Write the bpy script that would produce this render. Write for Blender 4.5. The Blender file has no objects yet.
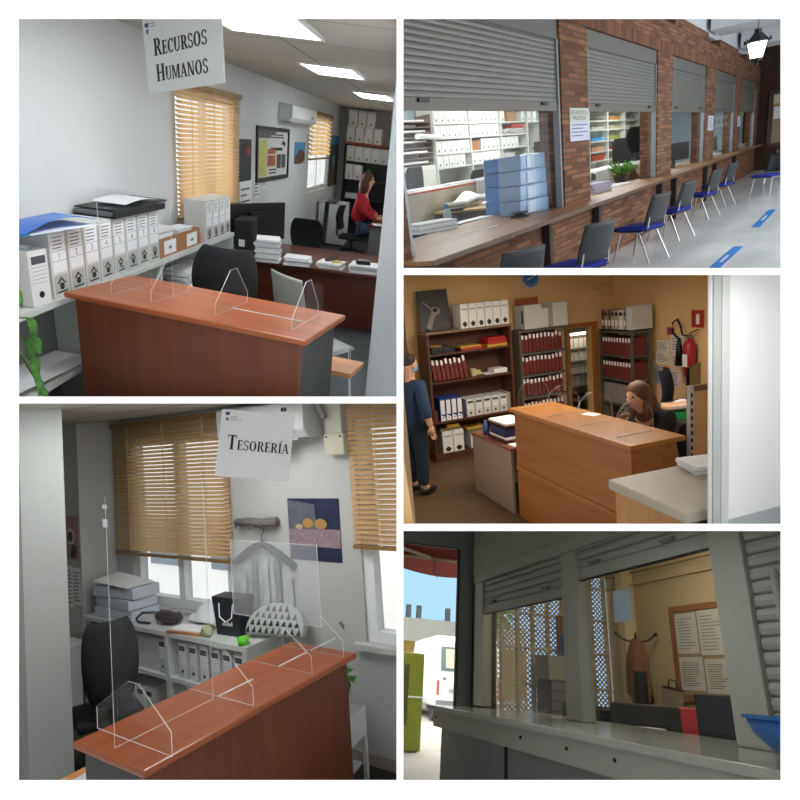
import bpy, bmesh, math, random
from math import sin, cos, pi, radians, atan2, hypot, sqrt, tan
from mathutils import Matrix, Vector
SC = bpy.context.scene
COL = SC.collection
random.seed(7)

# ---------------------------------------------------------------- camera, world, exposure
CAMZ = 1.6
cam_d = bpy.data.cameras.new('camera'); cam = bpy.data.objects.new('camera', cam_d); COL.objects.link(cam)
cam.location = (0, 0, CAMZ); cam.rotation_euler = (pi/2, 0, 0)
FPX = 600.0                                   # focal length in pixels of the 800 px wide picture
cam_d.sensor_fit = 'HORIZONTAL'; cam_d.sensor_width = 36.0; cam_d.lens = 36.0*FPX/800.0
cam_d.clip_start = 0.05; cam_d.clip_end = 400
SC.camera = cam
SC.view_settings.view_transform = 'Standard'; SC.view_settings.look = 'None'
SC.view_settings.exposure = 0.0; SC.view_settings.gamma = 1.0
try: SC.view_settings.use_curve_mapping = False
except Exception: pass
world = bpy.data.worlds.new('world'); SC.world = world; world.use_nodes = True
bg = world.node_tree.nodes['Background']; bg.inputs[0].default_value = (0.97, 0.985, 1.0, 1); bg.inputs[1].default_value = 1.2

# ---------------------------------------------------------------- materials
def lin(h):
    h = h.lstrip('#'); v = [int(h[i:i+2], 16)/255 for i in (0, 2, 4)]
    return tuple((x/12.92 if x <= .04045 else ((x+.055)/1.055)**2.4) for x in v)
MATS = {}
def mat(name, col, rough=.6, metal=0.0, var=0.0, scale=6.0, stretch=(1, 1, 1), bump=0.0, col2=None, spec=.5, emit=0.0):
    """plain surface with optional noise between two colours and bump"""
    if name in MATS: return MATS[name]
    m = bpy.data.materials.new(name); MATS[name] = m; m.use_nodes = True
    nt = m.node_tree; b = nt.nodes['Principled BSDF']
    c = lin(col) if isinstance(col, str) else col
    b.inputs['Base Color'].default_value = (*c, 1); b.inputs['Roughness'].default_value = rough
    b.inputs['Metallic'].default_value = metal; b.inputs['Specular IOR Level'].default_value = spec
    if emit:
        b.inputs['Emission Color'].default_value = (*c, 1); b.inputs['Emission Strength'].default_value = emit
    if var or col2 or bump:
        tc = nt.nodes.new('ShaderNodeTexCoord'); mp = nt.nodes.new('ShaderNodeMapping'); nz = nt.nodes.new('ShaderNodeTexNoise')
        nt.links.new(tc.outputs['Object'], mp.inputs[0]); mp.inputs['Scale'].default_value = stretch
        nt.links.new(mp.outputs[0], nz.inputs['Vector']); nz.inputs['Scale'].default_value = scale; nz.inputs['Detail'].default_value = 5
        if var or col2:
            mx = nt.nodes.new('ShaderNodeMix'); mx.data_type = 'RGBA'
            c2 = (lin(col2) if col2 else tuple(min(1, x*(1+var)) for x in c))
            c1 = c if col2 else tuple(x*(1-var) for x in c)
            mx.inputs['A'].default_value = (*c1, 1); mx.inputs['B'].default_value = (*c2, 1)
            rp = nt.nodes.new('ShaderNodeMapRange'); rp.inputs['From Min'].default_value = .32; rp.inputs['From Max'].default_value = .68
            nt.links.new(nz.outputs['Fac'], rp.inputs['Value']); nt.links.new(rp.outputs[0], mx.inputs['Factor'])
            nt.links.new(mx.outputs['Result'], b.inputs['Base Color'])
        if bump:
            bp = nt.nodes.new('ShaderNodeBump'); bp.inputs['Strength'].default_value = bump; bp.inputs['Distance'].default_value = .02
            nt.links.new(nz.outputs['Fac'], bp.inputs['Height']); nt.links.new(bp.outputs[0], b.inputs['Normal'])
    return m
def brickmat(name, c1, c2, mortar, bw, bh, ms=.012, rough=.85, bump=.5, off=.5, axes='XZ'):
    """bricks in the plane of two object axes"""
    if name in MATS: return MATS[name]
    m = bpy.data.materials.new(name); MATS[name] = m; m.use_nodes = True
    nt = m.node_tree; b = nt.nodes['Principled BSDF']; b.inputs['Roughness'].default_value = rough
    tc = nt.nodes.new('ShaderNodeTexCoord'); sp = nt.nodes.new('ShaderNodeSeparateXYZ'); cb = nt.nodes.new('ShaderNodeCombineXYZ')
    nt.links.new(tc.outputs['Object'], sp.inputs[0])
    if axes == 'SZ':                       # run along x plus y, so that two faces of a pier both carry courses
        ad = nt.nodes.new('ShaderNodeMath'); nt.links.new(sp.outputs['X'], ad.inputs[0])
        ml = nt.nodes.new('ShaderNodeMath'); ml.operation = 'MULTIPLY'; ml.inputs[1].default_value = 2.2
        nt.links.new(sp.outputs['Y'], ml.inputs[0]); nt.links.new(ml.outputs[0], ad.inputs[1]); nt.links.new(ad.outputs[0], cb.inputs[0]); nt.links.new(sp.outputs['Z'], cb.inputs[1])
    else:
        nt.links.new(sp.outputs[axes[0]], cb.inputs[0]); nt.links.new(sp.outputs[axes[1]], cb.inputs[1])
    br = nt.nodes.new('ShaderNodeTexBrick'); nt.links.new(cb.outputs[0], br.inputs['Vector'])
    br.offset = off; br.inputs['Scale'].default_value = 1.0; br.inputs['Brick Width'].default_value = bw; br.inputs['Row Height'].default_value = bh
    br.inputs['Mortar Size'].default_value = ms; br.inputs['Mortar Smooth'].default_value = .3
    br.inputs['Color1'].default_value = (*lin(c1), 1); br.inputs['Color2'].default_value = (*lin(c2), 1); br.inputs['Mortar'].default_value = (*lin(mortar), 1)
    nt.links.new(br.outputs['Color'], b.inputs['Base Color'])
    if bump:
        bp = nt.nodes.new('ShaderNodeBump'); bp.inputs['Strength'].default_value = bump; bp.inputs['Distance'].default_value = .01; bp.invert = True
        nt.links.new(br.outputs['Fac'], bp.inputs['Height']); nt.links.new(bp.outputs[0], b.inputs['Normal'])
    return m
def woodmat(name, c1, c2, axis='X', rough=.35, scale=3.0):
    """laminate with a long grain along one object axis"""
    st = {'X': (.35, 5, 5), 'Y': (5, .35, 5), 'Z': (5, 5, .35)}[axis]
    return mat(name, c1, rough, col2=c2, scale=scale, stretch=st)
def clear(name, tint=(1, 1, 1), gloss=.08, fac_edge=None, rough=.02, haze=0.0):
    """thin clear sheet: see-through with a faint reflection and, if hazy, some milkiness"""
    if name in MATS: return MATS[name]
    m = bpy.data.materials.new(name); MATS[name] = m; m.use_nodes = True
    nt = m.node_tree; nt.nodes.clear(); out = nt.nodes.new('ShaderNodeOutputMaterial')
    tr = nt.nodes.new('ShaderNodeBsdfTransparent'); tr.inputs[0].default_value = (*tint, 1)
    gl = nt.nodes.new('ShaderNodeBsdfGlossy'); gl.inputs['Roughness'].default_value = rough
    lw = nt.nodes.new('ShaderNodeLayerWeight'); lw.inputs[0].default_value = .5
    pw = nt.nodes.new('ShaderNodeMath'); pw.operation = 'POWER'; nt.links.new(lw.outputs['Facing'], pw.inputs[0]); pw.inputs[1].default_value = 5
    fr = nt.nodes.new('ShaderNodeMapRange'); nt.links.new(pw.outputs[0], fr.inputs['Value']); fr.inputs['To Min'].default_value = gloss*.4; fr.inputs['To Max'].default_value = gloss*.4+.35
    mx = nt.nodes.new('ShaderNodeMixShader'); nt.links.new(fr.outputs[0], mx.inputs[0]); nt.links.new(tr.outputs[0], mx.inputs[1]); nt.links.new(gl.outputs[0], mx.inputs[2])
    last = mx
    if haze:
        df = nt.nodes.new('ShaderNodeBsdfDiffuse'); df.inputs[0].default_value = (.85, .88, .9, 1)
        m2 = nt.nodes.new('ShaderNodeMixShader'); m2.inputs[0].default_value = haze
        nt.links.new(mx.outputs[0], m2.inputs[1]); nt.links.new(df.outputs[0], m2.inputs[2]); last = m2
    nt.links.new(last.outputs[0], out.inputs[0])
    return m
def translucent(name, col, tl=.5):
    if name in MATS: return MATS[name]
    m = bpy.data.materials.new(name); MATS[name] = m; m.use_nodes = True
    nt = m.node_tree; nt.nodes.clear(); out = nt.nodes.new('ShaderNodeOutputMaterial')
    a = nt.nodes.new('ShaderNodeBsdfDiffuse'); b = nt.nodes.new('ShaderNodeBsdfTranslucent'); mx = nt.nodes.new('ShaderNodeMixShader')
    for n in (a, b): n.inputs[0].default_value = (*lin(col), 1)
    mx.inputs[0].default_value = tl
    nt.links.new(a.outputs[0], mx.inputs[1]); nt.links.new(b.outputs[0], mx.inputs[2]); nt.links.new(mx.outputs[0], out.inputs[0])
    return m
def lamp_mat(name, col, strength):
    if name in MATS: return MATS[name]
    m = bpy.data.materials.new(name); MATS[name] = m; m.use_nodes = True
    nt = m.node_tree; nt.nodes.clear(); out = nt.nodes.new('ShaderNodeOutputMaterial'); e = nt.nodes.new('ShaderNodeEmission')
    e.inputs[0].default_value = (*lin(col), 1); e.inputs[1].default_value = strength; nt.links.new(e.outputs[0], out.inputs[0])
    return m

# ---------------------------------------------------------------- rooms: each has its own level floor and axes, seen from the camera at its origin
class Room:
    def __init__(s, pitch, roll, yaw, px):
        p, r, y = radians(pitch), radians(roll), radians(yaw)
        up = Vector((sin(r)*cos(p), -cos(r)*cos(p), -sin(p)))
        f = Vector((0, 0, 1)); f = (f-up*up.dot(f)).normalized(); rt = f.cross(up)
        if rt.x < 0: rt = -rt
        X = rt*cos(y)+f*sin(y); Y = -rt*sin(y)+f*cos(y)
        w = lambda v: Vector((v.x, v.z, -v.y))                  # picture axes to world axes
        s.M = Matrix((w(X), w(Y), w(up))).transposed().to_4x4(); s.M.translation = (0, 0, CAMZ)
        s.inv = s.M.to_3x3().transposed(); s.px = px
    def ray(s, x, y): return s.inv @ Vector(((x-400)/FPX, 1, -(y-400)/FPX))
    def z(s, x, y, Z): d = s.ray(x, y); return d*(Z/d.z)
    def x(s, px, py, X): d = s.ray(px, py); return d*(X/d.x)
    def y(s, px, py, Y): d = s.ray(px, py); return d*(Y/d.y)
R = None
ROOM_OF = {}

# ---------------------------------------------------------------- mesh builder
class MB:
    def __init__(s): s.v = []; s.f = []; s.mi = []
    def add(s, vs, fs, mi=0):
        b = len(s.v); s.v += [tuple(v) for v in vs]
        s.f += [tuple(b+i for i in f) for f in fs]; s.mi += [mi]*len(fs); return s
    def box(s, x0, x1, y0, y1, z0, z1, mi=0):
        v = [(x, y, z) for x in (x0, x1) for y in (y0, y1) for z in (z0, z1)]
        return s.add(v, [(0, 1, 3, 2), (4, 6, 7, 5), (0, 4, 5, 1), (2, 3, 7, 6), (0, 2, 6, 4), (1, 5, 7, 3)], mi)
    def obox(s, c, size, rot=(0, 0, 0), mi=0):
        from mathutils import Euler
        m = Euler(rot).to_matrix(); c = Vector(c); a, b, d = (x/2 for x in size)
        v = [c+m @ Vector((x, y, z)) for x in (-a, a) for y in (-b, b) for z in (-d, d)]
        return s.add(v, [(0, 1, 3, 2), (4, 6, 7, 5), (0, 4, 5, 1), (2, 3, 7, 6), (0, 2, 6, 4), (1, 5, 7, 3)], mi)
    def prism(s, pts, axis, a, b, mi=0, mi_side=None):
        """polygon pts (u, w) extruded from a to b along axis 'x', 'y' or 'z'"""
        n = len(pts)
        P = {'x': lambda u, w, t: (t, u, w), 'y': lambda u, w, t: (u, t, w), 'z': lambda u, w, t: (u, w, t)}[axis]
        v = [P(u, w, a) for u, w in pts]+[P(u, w, b) for u, w in pts]
        s.add(v, [tuple(range(n))[::-1], tuple(range(n, 2*n))], mi)
        b0 = len(s.v)-2*n; k = mi if mi_side is None else mi_side
        for i in range(n):
            j = (i+1) % n; s.f.append((b0+i, b0+j, b0+n+j, b0+n+i)); s.mi.append(k)
        return s
    def tube(s, pts, r, n=8, mi=0, cap=True, r2=None):
        pts = [Vector(p) for p in pts]; rings = []
        for i, p in enumerate(pts):
            d = (pts[min(i+1, len(pts)-1)]-pts[max(i-1, 0)]).normalized()
            u = d.cross(Vector((0, 0, 1)));  u = u.normalized() if u.length > 1e-3 else Vector((1, 0, 0)); w = d.cross(u)
            rr = r if r2 is None else r+(r2-r)*i/(len(pts)-1)
            rings.append([p+u*cos(2*pi*k/n)*rr+w*sin(2*pi*k/n)*rr for k in range(n)])
        v = [x for ring in rings for x in ring]; fs = []
        for i in range(len(pts)-1):
            for k in range(n): fs.append((i*n+k, i*n+(k+1) % n, (i+1)*n+(k+1) % n, (i+1)*n+k))
        if cap: fs += [tuple(range(n))[::-1], tuple(range((len(pts)-1)*n, len(pts)*n))]
        return s.add(v, fs, mi)
    def lathe(s, prof, c=(0, 0, 0), n=20, mi=0):
        v = []; fs = []; m = len(prof)
        for k in range(n):
            a = 2*pi*k/n
            for r, z in prof: v.append((c[0]+r*cos(a), c[1]+r*sin(a), c[2]+z))
        for k in range(n):
            for i in range(m-1): fs.append((k*m+i, ((k+1) % n)*m+i, ((k+1) % n)*m+i+1, k*m+i+1))
        if prof[0][0] > 1e-4: fs.append(tuple(k*m for k in range(n))[::-1])
        if prof[-1][0] > 1e-4: fs.append(tuple(k*m+m-1 for k in range(n)))
        return s.add(v, fs, mi)
    def ball(s, c, r, sc=(1, 1, 1), nu=14, nv=9, mi=0):
        v = []; fs = []
        for i in range(nv+1):
            t = pi*i/nv
            for k in range(nu):
                a = 2*pi*k/nu; v.append((c[0]+r*sc[0]*sin(t)*cos(a), c[1]+r*sc[1]*sin(t)*sin(a), c[2]+r*sc[2]*cos(t)))
        for i in range(nv):
            for k in range(nu): fs.append((i*nu+k, (i+1)*nu+k, (i+1)*nu+(k+1) % nu, i*nu+(k+1) % nu))
        return s.add(v, fs, mi)
    def grid(s, fn, nu, nv, mi=0, thick=0.0):
        """surface fn(u, v) over the unit square, given thickness downwards along z"""
        v = [fn(i/nu, j/nv) for i in range(nu+1) for j in range(nv+1)]; k = nv+1
        fs = [(i*k+j, (i+1)*k+j, (i+1)*k+j+1, i*k+j+1) for i in range(nu) for j in range(nv)]
        if thick:
            n0 = len(v); v += [(x, y, z-thick) for x, y, z in v]
            fs += [tuple(n0+q for q in f[::-1]) for f in fs]
            edge = [i*k for i in range(nu+1)]+[nu*k+j for j in range(1, k)]+[i*k+nv for i in range(nu-1, -1, -1)]+[j for j in range(nv-1, 0, -1)]
            for a, b in zip(edge, edge[1:]+edge[:1]): fs.append((a, n0+a, n0+b, b)[::-1])
        return s.add(v, fs, mi)
    def merge(s, me, M=None, mi=0):
        M = M or Matrix(); return s.add([M @ v.co for v in me.vertices], [tuple(p.vertices) for p in me.polygons], mi)
    def mesh(s, name, mats, smooth=False, bevel=0.0):
        me = bpy.data.meshes.new(name); me.from_pydata(s.v, [], s.f); me.validate()
        for m in (mats if isinstance(mats, (list, tuple)) else [mats]): me.materials.append(m)
        if len(me.polygons) == len(s.mi): me.polygons.foreach_set('material_index', s.mi)
        bm = bmesh.new(); bm.from_mesh(me)
        bmesh.ops.recalc_face_normals(bm, faces=bm.faces)
        if bevel:
            es = [e for e in bm.edges if len(e.link_faces) == 2 and e.calc_face_angle(0) > .6]
            bmesh.ops.bevel(bm, geom=es, offset=bevel, segments=2, profile=.6, affect='EDGES', clamp_overlap=True)
        bm.to_mesh(me); bm.free()
        if smooth: me.polygons.foreach_set('use_smooth', [True]*len(me.polygons))
        me.update(); return me
def RZ(loc, yaw=0.0, tilt=(0, 0)):
    return Matrix.Translation(loc) @ Matrix.Rotation(yaw, 4, 'Z') @ Matrix.Rotation(tilt[0], 4, 'X') @ Matrix.Rotation(tilt[1], 4, 'Y')
def tag(o, label, cat, group=None, kind=None):
    if label: o['label'] = label
    if cat: o['category'] = cat
    if group: o['group'] = group
    if kind: o['kind'] = kind
    return o
def thing(name, label, cat, loc=(0, 0, 0), yaw=0.0, group=None, tilt=(0, 0)):
    """an Empty at the thing's base, in the axes of the current room"""
    o = bpy.data.objects.new(name, None); o.empty_display_size = .1; COL.objects.link(o); o.matrix_world = R.M @ RZ(loc, yaw, tilt)
    ROOM_OF[o.name] = R; return tag(o, label, cat, group)
def part(parent, name, mb, m, smooth=False, bevel=0.0, loc=(0, 0, 0), yaw=0.0, tilt=(0, 0), label=None):
    o = bpy.data.objects.new(name, mb if isinstance(mb, bpy.types.Mesh) else mb.mesh(name, m, smooth, bevel)); COL.objects.link(o)
    o.parent = parent; o.matrix_basis = RZ(loc, yaw, tilt); ROOM_OF[o.name] = R
    if label: o['label'] = label
    return o
def single(name, label, cat, mb, m, loc=(0, 0, 0), yaw=0.0, group=None, smooth=False, bevel=0.0, tilt=(0, 0), kind=None):
    o = bpy.data.objects.new(name, mb if isinstance(mb, bpy.types.Mesh) else mb.mesh(name, m, smooth, bevel)); COL.objects.link(o)
    o.matrix_world = R.M @ RZ(loc, yaw, tilt); ROOM_OF[o.name] = R; return tag(o, label, cat, group, kind)
def struct(name, mb, m, loc=(0, 0, 0), bevel=0.0, yaw=0.0, label=None):
    o = single(name, label, None, mb, m, loc, yaw, bevel=bevel); o['kind'] = 'structure'; return o
def dup(root, loc, yaw=0.0, label=None, group=None, tilt=(0, 0), scale=None):
    def cp(o, par):
        c = o.copy(); COL.objects.link(c); ROOM_OF[c.name] = R
        if par is not None: c.parent = par; c.matrix_parent_inverse = Matrix(); c.matrix_basis = o.matrix_basis.copy()
        for ch in o.children: cp(ch, c)
        return c
    c = cp(root, None); c.matrix_world = R.M @ RZ(loc, yaw, tilt) @ (Matrix.Diagonal((*scale, 1)) if scale else Matrix())
    if label: c['label'] = label
    if group: c['group'] = group
    return c
def unseen_light_at(name, px, py, depth, sx, sy, watts, col=(1, 1, 1), up=False):
    """an unseen flat area light added at the upper limit of a room to brighten it"""
    d = bpy.data.lights.new(name, 'AREA'); d.shape = 'RECTANGLE'; d.size = sx; d.size_y = sy; d.energy = watts; d.color = col
    o = bpy.data.objects.new(name, d); COL.objects.link(o); k = (py-400)/FPX
    X = Vector((1, 0, 0)); Y = Vector((0, 1, -k)).normalized(); Z = X.cross(Y)
    if up: X, Z = -X, -Z
    o.matrix_world = Matrix.Translation(Vector((0, 0, CAMZ))+depth*Vector(((px-400)/FPX, 1, -k))) @ Matrix((X, Y, Z)).transposed().to_4x4(); return o
ORD = ['first', 'second', 'third', 'fourth', 'fifth', 'sixth', 'seventh', 'eighth', 'ninth', 'tenth', 'eleventh', 'twelfth', 'thirteenth', 'fourteenth', 'fifteenth', 'sixteenth']
def area_light(name, loc, target, sx, sy, watts, col=(1, 1, 1)):
    """an unseen area light standing in for daylight, placed in the current room's axes"""
    d = bpy.data.lights.new(name, 'AREA'); d.shape = 'RECTANGLE'; d.size = sx; d.size_y = sy; d.energy = watts; d.color = col
    o = bpy.data.objects.new(name, d); COL.objects.link(o)
    a, b = R.M @ Vector(loc), R.M @ Vector(target)
    o.matrix_world = Matrix.Translation(a) @ (b-a).to_track_quat('-Z', 'Y').to_matrix().to_4x4(); return o

# ---------------------------------------------------------------- lettering
def bf_text(s, size, align='CENTER'):
    """plain lettering as a mesh in the x, z plane"""
    c = bpy.data.curves.new('t', 'FONT'); c.body = s; c.size = size; c.align_x = align
    o = bpy.data.objects.new('t', c); COL.objects.link(o); bpy.context.view_layer.update()
    me = bpy.data.meshes.new_from_object(o.evaluated_get(bpy.context.evaluated_depsgraph_get()))
    bpy.data.objects.remove(o); bpy.data.curves.remove(c)
    me.transform(Matrix.Rotation(pi/2, 4, 'X')); return me
T_, S_ = .20, .075
def ring(cx, cy, rx, ry, a0, a1, tx=T_, ty=S_, n=14):
    out = []
    for i in range(n):
        p = []
        for a, k in ((a0+(a1-a0)*i/n, 0), (a0+(a1-a0)*(i+1)/n, 0), (a0+(a1-a0)*(i+1)/n, 1), (a0+(a1-a0)*i/n, 1)):
            a = radians(a); p.append((cx+(rx-tx*k)*cos(a), cy+(ry-ty*k)*sin(a)))
        out.append(p)
    return out
def rc(x0, x1, y0, y1): return [(x0, y0), (x1, y0), (x1, y1), (x0, y1)]
def stem(x, w=T_, y0=0, y1=1, top=True, bot=True):
    o = [rc(x, x+w, y0, y1)]
    if top: o.append(rc(x-.08, x+w+.08, y1-.05, y1))
    if bot: o.append(rc(x-.08, x+w+.08, y0, y0+.05))
    return o
GLYPH = {
 'R': (.80, stem(.08)+[rc(.2, .4, .93, 1), rc(.2, .4, .46, .53)]+ring(.38, .73, .30, .27, -90, 90)+[[(.34, .48), (.52, .48), (.80, 0), (.60, 0)], rc(.58, .86, 0, .05)]),
 'E': (.66, stem(.08)+[rc(.2, .6, .93, 1), rc(.2, .5, .47, .54), rc(.2, .64, 0, .07), rc(.54, .6, .78, 1), rc(.45, .5, .38, .63), rc(.58, .64, 0, .22)]),
 'C': (.74, ring(.42, .5, .40, .52, 42, 318)+[rc(.66, .72, .68, .94)]),
 'U': (.82, stem(.08, bot=False, y0=.34)+stem(.62, S_+.02, .34, 1, bot=False)+ring(.40, .34, .32, .36, 180, 360, tx=.12)),
 'S': (.60, ring(.30, .74, .27, .28, 20, 270, tx=.13)+ring(.30, .26, .29, .28, -160, 90, tx=.13)+[rc(.50, .55, .72, .95), rc(.02, .07, .05, .28)]),
 'O': (.86, ring(.42, .5, .40, .52, 0, 360, n=24)),
 'H': (.90, stem(.08)+stem(.62)+[rc(.2, .7, .47, .54)]),
 'M': (1.04, stem(.08, S_+.02)+stem(.78)+[[(.10, 1), (.26, 1), (.56, .05), (.46, .05)], [(.76, 1), (.84, 1), (.54, .05), (.46, .05)]]),
 'A': (.82, [[(.36, 1), (.46, 1), (.17, 0), (.08, 0)], [(.34, 1), (.50, 1), (.80, 0), (.60, 0)], rc(.2, .62, .30, .36), rc(0, .26, 0, .05), rc(.54, .86, 0, .05)]),
 'N': (.90, stem(.10, S_+.02)+stem(.70, S_+.02, bot=False)+[[(.06, 1), (.26, 1), (.78, 0), (.62, 0)]]),
 'T': (.74, stem(.28, top=False)+[rc(.02, .71, .93, 1), rc(.02, .08, .76, 1), rc(.65, .71, .76, 1)]),
 'I': (.36, stem(.09)), }
def serif(mb, s, x, z, caps, y=0.0, small=.74, stretch=1.0, thick=.0015):
    """Roman small capitals in the x, z plane; the first letter of each word is larger; returns the end"""
    first = True
    for ch in s:
        if ch == ' ': x += caps*.35; first = True; continue
        acute = ch == 'Í'; k = caps*(1 if first else small); w, polys = GLYPH['I' if acute else ch]
        if acute: polys = polys+[[(.12, 1.06), (.22, 1.06), (.38, 1.26), (.24, 1.26)]]
        for p in polys: mb.prism([(x+u*k*stretch, z+v*k) for u, v in p], 'y', y-thick, y)
        x += (w+.07)*k*stretch; first = False
    return x
def serif_width(s, caps, small=.74, stretch=1.0):
    x = 0; first = True
    for ch in s:
        x += (GLYPH['I' if ch == 'Í' else ch][0]+.07)*caps*(1 if first else small)*stretch; first = False
    return x
def lines(mb, x0, x1, z0, z1, n, y, h=.35, seed=1, ragged=True, mi=0):
    """rows of print too small to read"""
    rd = random.Random(seed); p = (z1-z0)/n
    for i in range(n):
        z = z1-p*(i+.5); e = x1-(rd.random()*.4*(x1-x0) if ragged else 0); mb.box(x0, e, y-.0008, y, z-p*h/2, z+p*h/2, mi)
    return mb

# ---------------------------------------------------------------- people
def skin_mesh(name, verts, edges, mats, sub=2):
    """one continuous surface grown around joints: verts = [(co, radius)]"""
    me = bpy.data.meshes.new(name); me.from_pydata([v[0] for v in verts], edges, []); me.update()
    o = bpy.data.objects.new(name, me); COL.objects.link(o)
    sk = o.modifiers.new('s', 'SKIN'); sk.use_smooth_shade = True
    ss = o.modifiers.new('u', 'SUBSURF'); ss.levels = sub; ss.render_levels = sub
    if not me.skin_vertices: me.attributes
    for i, v in enumerate(verts):
        r = v[1]; me.skin_vertices[0].data[i].radius = (r, r) if not isinstance(r, tuple) else r
        me.skin_vertices[0].data[i].use_root = i == 0
    bpy.context.view_layer.update()
    out = bpy.data.meshes.new_from_object(o.evaluated_get(bpy.context.evaluated_depsgraph_get()))
    bpy.data.objects.remove(o); bpy.data.meshes.remove(me); out.name = name
    out.materials.clear()
    for m in (mats if isinstance(mats, (list, tuple)) else [mats]): out.materials.append(m)
    out.polygons.foreach_set('use_smooth', [True]*len(out.polygons)); return out
def hand_fingers(mb, wrist, along, side, size=.18):
    """a palm with four unequal bent fingers and a thumb from its side"""
    a, s = Vector(along).normalized(), Vector(side).normalized(); n = a.cross(s); w = Vector(wrist); k = size/.18
    mb.tube([w, w+a*.045*k, w+a*.085*k], .03*k, 8, r2=.034*k)
    for i, L in enumerate((.066, .078, .074, .056)):
        b = w+a*.08*k+s*((i-1.5)*.019*k)
        mb.tube([b, b+a*L*.5*k, b+a*L*.85*k+n*.016*k, b+a*L*k+n*.032*k], .0088*k, 6, r2=.007*k)
    b = w+a*.03*k-s*.03*k; mb.tube([b, b+(a*.6-s*.8).normalized()*.035*k, b+(a*.9-s*.5).normalized()*.065*k], .011*k, 6, r2=.008*k)
# ---------------------------------------------------------------- the five rooms' axes (pitch, roll, turn) and the openings they are seen through
R1 = Room(23.1, 7.07, -1.8, (-500, 397.5, -56, 397.5))
R2 = Room(20.17, -8.09, 52.65, (402.5, 1500, -56, 270.2))
R3 = Room(10.22, -5.23, 18.2, (402.5, 856, 273.0, 525.2))
R4 = Room(-3.35, -3.96, -33.35, (-56, 397.5, 402.5, 856))
R5 = Room(-25.0, 4.5, 12.5, (402.5, 856, 529.2, 856))
OPEN = [(19, 396.5, 19, 396.5), (403.5, 780.5, 19, 268), (403.5, 780.5, 275, 523.7), (19, 396.5, 403.5, 780), (403.5, 780.5, 531, 780)]

class World0:                                   # the display wall stands upright in the world
    M = Matrix.Translation((0, 0, CAMZ)); px = None
W0 = World0(); R = W0
white = mat('white_wall_paint', '#fbfbfb', .9)
def bar(mb, x0, x1, y0, y1, d0, d1, k=.5):
    f = lambda px, py, d: ((px-400)/FPX*d, d, -(py-400)/FPX*d)
    v = [f(x, y, d0) for x, y in ((x0, y0), (x1, y0), (x1, y1), (x0, y1))]
    v += [f(x, y, d1) for x, y in ((x0+k, y0+k), (x1-k, y0+k), (x1-k, y1-k), (x0+k, y1-k))]
    mb.add(v, [(0, 1, 2, 3), (7, 6, 5, 4), (0, 4, 5, 1), (1, 5, 6, 2), (2, 6, 7, 3), (3, 7, 4, 0)])
mb = MB()
for b in ((-300, 1100, -300, 19), (-300, 1100, 780, 1100), (-300, 19, 19, 780), (780.5, 1100, 19, 780), (396.5, 403.5, 19, 780), (19, 396.5, 396.5, 403.5), (403.5, 780.5, 268, 275), (403.5, 780.5, 523.7, 531)):
    bar(mb, *b, 2.0, 2.05)
struct('wall_front', mb, white)
mb = MB()
bar(mb, 398.6, 401.4, -60, 860, 2.06, 75, 0)
struct('wall_middle', mb, white)
mb = MB(); bar(mb, -60, 398.5, 398.6, 401.4, 2.06, 75, 0); struct('wall_between_left_rooms', mb, white)
mb = MB(); bar(mb, 401.5, 1500, 271.0, 272.4, 2.06, 75, 0); struct('wall_between_upper_rooms', mb, white)
mb = MB(); bar(mb, 401.5, 860, 526.2, 528.2, 2.06, 75, 0); struct('wall_between_lower_rooms', mb, white)
mb = MB()
for b in ((-500, 860, -70, -60), (-500, -60, 398.6, 401.4)): bar(mb, *b, 2.06, 75, 0)
bar(mb, -70, -60, 400, 870, 2.06, 9.2, 0)
struct('light_shell', mb, white)  # unseen shell added to keep stray outside light out of the rooms
mb = MB(); bar(mb, 860, 870, 271, 870, 2.06, 75, 0); struct('light_shell_right', mb, white)
mb = MB(); bar(mb, 401.4, 860, 860, 870, 2.06, 75, 0); bar(mb, -60, 398.6, 860, 870, 2.06, 9.2, 0); struct('light_shell_floor', mb, white)
# ---------------------------------------------------------------- materials and kinds of things that several rooms share
M_card = mat('archive_card', '#cfcfca', .8, var=.05, scale=5)
M_cardw = mat('archive_card_white', '#e6e6e2', .8, var=.03, scale=5)
M_paper = mat('paper', '#ecedee', .75, var=.03, scale=8)
M_ink = mat('black_print', '#1c1d1f', .7)
M_greyink = mat('grey_print', '#6d7075', .7)
M_panelgrey = mat('box_panel_grey', '#b4b5b2', .75)
M_kraft = mat('kraft_card', '#a9744a', .8, var=.1, scale=9)
M_blackpl = mat('black_plastic', '#15161a', .45)
M_blackfab = mat('black_fabric', '#17181b', .9, var=.15, scale=60, bump=.2)
M_navyfab = mat('navy_fabric', '#141c2e', .9, var=.15, scale=60, bump=.2)
M_bluefab = mat('blue_fabric', '#16288f', .85, var=.12, scale=60, bump=.2)
M_chrome = mat('chrome', '#b9bcc0', .22, 1.0)
M_alu = mat('aluminium', '#b4b8b8', .4, .6)
M_steel = mat('grey_painted_steel', '#6f6f6c', .5, .2)
M_acr = clear('clear_acrylic', (.985, .99, .99), .035)
M_acre = mat('acrylic_edge', '#dfe6e6', .25, spec=.7)
M_leaf = mat('green_leaf', '#4f8a34', .55, var=.35, scale=9)
M_skin = mat('skin', '#c99a7c', .6, var=.06, scale=12)
M_screen = mat('dark_screen', '#0d0e11', .2)

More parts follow.
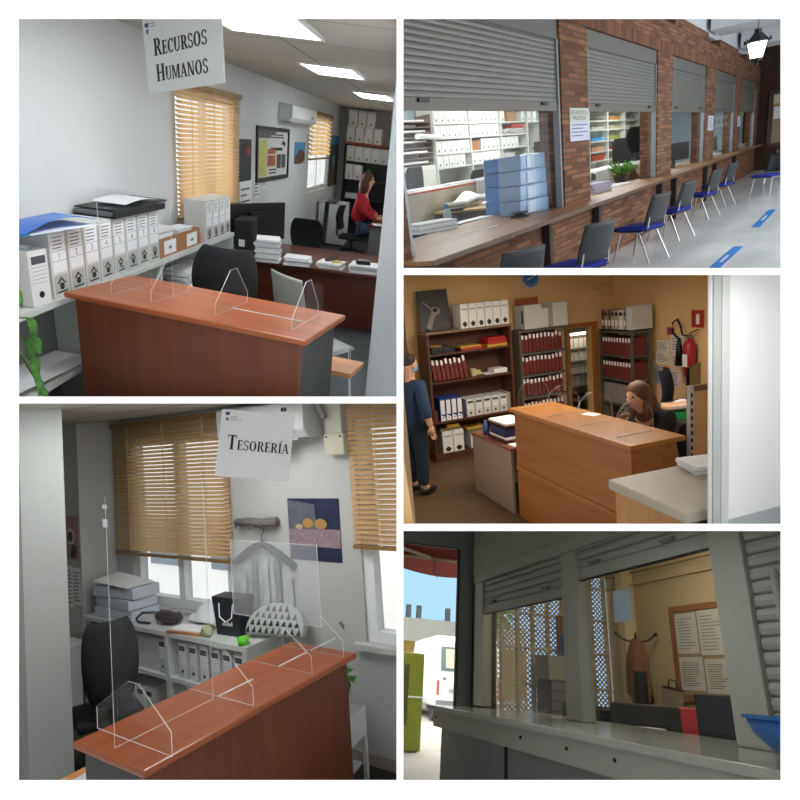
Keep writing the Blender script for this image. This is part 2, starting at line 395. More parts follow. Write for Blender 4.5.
def box_proto(name, label, cat, w, d, h, style='archive', number=None, body=None, group=None):
    """card file box standing on its short end: front at y = 0 facing -y, width along x"""
    t = thing(name, label, cat, group=group)
    part(t, 'body', MB().box(-w/2, w/2, 0, d, 0, h), body or M_card, bevel=.004)
    if style == 'archive':
        lb = part(t, 'label_panel', MB().box(-w*.40, w*.40, -.002, 0, h*.38, h*.95), M_paper)
        p = MB(); lines(p, -w*.34, w*.34, h*.72, h*.93, 4, -.002, .3, 3); p.box(-w*.40, w*.40, -.0028, -.002, h*.70, h*.706); p.box(-w*.40, w*.40, -.0028, -.002, h*.55, h*.556)
        part(lb, 'printed_lines', p, M_greyink)
        if number:
            q = MB(); q.merge(bf_text(number, h*.13), Matrix.Translation((0, -.003, h*.585))); part(lb, 'number', q, M_ink)
        e = part(t, 'logo_panel', MB().box(-w*.40, w*.40, -.002, 0, h*.06, h*.34), M_panelgrey)
        q = MB(); q.prism([(cos(a)*w*.13, h*.17+sin(a)*w*.13) for a in [2*pi*i/12 for i in range(12)]], 'y', -.004, -.002)
        q.prism([(-w*.26, h*.22), (-.02*w, h*.31), (w*.24, h*.21), (w*.18, h*.20), (-.02*w, h*.275), (-w*.20, h*.21)], 'y', -.004, -.002); q.box(-w*.3, w*.3, -.004, -.002, h*.075, h*.095)
        part(e, 'logo', q, M_ink)
    elif style == 'small':
        lb = part(t, 'label_panel', MB().box(-w*.38, w*.38, -.002, 0, h*.40, h*.93), M_paper)
        q = MB(); q.box(-w*.36, w*.36, -.004, -.002, h*.76, h*.90); part(lb, 'heading_bar', q, mat('slate_print', '#4a4e57', .7))
        q = MB(); [q.box(-w*.36, w*.36, -.004, -.002, h*(.70-.07*i), h*(.705-.07*i)) for i in range(5)]; part(lb, 'ruled_lines', q, M_greyink)
        part(t, 'finger_hole', MB().prism([(cos(a)*w*.13, h*.2+sin(a)*w*.13) for a in [2*pi*i/14 for i in range(14)]], 'y', -.003, 0), M_ink)
    elif style == 'plain':
        part(t, 'finger_hole', MB().prism([(cos(a)*w*.10, h*.2+sin(a)*w*.10) for a in [2*pi*i/10 for i in range(10)]], 'y', -.004, 0), M_ink)
        part(t, 'label_panel', MB().box(-w*.3, w*.3, -.003, 0, h*.45, h*.88), M_paper)
    elif style == 'logo':
        q = MB(); q.prism([(-w*.3, h*.2), (0, h*.3), (w*.3, h*.19), (w*.14, h*.07), (-w*.12, h*.07)], 'y', -.004, 0); part(t, 'logo', q, M_ink)
        q = MB(); q.box(-w*.36, w*.36, -.004, 0, h*.76, h*.80); part(t, 'heading_bar', q, M_greyink)
    elif style == 'file':
        part(t, 'label_panel', MB().box(-w*.36, w*.36, -.002, 0, h*.42, h*.9), M_paper)
    return t
def paper_pile(name, label, loc, w, d, h, n=9, yaw=0.0, colr=None, group=None, seed=1, cat='papers', top=None):
    """an untidy pile of sheets, one sheet block on the other"""
    n = max(n, int(h/.016)); rd = random.Random(seed); mb = MB(); z = 0; th = h/n
    for i in range(n):
        a = (rd.random()-.5)*.16; dx, dy = (rd.random()-.5)*.10*w, (rd.random()-.5)*.10*d
        mb.obox((dx, dy, z+th*.42), (w*(.93+.07*rd.random()), d*(.93+.07*rd.random()), th*.84), (0, 0, a), 1 if (top is None and i % 4 == 2) else 0); z += th
    return single(name, label, cat, mb, [colr or M_paper, mat('paper_grey', '#bfc2c4', .8)], loc, yaw, group)
def task_chair(label, loc, yaw, fab, seat_h=.46, back_h=.52, back_w=.46, arms=False, group=None):
    """office chair on castors, facing +y"""
    t = thing('office_chair', label, 'chair', loc, yaw, group)
    part(t, 'seat', MB().box(-.24, .24, -.24, .24, seat_h-.07, seat_h), fab, bevel=.03, smooth=True)
    bm_ = MB()
    def f(u, v):
        x = (u-.5)*2; zz = v; w = back_w/2*(1-.28*abs(2*zz-1)**3)*(1 if zz > .5 else .9+.1*zz*2)
        return (x*w, -.24+.06*x*x-.05*sin(zz*pi), seat_h+.10+zz*back_h)
    n0 = 10
    v = []; fs = []
    for k, off in ((0, 0), (1, .05)):
        for i in range(n0+1):
            for j in range(n0+1):
                p = f(i/n0, j/n0); v.append((p[0], p[1]-off, p[2]))
    q = n0+1; N = q*q
    for i in range(n0):
        for j in range(n0):
            a = i*q+j; fs.append((a, a+q, a+q+1, a+1)); fs.append((N+a, N+a+1, N+a+q+1, N+a+q))
    e = [i*q for i in range(q)]+[n0*q+j for j in range(1, q)]+[i*q+n0 for i in range(n0-1, -1, -1)]+[j for j in range(n0-1, 0, -1)]
    for a, b in zip(e, e[1:]+e[:1]): fs.append((a, b, N+b, N+a))
    bm_.add(v, fs); part(t, 'backrest', bm_, fab, smooth=True)
    part(t, 'back_support', MB().tube([(0, -.15, seat_h-.05), (0, -.30, seat_h-.03), (0, -.31, seat_h+.3)], .022), M_blackpl)
    part(t, 'stem', MB().lathe([(.05, .09), (.03, .12), (.025, seat_h-.07)]), M_blackpl)
    for i in range(5):
        a = 2*pi*i/5+.3; c_, s_ = cos(a), sin(a)
        l = part(t, 'base_arm', MB().tube([(0, 0, .10), (c_*.28, s_*.28, .07)], .022), M_blackpl)
        part(l, 'castor', MB().ball((c_*.28, s_*.28, .03), .03), M_blackpl)
    if arms:
        for s in (-1, 1): part(t, 'armrest', MB().tube([(s*.25, .05, seat_h-.04), (s*.29, .05, seat_h+.2), (s*.29, -.15, seat_h+.22)], .02), M_blackpl)
    return t
def slat_blind(name, label, x0, x1, z0, z1, pitch, M, frame, axis_y, cords=3, tilt=.72, group=None):
    """horizontal slats hanging in a plane of constant y in local axes; top rail, bottom rail, cords"""
    t = frame
    mb = MB(); n = int((z1-z0)/pitch); w = pitch*1.12
    for i in range(n):
        z = z1-.03-i*pitch; c_, s_ = cos(tilt)*w/2, sin(tilt)*w/2
        mb.add([(x0, axis_y-c_, z-s_), (x1, axis_y-c_, z-s_), (x1, axis_y+c_, z+s_), (x0, axis_y+c_, z+s_)], [(0, 1, 2, 3)])
    part(t, 'slats', mb, M)
    part(t, 'top_rail', MB().box(x0-.01, x1+.01, axis_y-.03, axis_y+.03, z1-.02, z1+.03), mat('blind_rail', '#8a6a3c', .5))
    part(t, 'bottom_rail', MB().box(x0, x1, axis_y-.02, axis_y+.02, z0-.03, z0), mat('blind_rail', '#8a6a3c', .5))
    for i in range(cords):
        x = x0+(x1-x0)*(i+.5)/cords; part(t, 'cord', MB().tube([(x, axis_y-.03, z1), (x, axis_y-.03, z0)], .004, 5), mat('blind_cord', '#cdb684', .7))
    return t
def leaf_shape(mb, base, d, up, L, w, mi=0, curl=.25):
    d = Vector(d).normalized(); s = d.cross(Vector(up)); s = s.normalized() if s.length > 1e-3 else Vector((1, 0, 0)); n = s.cross(d); b = Vector(base); v = []
    for t, k in ((0, .05), (.25, .8), (.5, 1), (.75, .7), (1, .03)):
        c = b+d*L*t-n*curl*L*t*t
        v += [c-s*w/2*k+n*.06*L, c, c+s*w/2*k+n*.06*L]
    fs = []
    for i in range(4):
        for j in range(2): a = i*3+j; fs.append((a, a+1, a+4, a+3))
    mb.add(v, fs, mi)
# ================================================================ ROOM 1: human resources office
R = R1
FL1, CE1, XL1, FY1 = -2.2, .60, -2.65, 15.3
M_w1 = mat('office_white_wall', '#d3d6d5', .85, var=.02, scale=1.5)
struct('floor_office', MB().box(-3.2, 9, 1.5, FY1+.3, FL1-.1, FL1), mat('office_floor', '#4b5052', .55, var=.12, scale=5))
struct('ceiling_office', MB().box(-3.2, 9, 1.0, FY1+.3, CE1, CE1+.1), brickmat('ceiling_tiles', '#c3bfb6', '#bbb7ae', '#8d8a84', 1.36, 1.02, .014, .9, .15, 0.0, 'XY'))
mb = MB()                                        # left wall with two window openings
wy = [(6.12, 7.80, -1.0, .22), (12.0, 13.95, -1.08, .28)]
x0, x1 = XL1-.14, XL1
cuts = [1.0, 6.12, 7.80, 12.0, 13.95, FY1+.2]
for i in range(5):
    a, b = cuts[i], cuts[i+1]; w = {1: wy[0], 3: wy[1]}.get(i)
    if w is None: mb.box(x0, x1, a, b, FL1, CE1)
    else: mb.box(x0, x1, a, b, FL1, w[2]); mb.box(x0, x1, a, b, w[3], CE1)
struct('wall_left', mb, M_w1)
struct('wall_back', MB().box(XL1-.1, 9, FY1, FY1+.12, FL1, CE1), M_w1)
p = R.y(374.5, 300, 4.1)
struct('wall_right', MB().box(p.x, p.x+1.6, 4.1, 4.5, FL1, CE1), mat('office_pillar', '#b9c0c2', .8, var=.02, scale=2))
for k, (a, b, c, d) in enumerate(wy):
    w = thing('window_%d' % (k+1), None, None, (XL1-.07, (a+b)/2, c), pi/2); w['kind'] = 'structure'
    hw, hh = (b-a)/2, d-c; f = MB()
    for q in ((-hw, -hw+.06, 0, hh), (hw-.06, hw, 0, hh), (-.03, .03, 0, hh), (-hw, hw, 0, .06), (-hw, hw, hh-.06, hh)): f.box(q[0], q[1], -.03, .03, q[2], q[3])
    part(w, 'window_frame', f, mat('white_pvc', '#e4e6e6', .4)); part(w, 'glass_pane', MB().box(-hw, hw, -.004, .004, 0, hh), clear('window_glass', (.97, .98, .98), .06))
sill = MB().box(XL1-.12, XL1+.03, 12.0, 13.95, -1.11, -1.08); struct('trim_1', sill, mat('white_pvc', '#e4e6e6', .4))
# lamps in the ceiling
M_lamp = lamp_mat('ceiling_panel_light', '#f6fbff', 13.5)
for k, (a, b, c, d, lb) in enumerate(((-1.62, -1.0, 3.35, 4.75, 'large bright square ceiling light nearest the hanging office sign'), (-1.56, -1.06, 6.5, 7.4, 'bright ceiling light above the air conditioner, second from the sign'), (-1.52, -1.04, 9.6, 10.7, 'small bright ceiling light far down the office near the bookcase'))):
    t = thing('ceiling_light', lb, 'light', ((a+b)/2, (c+d)/2, CE1), group='ceiling lights of the office'); hx, hy = (b-a)/2, (d-c)/2
    f = MB(); f.box(-hx-.03, -hx, -hy-.03, hy+.03, -.02, -.001); f.box(hx, hx+.03, -hy-.03, hy+.03, -.02, -.001); f.box(-hx, hx, -hy-.03, -hy, -.02, -.001); f.box(-hx, hx, hy, hy+.03, -.02, -.001)
    part(t, 'frame', f, M_paper); part(t, 'diffuser', MB().box(-hx, hx, -hy, hy, -.015, -.002), M_lamp)
# hanging sign
t = thing('hanging_sign', 'white hanging sign reading RECURSOS HUMANOS in black serif capitals', 'sign', (-1.62, 3.42, .08), radians(-38), tilt=(0, radians(-6)))
part(t, 'board', MB().box(0, .72, 0, .006, 0, .345), mat('sign_board', '#e2e6e4', .45), bevel=.002)
mb = MB(); serif(mb, 'RECURSOS', .10, .168, .076, 0, .78, .50/serif_width('RECURSOS', .076, .78)); serif(mb, 'HUMANOS', .105, .052, .076, 0, .78, .49/serif_width('HUMANOS', .076, .78)); part(t, 'lettering', mb, M_ink)
mb = MB(); mb.prism([(.022, .318), (.07, .318), (.062, .300), (.03, .300)], 'y', -.0015, 0); part(t, 'logo', mb, mat('logo_blue', '#3a4672', .6))
mb = MB(); mb.prism([(.035, .292), (.06, .292), (.06, .278), (.048, .268), (.035, .278)], 'y', -.0015, 0); lines(mb, .08, .16, .295, .318, 2, 0, .25, 2); part(t, 'crest', mb, M_greyink)
for x in (.10, .60): part(t, 'wire', MB().tube([(x, .003, .345), (x, .003, .47)], .0012, 4), M_alu)
# reception counter
M_cherry = woodmat('cherry_top', '#96481f', '#a95a2e', 'X', .32)
M_cherryf = woodmat('cherry_front', '#5f2c14', '#70391b', 'Z', .45)
M_dkgrey = mat('anthracite_panel', '#3c4040', .6)
CZ = -1.1
t = thing('reception_counter', 'cherry wood reception counter with dark grey end panel and acrylic screens on top', 'counter', (-1.44, 3.73, FL1), radians(-11))
Hc = CZ-FL1
part(t, 'top', MB().box(-.81, .84, -.33, .33, Hc-.035, Hc), M_cherry, bevel=.012)
part(t, 'front_panel', MB().box(-.76, .79, -.29, -.26, .0, Hc-.036), M_cherryf)
part(t, 'end_panel', MB().box(.76, .79, -.259, .26, .0, Hc-.036), M_dkgrey)
part(t, 'end_panel', MB().box(-.76, -.73, -.259, .26, .0, Hc-.036), M_dkgrey)
part(t, 'inner_worktop', MB().box(-.72, .93, .27, .55, .68, .71), woodmat('beech_worktop', '#b5763f', '#c88a50', 'X', .4))
# acrylic screen on the counter
t = thing('acrylic_screen', 'tall clear acrylic screen at the shelf end of the cherry counter', 'screen', (-1.44, 3.73, CZ), radians(-11))
part(t, 'sheet', MB().prism([(-.79, .002), (-.25, .002), (-.25, .62), (-.79, .62)], 'y', -.002, .002, 0, 1), [M_acr, M_acre])
def gusset(parent, x, h=.235, name='side_fin'):
    pts = [(-.20, .002), (.20, .002), (.20, .07), (.06, h), (-.02, h), (-.20, .07)]
    mb = MB().prism(pts, 'x', x-.002, x+.002, 0, 1); return part(parent, name, mb, [M_acr, M_acre])
gusset(t, -.56); gusset(t, -.27, .25)
t = thing('acrylic_divider', 'clear acrylic divider with pointed fin at the middle of the cherry counter', 'divider', (-1.44, 3.73, CZ), radians(-11), 'acrylic dividers on the cherry counter')
gusset(t, .18, .25); part(t, 'cross_sheet', MB().box(.04, .176, -.002, .002, .002, .03), [M_acr]); part(t, 'foot_strip', MB().box(.184, .68, -.004, .004, .001, .006), M_acre)
t = thing('acrylic_divider', 'clear acrylic divider with pointed fin near the free end of the cherry counter', 'divider', (-1.44, 3.73, CZ), radians(-11), 'acrylic dividers on the cherry counter')
gusset(t, .69, .26); part(t, 'cross_sheet', MB().box(.694, .80, -.002, .002, .002, .26), [M_acr])
# low white shelf unit along the left wall
M_shelf = mat('white_laminate', '#c9cdc8', .6, var=.03, scale=3)
SZ, SX = -1.15, -2.32
t = thing('shelf_unit', 'long low white shelf unit along the wall under the archive boxes', 'shelf', (XL1+.005, 5.0, FL1)); L0, L1 = -2.6, 1.86; D = SX-XL1-.005; H = SZ-FL1
part(t, 'top_board', MB().box(0, D, L0, L1, H-.04, H), M_shelf)
part(t, 'shelf_board', MB().box(0.01, D-.005, L0, L1-.03, .50, .535), M_shelf)
for y in (-2.6, -1.05, .0, 1.83): part(t, 'upright_panel', MB().box(0.011, D-.01, y, y+.025, .0, H-.041), M_shelf)
part(t, 'back_board', MB().box(0, .01, L0, L1, 0, H-.041), mat('shelf_back', '#8d9290', .7))
# archive boxes one to eight
bw = .172
proto = None
for i in range(8):
    y = 3.53+.006+i*(bw+.0135)+bw/2
    t = box_proto('archive_box', 'grey card archive box numbered %d, %s from the blue folder in the row of eight' % (i+1, ORD[i]), 'archive box', bw, .285, .415, 'archive', str(i+1), group='numbered archive boxes on the shelf')
    t.matrix_world = R.M @ RZ((SX-.02, y, SZ+.0015), pi/2)
t = box_proto('archive_box', 'small pale archive box with dark heading bar standing in front of the numbered boxes', 'archive box', .155, .27, .33, 'small', body=M_cardw)
t.matrix_world = R.M @ RZ((SX-.008, 3.40, SZ+.0015), radians(84)); 
for o in t.children:
    if o.name.startswith('body'): part(t, 'hanging_flap', MB().box(-.0775, -.0775+.004, .05, .2, .17, .34), M_cardw, tilt=(0, radians(12)))
# blue folder on the first boxes
mb = MB()
def fld(u, v): return (.02+u*.30-.04, (v-.5)*.62, .02+.05*sin(v*pi)*u+.03*v)
mb.grid(fld, 6, 8, 0, .004); mb2 = MB(); mb2.box(0, .26, -.30, .24, 0, .012)
t = thing('folder', 'bright blue plastic folder lying open on the first archive boxes', 'folder', (-2.555, 3.62, SZ+.4185), radians(-6))
part(t, 'front_cover', mb, mat('blue_plastic', '#1f6fd0', .35)); part(t, 'back_cover', mb2, mat('blue_plastic_light', '#4aa0e0', .35)); part(t, 'loose_sheet', MB().box(.04, .30, -.28, .32, .0125, .014), M_paper)
# black folders on boxes five to eight
t = thing('folder_stack', 'dark binder and grey folders lying flat on the last numbered archive boxes', 'binder', (-2.46, 4.66, SZ+.4185))
part(t, 'cover', MB().box(-.15, .15, -.40, .42, 0, .012), M_blackpl); part(t, 'page_block', MB().box(-.14, .14, -.39, .38, .0125, .04), M_greyink); part(t, 'spine', MB().box(.1405, .152, -.40, .42, .0125, .05), M_blackpl); part(t, 'upper_cover', MB().box(-.16, .15, -.36, .46, .051, .062), M_blackpl, tilt=(radians(1.0), 0))
single('sheet', 'pale sheet curling on the dark binder above the numbered boxes', 'paper', MB().grid(lambda u, v: (u*.26, v*.5, .02*sin(v*3)+.012), 4, 6, 0, .003), M_paper, (-2.58, 4.45, SZ+.4185+.071))
# open cardboard tray with papers
t = thing('cardboard_tray', 'open brown cardboard tray with white labels holding loose papers', 'box', (SX-.03, 5.47, SZ+.0015), pi/2)
mb = MB(); w = .45
for q in ((-w, w, 0, .012, 0, .16), (-w, w, .25, .262, 0, .16), (-w, -w+.012, .0125, .2495, 0, .16), (w-.012, w, .0125, .2495, 0, .16), (-.006, .006, .0125, .2495, 0, .14), (-w+.0125, -.0065, .0125, .2495, 0, .008), (.0065, w-.0125, .0125, .2495, 0, .008)): mb.box(*q)
part(t, 'tray', mb, M_kraft)
for x in (-.23, .25):
    l = part(t, 'label_card', MB().box(x-.12, x+.12, -.003, 0, .02, .135), M_paper); part(l, 'printed_mark', MB().box(x-.03, x+.03, -.004, -.003, .06, .085), M_greyink)
paper_pile('paper_pile', 'crumpled white papers heaped in the brown cardboard tray', (SX-.155, 5.25, SZ+.012), .16, .33, .22, 8, seed=4)
paper_pile('paper_pile', 'papers leaning in the far half of the brown cardboard tray', (SX-.155, 5.70, SZ+.012), .16, .33, .17, 7, seed=5)
# boxes right of the tray
for i in range(4):
    y = 5.98+.05+i*.185+(.02 if i == 3 else 0)+.085
    t = box_proto('archive_box', 'grey archive box beyond the cardboard tray, %s of four from the tray' % ORD[i], 'archive box', .17, .225, .40, 'archive', None, group='archive boxes beyond the tray')
    t.matrix_world = R.M @ RZ((SX-.008 if i < 3 else SX-.02, y, SZ+.0015), pi/2)
single('box', 'small pink and grey carton at the foot of the far archive boxes', 'carton', MB().box(-.035, .035, 0, .10, 0, .10), mat('pink_carton', '#b99a9c', .7), (SX-.02, 5.968, SZ+.0015), pi/2, bevel=.004)
single('note_pad', 'white note paper at the far end of the shelf top', 'paper', MB().box(-.08, .06, -.035, .035, 0, .02), M_paper, (SX-.12, 6.818, SZ+.0015), 0)
# papers on the lower shelf
paper_pile('paper_pile', 'thick leaning pile of papers on the lower shelf behind the counter', (-2.47, 5.85, FL1+.536), .21, .55, .30, 12, seed=9)
paper_pile('paper_pile', 'low pile of papers on the lower shelf beside the thick pile', (-2.47, 5.31, FL1+.536), .21, .42, .13, 6, seed=10)
single('folder', 'dark red folder lying on the low pile of papers', 'folder', MB().box(-.13, .13, -.2, .2, 0, .02), mat('maroon_card', '#5b2a26', .7), (-2.47, 5.31, FL1+.536+.132))
single('drawing_sheet', 'large white sheets lying on the lower shelf near the plant', 'paper', MB().grid(lambda u, v: (u*.28, v*1.1-.55, .006+.02*sin(v*4+u)), 4, 8, 0, .004), M_paper, (XL1+.03, 3.35, FL1+.566))
single('shelf_dark_block', 'dark grey block standing on the lower shelf near the plant', 'box', MB().box(0, .12, -.1, .38, 0, .40), mat('shelf_dark_block', '#565c5e', .8), (XL1+.02, 4.15-.02, FL1+.60-.062), bevel=.004)  # plain dark block beside the upright, in place of a dark strip
# plant at the near end
t = thing('trailing_plant', 'trailing green house plant at the near end of the shelf', 'plant', (-2.19, 2.74, SZ))
part(t, 'pot', MB().lathe([(.05, .002), (.07, .12), (.078, .13), (.06, .125)]), mat('terracotta', '#9a5a3c', .8), loc=(-.25, -.05, 0))
mb = MB(); rd = random.Random(3); st = MB()
for i in range(6):
    a = (rd.random(), rd.random()*.5); e = Vector((.06+.06*a[0], .05+.17*a[1]+.02*i, .36-.13*i)); st.tube([(-.25, -.05, .12), (-.12, .0, max(.17, .4-.1*i)), (.05, .02, max(.12, .3-.1*i)), e], .005, 5)
    for k in range(3): leaf_shape(mb, e+Vector((.01*k, .0, -.05*k)), (.5*(rd.random()-.3), .5, -.9), (1, 0, .3), .13, .075)
part(t, 'foliage', mb, M_leaf); part(t, 'stem', st, mat('plant_stem', '#5d7a35', .7))
# blinds and things on the left wall (local x runs along the wall, local -y faces into the room)
M_blind = translucent('amber_blind', '#d9bb8c', .45)
t = thing('window_blind', 'tall amber slatted blind behind the hanging sign', 'blind', (XL1+.04, 0, 0), pi/2)
slat_blind('', '', 6.05, 7.88, -.94, .27, .042, M_blind, t, 0.0, 3)
t = thing('window_blind', 'short amber blind half drawn beside the air conditioner', 'blind', (XL1+.04, 0, 0), pi/2)
slat_blind('', '', 11.85, 13.92, -.47, .32, .075, M_blind, t, 0.0, 2)
def wall_art(name, label, cat, y0, y1, z0, z1, mats_, draw=None, frame=0, tilt=0):
    t = thing(name, label, cat, (XL1+.004, y0, z0), pi/2); w, h = y1-y0, z1-z0
    part(t, 'sheet', MB().box(frame, w-frame, -.006, 0, frame, h-frame), mats_)
    if frame:
        f = MB(); [f.box(*q) for q in ((0, frame, -.025, .0, 0, h), (w-frame, w, -.025, .0, 0, h), (frame, w-frame, -.025, 0, 0, frame), (frame, w-frame, -.025, 0, h-frame, h))]
        part(t, 'picture_frame', f, M_blackpl)
    return t, w, h
t, w, h = wall_art('calendar', 'dark wall calendar with a white date sheet beside the blind', 'calendar', 7.98, 8.47, -.70, -.19, mat('calendar_dark', '#26292e', .6))
part(t, 'date_sheet', MB().box(.02, w+.02, -.010, -.006, -.52, 0), M_paper)
q = MB(); lines(q, .06, w-.02, -.45, -.06, 5, -.010, .3, 8); part(t, 'date_print', q, M_greyink); part(t, 'red_emblem', MB().ball((w*.7, -.008, h*.72), .07, (1, .1, 1)), mat('red_print', '#b02a30', .6))
t, w, h = wall_art('framed_poster', 'black framed poster with a yellow strip and small pictures', 'picture', 8.68, 10.42, -.745, -.01, mat('poster_paper', '#c9cbc5', .5), frame=.055)
q = MB().box(.07, .52, -.008, -.006, .07, .56); part(t, 'yellow_strip', q, mat('poster_yellow', '#c3c46c', .6, var=.12, scale=9))
q = MB(); q.box(.06, .62, -.008, -.006, .58, .675); q.prism([(.62, .675), (1.1, .675), (.62, .6)], 'y', -.008, -.006); part(t, 'grey_corner', q, mat('poster_grey', '#55585a', .6, var=.3, scale=14))
q = MB(); [q.box(.56, .98, -.008, -.006, a, b) for a, b in ((.20, .35), (.37, .44))]; part(t, 'orange_picture', q, mat('poster_orange', '#a0562f', .6, var=.4, scale=18))
q = MB(); [q.box(a, a+.24, -.008, -.006, .16, .36) for a in (1.06, 1.34)]; part(t, 'dark_picture', q, mat('poster_dark', '#474a46', .6, var=.4, scale=16))
q = MB(); q.prism([(1.28, .50), (1.42, .56), (1.56, .52), (1.5, .46), (1.44, .5)], 'y', -.008, -.006); lines(q, .64, 1.5, .58, .65, 2, -.006, .5, 4); lines(q, .72, 1.6, .40, .47, 1, -.006, .6, 5); lines(q, .64, 1.2, .08, .17, 2, -.006, .4, 5); part(t, 'print', q, M_ink)
t, w, h = wall_art('photo_print', 'small bright photograph of the sea and rocks on the wall', 'photo', 10.87, 11.64, -.55, -.2, mat('photo_sky', '#3f90c4', .5))
q = MB(); q.prism([(.03, 0), (w, 0), (w, .16), (.6, .21), (.35, .24), (.18, .16), (.06, .15)], 'y', -.008, -.006); part(t, 'rocks', q, mat('photo_rock', '#5c4436', .7, var=.5, scale=9)); part(t, 'sand', MB().prism([(.45, 0), (w, 0), (w, .06)], 'y', -.0095, -.0081), mat('photo_sand', '#d0a95a', .7))
t, w, h = wall_art('tall_poster', 'tall narrow poster with blue sky beside the far window', 'poster', 14.08, 15.12, -1.1, -.03, mat('poster_forest', '#3c4a48', .6, var=.5, scale=5))
part(t, 'sky_band', MB().box(0, w, -.008, -.006, h*.82, h), mat('poster_sky', '#4696b8', .6)); part(t, 'path_band', MB().prism([(.2, 0), (.8, 0), (.62, h*.4), (.45, h*.4)], 'y', -.008, -.006), mat('poster_path', '#6d5a45', .7, var=.3, scale=8)); part(t, 'white_falls', MB().box(.45, .62, -.008, -.006, h*.38, h*.62), mat('poster_falls', '#9db9c0', .6))
for k, (a, c) in enumerate(((8.16, -.98), (8.62, -.96), (8.98, -.84))):
    t = thing('wall_notice', 'white notice sheet taped to the wall under the calendar, %s from the blind' % ORD[k], 'notice', (XL1+.003, a, c), pi/2, 'notices under the calendar')
    hh = .34 if k < 2 else .16
    part(t, 'sheet', MB().box(0, .27, -.003, 0, 0, hh), M_cardw); q = MB(); lines(q, .03, .24, .03, hh-.03, 6, -.003, .3, k+2); part(t, 'print', q, M_greyink)
# air conditioner
t = thing('air_conditioner', 'white wall air conditioner under the office ceiling', 'air conditioner', (XL1+.003, 9.80, .10), pi/2)
q = MB().prism([(0, .0), (-.16, .0), (-.21, .06), (-.21, .23), (0, .24)], 'x', 0, 1.75); part(t, 'case', q, mat('white_plastic', '#dddfdd', .4), bevel=.012)
part(t, 'outlet_flap', MB().box(.1, 1.65, -.17, -.06, -.012, -.001), mat('ac_flap', '#a9adad', .5)); part(t, 'display', MB().box(1.3, 1.5, -.2135, -.2105, .09, .11), M_greyink)
for o in t.children: pass
# desk, papers, chairs
M_desk = woodmat('dark_cherry', '#4a1d12', '#5c2718', 'X', .3)
t = thing('desk', 'dark reddish desk across the office behind the counter', 'desk', (-1.0, 7.6, FL1))
part(t, 'desktop', MB().box(-1.6, 2.6, -.68, .66, .715, .75), M_desk, bevel=.006); part(t, 'modesty_panel', MB().box(-1.5, 2.5, -.56, -.53, .05, .714), M_desk)
for x in (-1.55, 2.5): part(t, 'side_panel', MB().box(x, x+.04, -.53, .60, 0, .714), M_desk)
DZ = FL1+.7515
paper_pile('paper_pile', 'tall pile of papers on the dark desk next to the monitor', (-1.97, 7.03, DZ), .28, .34, .26, 14, .2, seed=21)
paper_pile('paper_pile', 'low pile of white papers at the middle of the dark desk', (-1.61, 7.02, DZ), .30, .26, .09, 5, .1, seed=22)
paper_pile('paper_pile', 'spread of white papers on the dark desk beside the stapler', (-1.23, 7.08, DZ), .30, .26, .07, 4, -.1, seed=23)
paper_pile('paper_pile', 'wide pile of white papers under the hole punch', (-.82, 7.10, DZ), .38, .30, .09, 5, .05, seed=24)
paper_pile('paper_pile', 'last pile of papers on the dark desk beside the pillar', (-.48, 7.02, DZ), .2, .28, .06, 3, .0, seed=25)
t = thing('hole_punch', 'black hole punch on the papers of the dark desk', 'hole punch', (-.85, 7.06, DZ+.094), .3)
part(t, 'base', MB().box(-.08, .08, -.05, .05, 0, .02), M_blackpl); part(t, 'lever', MB().box(-.07, .07, -.04, .04, .021, .045), M_blackpl, loc=(0, 0, 0), tilt=(.15, 0))
t = thing('stapler', 'dark stapler on the papers beside the hole punch', 'stapler', (-1.24, 7.12, DZ+.074), 1.0)
part(t, 'base', MB().box(-.09, .09, -.02, .02, 0, .01), M_steel); part(t, 'arm', MB().box(-.08, .09, -.018, .018, .015, .035), M_blackpl, tilt=(0, -.12))
single('marker', 'yellow highlighter lying on the dark desk papers', 'pen', MB().tube([(-.06, 0, .012), (.06, 0, .012)], .012), mat('marker_yellow', '#c9b32c', .5), (-1.15, 7.0, DZ+.076), .5)
t = thing('computer_monitor', 'black computer monitor seen from behind on the dark desk', 'monitor', (-2.32, 7.72, DZ), radians(64))
part(t, 'screen', MB().box(-.50, .50, -.03, .01, .08, .55), M_blackpl, bevel=.01); part(t, 'rear_housing', MB().box(-.2, .2, -.09, -.031, .16, .46), M_blackpl, bevel=.015); part(t, 'stand', MB().box(-.05, .05, -.07, -.035, .012, .2), M_blackpl); part(t, 'foot', MB().box(-.14, .14, -.12, .08, 0, .012), M_blackpl)
t = thing('computer_tower', 'black computer tower on the desk beside the monitor', 'computer', (-2.30, 7.22, DZ), radians(8))
part(t, 'case', MB().box(-.10, .10, -.20, .22, 0, .42), M_blackpl, bevel=.006); part(t, 'sticker', MB().box(-.05, .02, -.203, -.201, .12, .2), M_paper)
single('patterned_bag', 'patterned pink and grey pouch between shelf end and monitor', 'pouch', MB().ball((0, 0, .07), .07, (.9, .7, 1)), mat('patterned_cloth', '#8f6f6d', .8, col2='#c9c1b4', scale=40), (-2.45, 7.04, DZ), smooth=True)
task_chair('black rounded office chair just behind the cherry counter', (-1.72, 5.15, FL1), radians(-4), M_blackfab, .56, .58, .56)
task_chair('black office chair behind the dark desk facing the counter', (-1.98, 8.8, FL1), radians(176), M_blackfab, .46, .45, .50)
t = thing('stacking_chair', 'pale grey plastic chair on metal legs between counter and desk', 'chair', (-.93, 4.78, FL1+.001), radians(-42)); t.matrix_world = t.matrix_world @ Matrix.Diagonal((1.12, 1.12, 1.22, 1))
M_gpl = mat('grey_plastic', '#9a9d95', .5)
